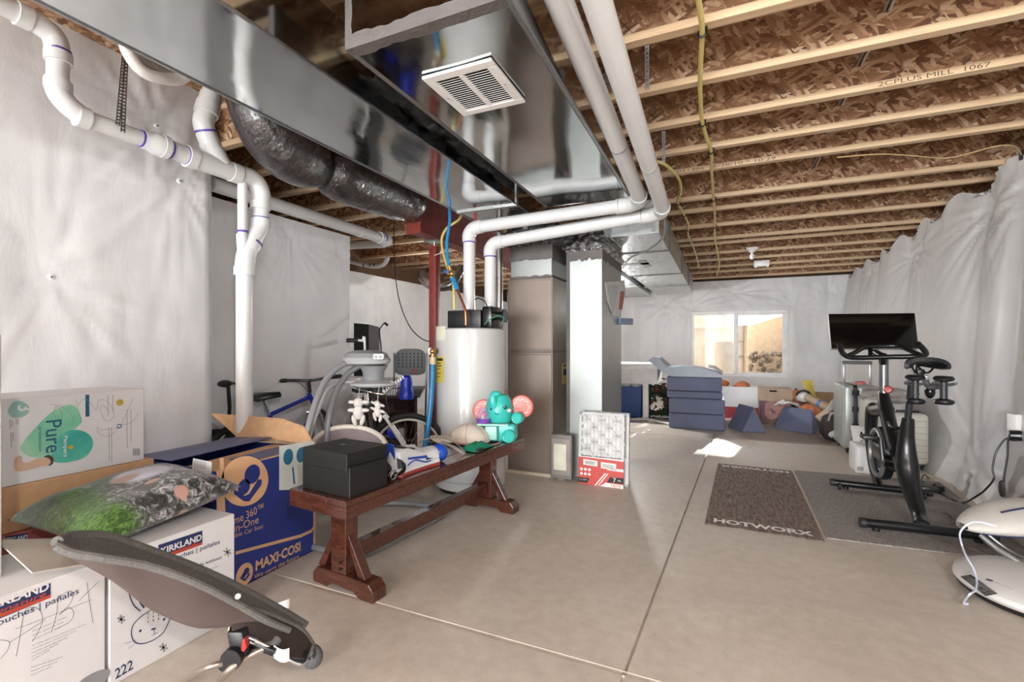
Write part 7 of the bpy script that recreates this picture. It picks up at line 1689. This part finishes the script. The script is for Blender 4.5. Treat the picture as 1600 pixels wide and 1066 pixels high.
# ================================================================ luggage
def build_luggage():
    sil = mat('silver_shell', 'aeb2b0', .35, .25, var=.03); crm = mat('cream_shell_luggage', 'c6c4ba', .4, var=.02); trim = mat('black_trim', '1c1c1e', .4)
    def case(label, x0, x1, y0, y1, h, mt, ribs, seam, handle=0):
        o = thing('suitcase', label, 'suitcase', ((x0+x1)/2, (y0+y1)/2, 0), group='suitcases by the wall'); z0 = .055
        if seam:
            xm = x0+(x1-x0)*.36
            m = MB(); m.rbox(x0, xm-.006, y0, y1, z0, h, .04, 3); m.build('shell_half', mt, o)
            m = MB(); m.rbox(xm+.006, x1, y0, y1, z0, h, .04, 3); m.build('shell_half', mt, o)
            m = MB(); m.rbox(xm-.012, xm+.012, y0+.006, y1-.006, z0+.006, h-.006, .03, 3); m.build('seam_trim', trim, o)
            for zz in (.88, .62, .36, .14):
                for s in (-1, 1): m = MB(); m.rbox(xm+s*.022-.012, xm+s*.022+.012, y0-.008, y0+.01, z0+(h-z0)*zz-.03, z0+(h-z0)*zz+.03, .004, 1); m.build('latch', trim, o)
        else:
            m = MB(); m.rbox(x0, x1, y0, y1, z0, h, .045, 3); m.build('shell', mt, o)
            m = MB()
            for k in range(ribs): zz = z0+.07+(h-z0-.14)*k/(ribs-1); m.rbox(x0+.02, x1-.02, y0-.004, y0+.004, zz-.004, zz+.004, .003, 1)
            m.build('ribs', mat('cream_rib', 'b3b0a6', .4), o, smooth=30)
            m = MB(); m.rbox(x0+.002, x1-.002, (y0+y1)/2-.012, (y0+y1)/2+.012, z0-.004, h+.004, .045, 3); m.build('seam_trim', trim, o)
            m = MB(); m.rbox((x0+x1)/2-.09, (x0+x1)/2+.09, (y0+y1)/2-.02, (y0+y1)/2+.02, h, h+.022, .008); m.build('carry_handle', trim, o)
        for xx in (x0+.05, x1-.05):
            for yy in (y0+.05, y1-.05): m = MB(); m.torus((xx, yy, .028), .018, .010, (1, 0, 0), 18, 8); m.rbox(xx-.02, xx+.02, yy-.015, yy+.015, .03, .06, .005); m.build('wheel', trim, o)
        if handle:
            m = MB(); ya = y1-.08
            xl, xr = x0+.10, x0+.10+.26
            m.rbox(xl-.012, xl+.012, ya-.01, ya+.01, h-.02, handle, .004); m.rbox(xr-.012, xr+.012, ya-.01, ya+.01, h-.02, handle, .004); m.build('telescopic_rails', mat('silver_bezel', 'b6b6b8', .3, .5), o)
            m = MB(); m.rbox(xl-.02, xr+.02, ya-.018, ya+.018, handle-.03, handle+.012, .01); m.build('pull_handle', mat('grey_grip', '6c6d6f', .5), o)
        return o
    a, b = at(1317, 690, y=6.45), at(1374, 690, y=6.45); zt = at(1340, 602, y=6.45).z
    case('silver hard-shell suitcase with black latches, seam facing out and handle raised', a.x, b.x, 6.45, 6.97, zt, sil, 0, True, handle=at(1370, 566, y=6.9).z)
    a, b = at(1352, 690, y=6.10), at(1392, 690, y=6.10); zt = at(1370, 624, y=6.1).z
    case('narrow cream suitcase between the silver one and the ribbed one', a.x, b.x-.02, 6.10, 6.40, zt, crm, 3, False)
    a, b = at(1396, 700, y=5.86), at(1465, 700, y=5.86); zt = at(1430, 647, y=5.86).z
    case('cream hard-shell suitcase with horizontal ribs beside the plastic wall', a.x, min(b.x, 1.875), 5.86, 6.08, zt, crm, 7, False)
    c = at(1388, 618, y=6.25); m = MB()
    def bag(u, v):
        a = 2*math.pi*u; r = math.sin(math.pi*v)**.7; w = 1+.35*noise.noise(V((math.cos(a)*3, math.sin(a)*3, v*4)))
        return c + V((.24*r*w*math.cos(a), .12*r*w*math.sin(a), .075*math.cos(math.pi*v)*w))
    t = NT('crinkled_film'); t.set(base=lin('a8a29e'), rough=.12, alpha=.75, spec=.7); t.bump(t.noise(t.coords(), 30, 4), .8, .02)
    m.grid(bag, 40, 20, cu=True); o = m.build('plastic_bag', t.m, smooth=70); tag(o, 'crinkled grey film bag lying across the tops of the suitcases', 'bag')
    m = MB(); c = at(1347, 601, y=6.5); m.rbox(c.x-.04, c.x+.04, c.y+.02, c.y+.12, c.z-.02, c.z+.03, .008); tag(m.build('luggage_tag', mat('coral_tag', 'c4635c', .5)), 'small coral red tag on top of the silver suitcase', 'tag')
    # white caddy under the front of the bike
    a, b = at(1337, 742, z=.01), at(1366, 747, z=.01)
    o = thing('white_caddy', 'white plastic caddy with an angled lid, standing before the silver suitcase', 'box', (a.x, a.y+.3, 0))
    y0 = 5.47; p = at(1337, 740, y=y0); q = at(1372, 740, y=y0); zt = at(1350, 697, y=y0).z
    m = MB(); m.rbox(p.x, q.x, y0, y0+.28, .0, zt, .025, 3); m.build('body', WHITEP, o)
    m = MB(); m.rbox(0, .20, -.012, .012, 0, .17, .008, T=frame(V((p.x-.01, y0+.05, zt+.03)), XV, V((0, .8, -.6)).normalized(), V((0, .6, .8)))); m.build('angled_lid', WHITEP, o)
    m = MB(); m.rbox(p.x+.05, p.x+.14, y0+.02, y0+.1, zt-.01, zt+.05, .01); m.build('hinge_block', mat('grey_hinge', 'a9a9a9', .4), o)
    m = MB(); m.rbox(p.x+.01, p.x+.06, y0-.004, y0+.002, .04, .075, .006); m.build('latch', mat('grey_hinge', 'a9a9a9', .4), o)
build_luggage()
# ================================================================ outlet, cords, swing seat
def build_corner():
    yo = 4.40; xw = at(1597, 665, y=yo).x
    o = thing('power_outlet', 'white power outlet on the plastic wall with two black plugs', 'outlet', (xw, yo, at(1597, 665, y=yo).z))
    p0, p1 = at(1588, 648, y=yo), at(1606, 684, y=yo)
    xo = p0.x+.01; c = V((xo+.02, yo, (p0.z+p1.z)/2))
    m = MB(); m.rbox(-.06, .06, -.012, .05, -.085, .085, .006, T=frame(at(1598, 667, y=yo), RT, FW, V((0, 0, 1)))); m.build('cover_plate', WHITEP, o)
    pl = []
    for py in (676, 686):
        a = at(1586, py, y=yo-.06); m = MB(); m.rbox(-.03, .035, -.016, .016, -.014, .014, .006, T=frame(a, RT, FW, V((0, 0, 1)))); m.build('plug', BLACKP, o); pl.append(a-RT*.03)
    Wp = lambda px, py, y: at(px, py, y=y); fl = lambda px, py: V((*at(px, py, z=.016).xy, .016))
    m = MB(); m.tube([pl[1], Wp(1570, 687, 4.33), Wp(1557, 706, 4.32), Wp(1551, 732, 4.32), Wp(1553, 748, 4.31), Wp(1540, 765, 4.28), Wp(1525, 776, 4.25), fl(1505, 786), fl(1488, 781), fl(1472, 772), fl(1462, 768)], .006, 8, sub=6); o = m.build('charger_lead', BLACKP); tag(o, 'black cord running from the lower plug down to the adaptor on the mat', 'cord')
    m = MB(); m.tube([pl[0], Wp(1578, 678, 4.33), Wp(1575, 690, 4.32), Wp(1574, 715, 4.30), Wp(1569, 745, 4.28), Wp(1567, 772, 4.26)], .006, 8, sub=6)
    for k in range(4): m.tube([Wp(1564+k, 752, 4.27), Wp(1561+k*2, 762, 4.26), Wp(1565+k, 776, 4.25), Wp(1570, 764, 4.26)], .005, 7, closed=True, sub=4)
    o = m.build('charger_lead', BLACKP); tag(o, 'black cord hanging from the upper plug, bundled just above the white swing seat', 'cord')
    c = fl(1462, 767); o = thing('power_adaptor', 'black power adaptor block lying on the grey mat behind the bike', 'adaptor', c)
    m = MB(); m.rbox(-.09, .05, -.035, .035, -.006, .045, .01, T=frame(c, RT, FW, V((0, 0, 1)))); m.build('block', BLACKP, o)
    m = MB(); m.tube([c-RT*.09, fl(1448, 762), fl(1440, 752), fl(1444, 742), fl(1452, 748)], .005, 7, sub=5); m.build('lead', BLACKP, o)
    m = MB(); m.tube([fl(1472, 801), fl(1482, 804), fl(1490, 812), fl(1487, 820)], .005, 7, sub=5); tag(m.build('grey_lead', mat('grey_tube', '78797b', .35, .6)), 'short grey lead curled on the mat by the white swing seat', 'lead')
    # white swing seat, low at the edge of the view
    wh = mat('swing_white', 'dedddb', .35, var=.01); cx, cy = 1.455, 3.15
    o = thing('baby_swing', 'white bouncing baby swing with a rounded base and cream seat', 'baby swing', (cx, cy, 0))
    def scaled(prof, rx, ry, n=56):
        m = MB(); m.lathe(prof, (0, 0, 0), n); m.v = [(cx+p[0]*rx, cy+p[1]*ry, p[2]) for p in m.v]; return m
    scaled([(0, 0), (.90, 0), (.95, .012), (.96, .028)], .34, .34).build('base_skirt', BLACKP, o)
    scaled([(.96, .028), (1.0, .045), (.985, .066), (.90, .085), (.6, .105), (.3, .112), (0, .114)], .34, .34).build('base', wh, o)
    zz = lambda r: .086+.028*(1-r*r)
    def onbase(px, py, lift=.003):
        p = at(px, py, z=.095); r = min(1, math.hypot(p.x-cx, p.y-cy)/.34); p = at(px, py, z=zz(r)+lift); return p
    m = MB(); m.grid(lambda u, v: onbase(*(V((1500, 901, 0)).lerp(V((1517, 898, 0)), u)).lerp(V((1540, 932, 0)).lerp(V((1559, 928, 0)), u), v).xy), 8, 12); m.rec = False; m.build('control_panel', mat('smoke_panel', '3d3d42', .2), o, smooth=60)
    m = MB(); 
    for (u, v) in ((.3, .2), (.5, .4), (.5, .6), (.3, .8), (.7, .8), (.6, .9)):
        q = onbase(*(V((1500, 901, 0)).lerp(V((1517, 898, 0)), u)).lerp(V((1540, 932, 0)).lerp(V((1559, 928, 0)), u), v).xy, .005); m.disc((0, 0), .007, q, XV, YV, 0, 12)
    m.build('panel_icons', mat('icon_brown', '8a7264', .5), o, smooth=0)
    p = onbase(1546, 907, .0035); dirx = (onbase(1556, 911)-onbase(1546, 907)).normalized(); diry = V((-dirx.y, dirx.x, 0)).normalized(); diry = V((0,0,1)).cross(dirx).normalized()
    m = MB(); m.disc((0, 0), .014, p, dirx, diry, .001, 20); m.build('logo_disc', mat('dark_logo', '4a4a4e', .5), o, smooth=0)
    m = MB(); m.text('4moms', p+dirx*.018-diry*.006+V((0, 0, .002)), dirx, diry, w=.075, h=.016); m.build('lettering', mat('pale_logo', 'b2b2b4', .5), o, smooth=0)
    m = MB(); m.tube([V((cx+.10, cy+.10, .09)), V((cx+.06, cy+.08, .16)), V((cx+.12, cy+.06, .24))], [.11, .085, .07], 20, sub=5); m.build('swing_column', wh, o)
    A = lambda px, py, t: at(px, py, t=t)
    m = MB(); m.tube([A(1532, 836, 2.62), A(1556, 856, 2.56), A(1580, 871, 2.5), A(1604, 884, 2.45), A(1640, 892, 2.4)], .014, 12, sub=5); m.tube([A(1540, 832, 2.66), A(1562, 850, 2.62), A(1590, 868, 2.58), A(1620, 878, 2.55)], .009, 12, sub=5); m.build('curved_rails', mat('satin_silver', 'b9babb', .3, .8), o)
    crm = mat('cream_plush_fabric', 'd4d1cb', .85, var=.03, bump=.15, bscale=120); nv = mat('navy_piping', '252c55', .7)
    tip = A(1503, 822, 2.62); ax = (RT*.96+V((0, 0, -.0))).normalized(); ln = .80
    def pod(u, v):
        s = u; a = 2*math.pi*v; r = math.sin(math.pi*min(1, s*.93+.02))**.6
        c = tip + ax*(s*ln) + V((0, 0, .035*math.sin(math.pi*s)+.02*s))
        return c + FW*(.19*r*math.cos(a)) + V((0, 0, .088*r*math.sin(a)*(1+.1*math.cos(a)))) 
    m = MB(); m.grid(lambda v, u: pod(u, v), 30, 36, cu=True); m.build('seat_pod', crm, o, smooth=80)
    m = MB(); m.tube([V(pod(k/14, .30))+V((0, 0, .003)) for k in range(3, 15)], .005, 8, sub=3); m.build('navy_piping', nv, o)
    m = MB(); m.tube([V(pod(k/14, .62+.02*math.sin(k)))+FW*-.003 for k in range(1, 15)], .005, 8, sub=3); m.build('navy_piping', nv, o)
    # white cable hung over the seat tip, its blue glow put into the colour
    pts = [A(1556, 822, 2.40), A(1530, 816, 2.43), A(1513, 819, 2.46), A(1500, 833, 2.48), A(1503, 852, 2.5), A(1510, 870, 2.40), onbase(1521, 889, .03), onbase(1526, 906, .008)]
    pts += [onbase(1524, 922, .006), onbase(1514, 930, .006)]+[V((*at(1506, 942, z=.006).xy, .006)), V((*at(1512, 944, z=.006).xy, .006))]
    pts[-3].z = max(pts[-3].z, .05)
    m = MB(); m.tube(pts, .0045, 8, sub=6); o = m.build('charging_cable', mat('glow_tinted_cable', 'd9e2f7', .35)); tag(o, 'pale blue-white charging cable draped over the cream seat and the swing base', 'cable')
build_corner()
# ================================================================ light
w = bpy.data.worlds.new('sky'); SC.world = w; w.use_nodes = True
bg = w.node_tree.nodes['Background']; bg.inputs[0].default_value = (.93, .97, 1, 1); bg.inputs[1].default_value = 4.0
def lamp(name, typ, loc, power, size=.2, col=(1, .985, .96), rot=None, sy=None):
    l = bpy.data.lights.new(name, typ); l.energy = power; l.color = col
    if typ == 'POINT': l.shadow_soft_size = size
    if typ == 'AREA':
        l.size = size
        if sy: l.shape = 'RECTANGLE'; l.size_y = sy
    o = bpy.data.objects.new(name, l); o.location = loc; COL.objects.link(o)
    if rot: o.rotation_euler = rot
    return o
lamp("window_daylight", "AREA", (-.55, -6.58, 1.3), 560, 5.3, (.95, .98, 1), (R(90), 0, 0), 2.2)  # added fill panel behind the camera, brightens the whole room
for i, (x, y, z, p) in enumerate(((1.3, -.8, 2.5, 110), (-1.2, -2.6, 2.4, 45), (-4.3, 6.2, 2.3, 9), (-1.75, 7.9, 1.9, 120))):
    lamp("bulb_light", "POINT", (x, y, z), p, .06)  # unseen fill points added for brightness, no bulbs stand there
sun = bpy.data.lights.new('sun', 'SUN'); sun.energy = 18; sun.angle = R(.6); sun.color = (1, .95, .86)
so = bpy.data.objects.new('sun', sun); COL.objects.link(so)
dv = V((-.185, -1, -.312)).normalized(); so.rotation_euler = dv.to_track_quat('-Z', 'Y').to_euler()
# ================================================================ camera and view
cam = bpy.data.cameras.new('camera'); cam.sensor_width = 36; cam.lens = 36*F/1600; cam.shift_y = 5/1600; cam.clip_start = .02
co = bpy.data.objects.new('camera', cam); COL.objects.link(co); co.location = EYE; co.rotation_euler = (R(90), 0, YAW)
SC.camera = co
SC.view_settings.view_transform = 'Standard'; SC.view_settings.look = 'None'; SC.view_settings.gamma = 1
SC.view_settings.exposure = .58; SC.view_settings.use_curve_mapping = False
SC.cycles.use_denoising = True; SC.cycles.max_bounces = 10; SC.cycles.diffuse_bounces = 6; SC.cycles.sample_clamp_indirect = 6
SC.cycles.caustics_reflective = False; SC.cycles.caustics_refractive = False
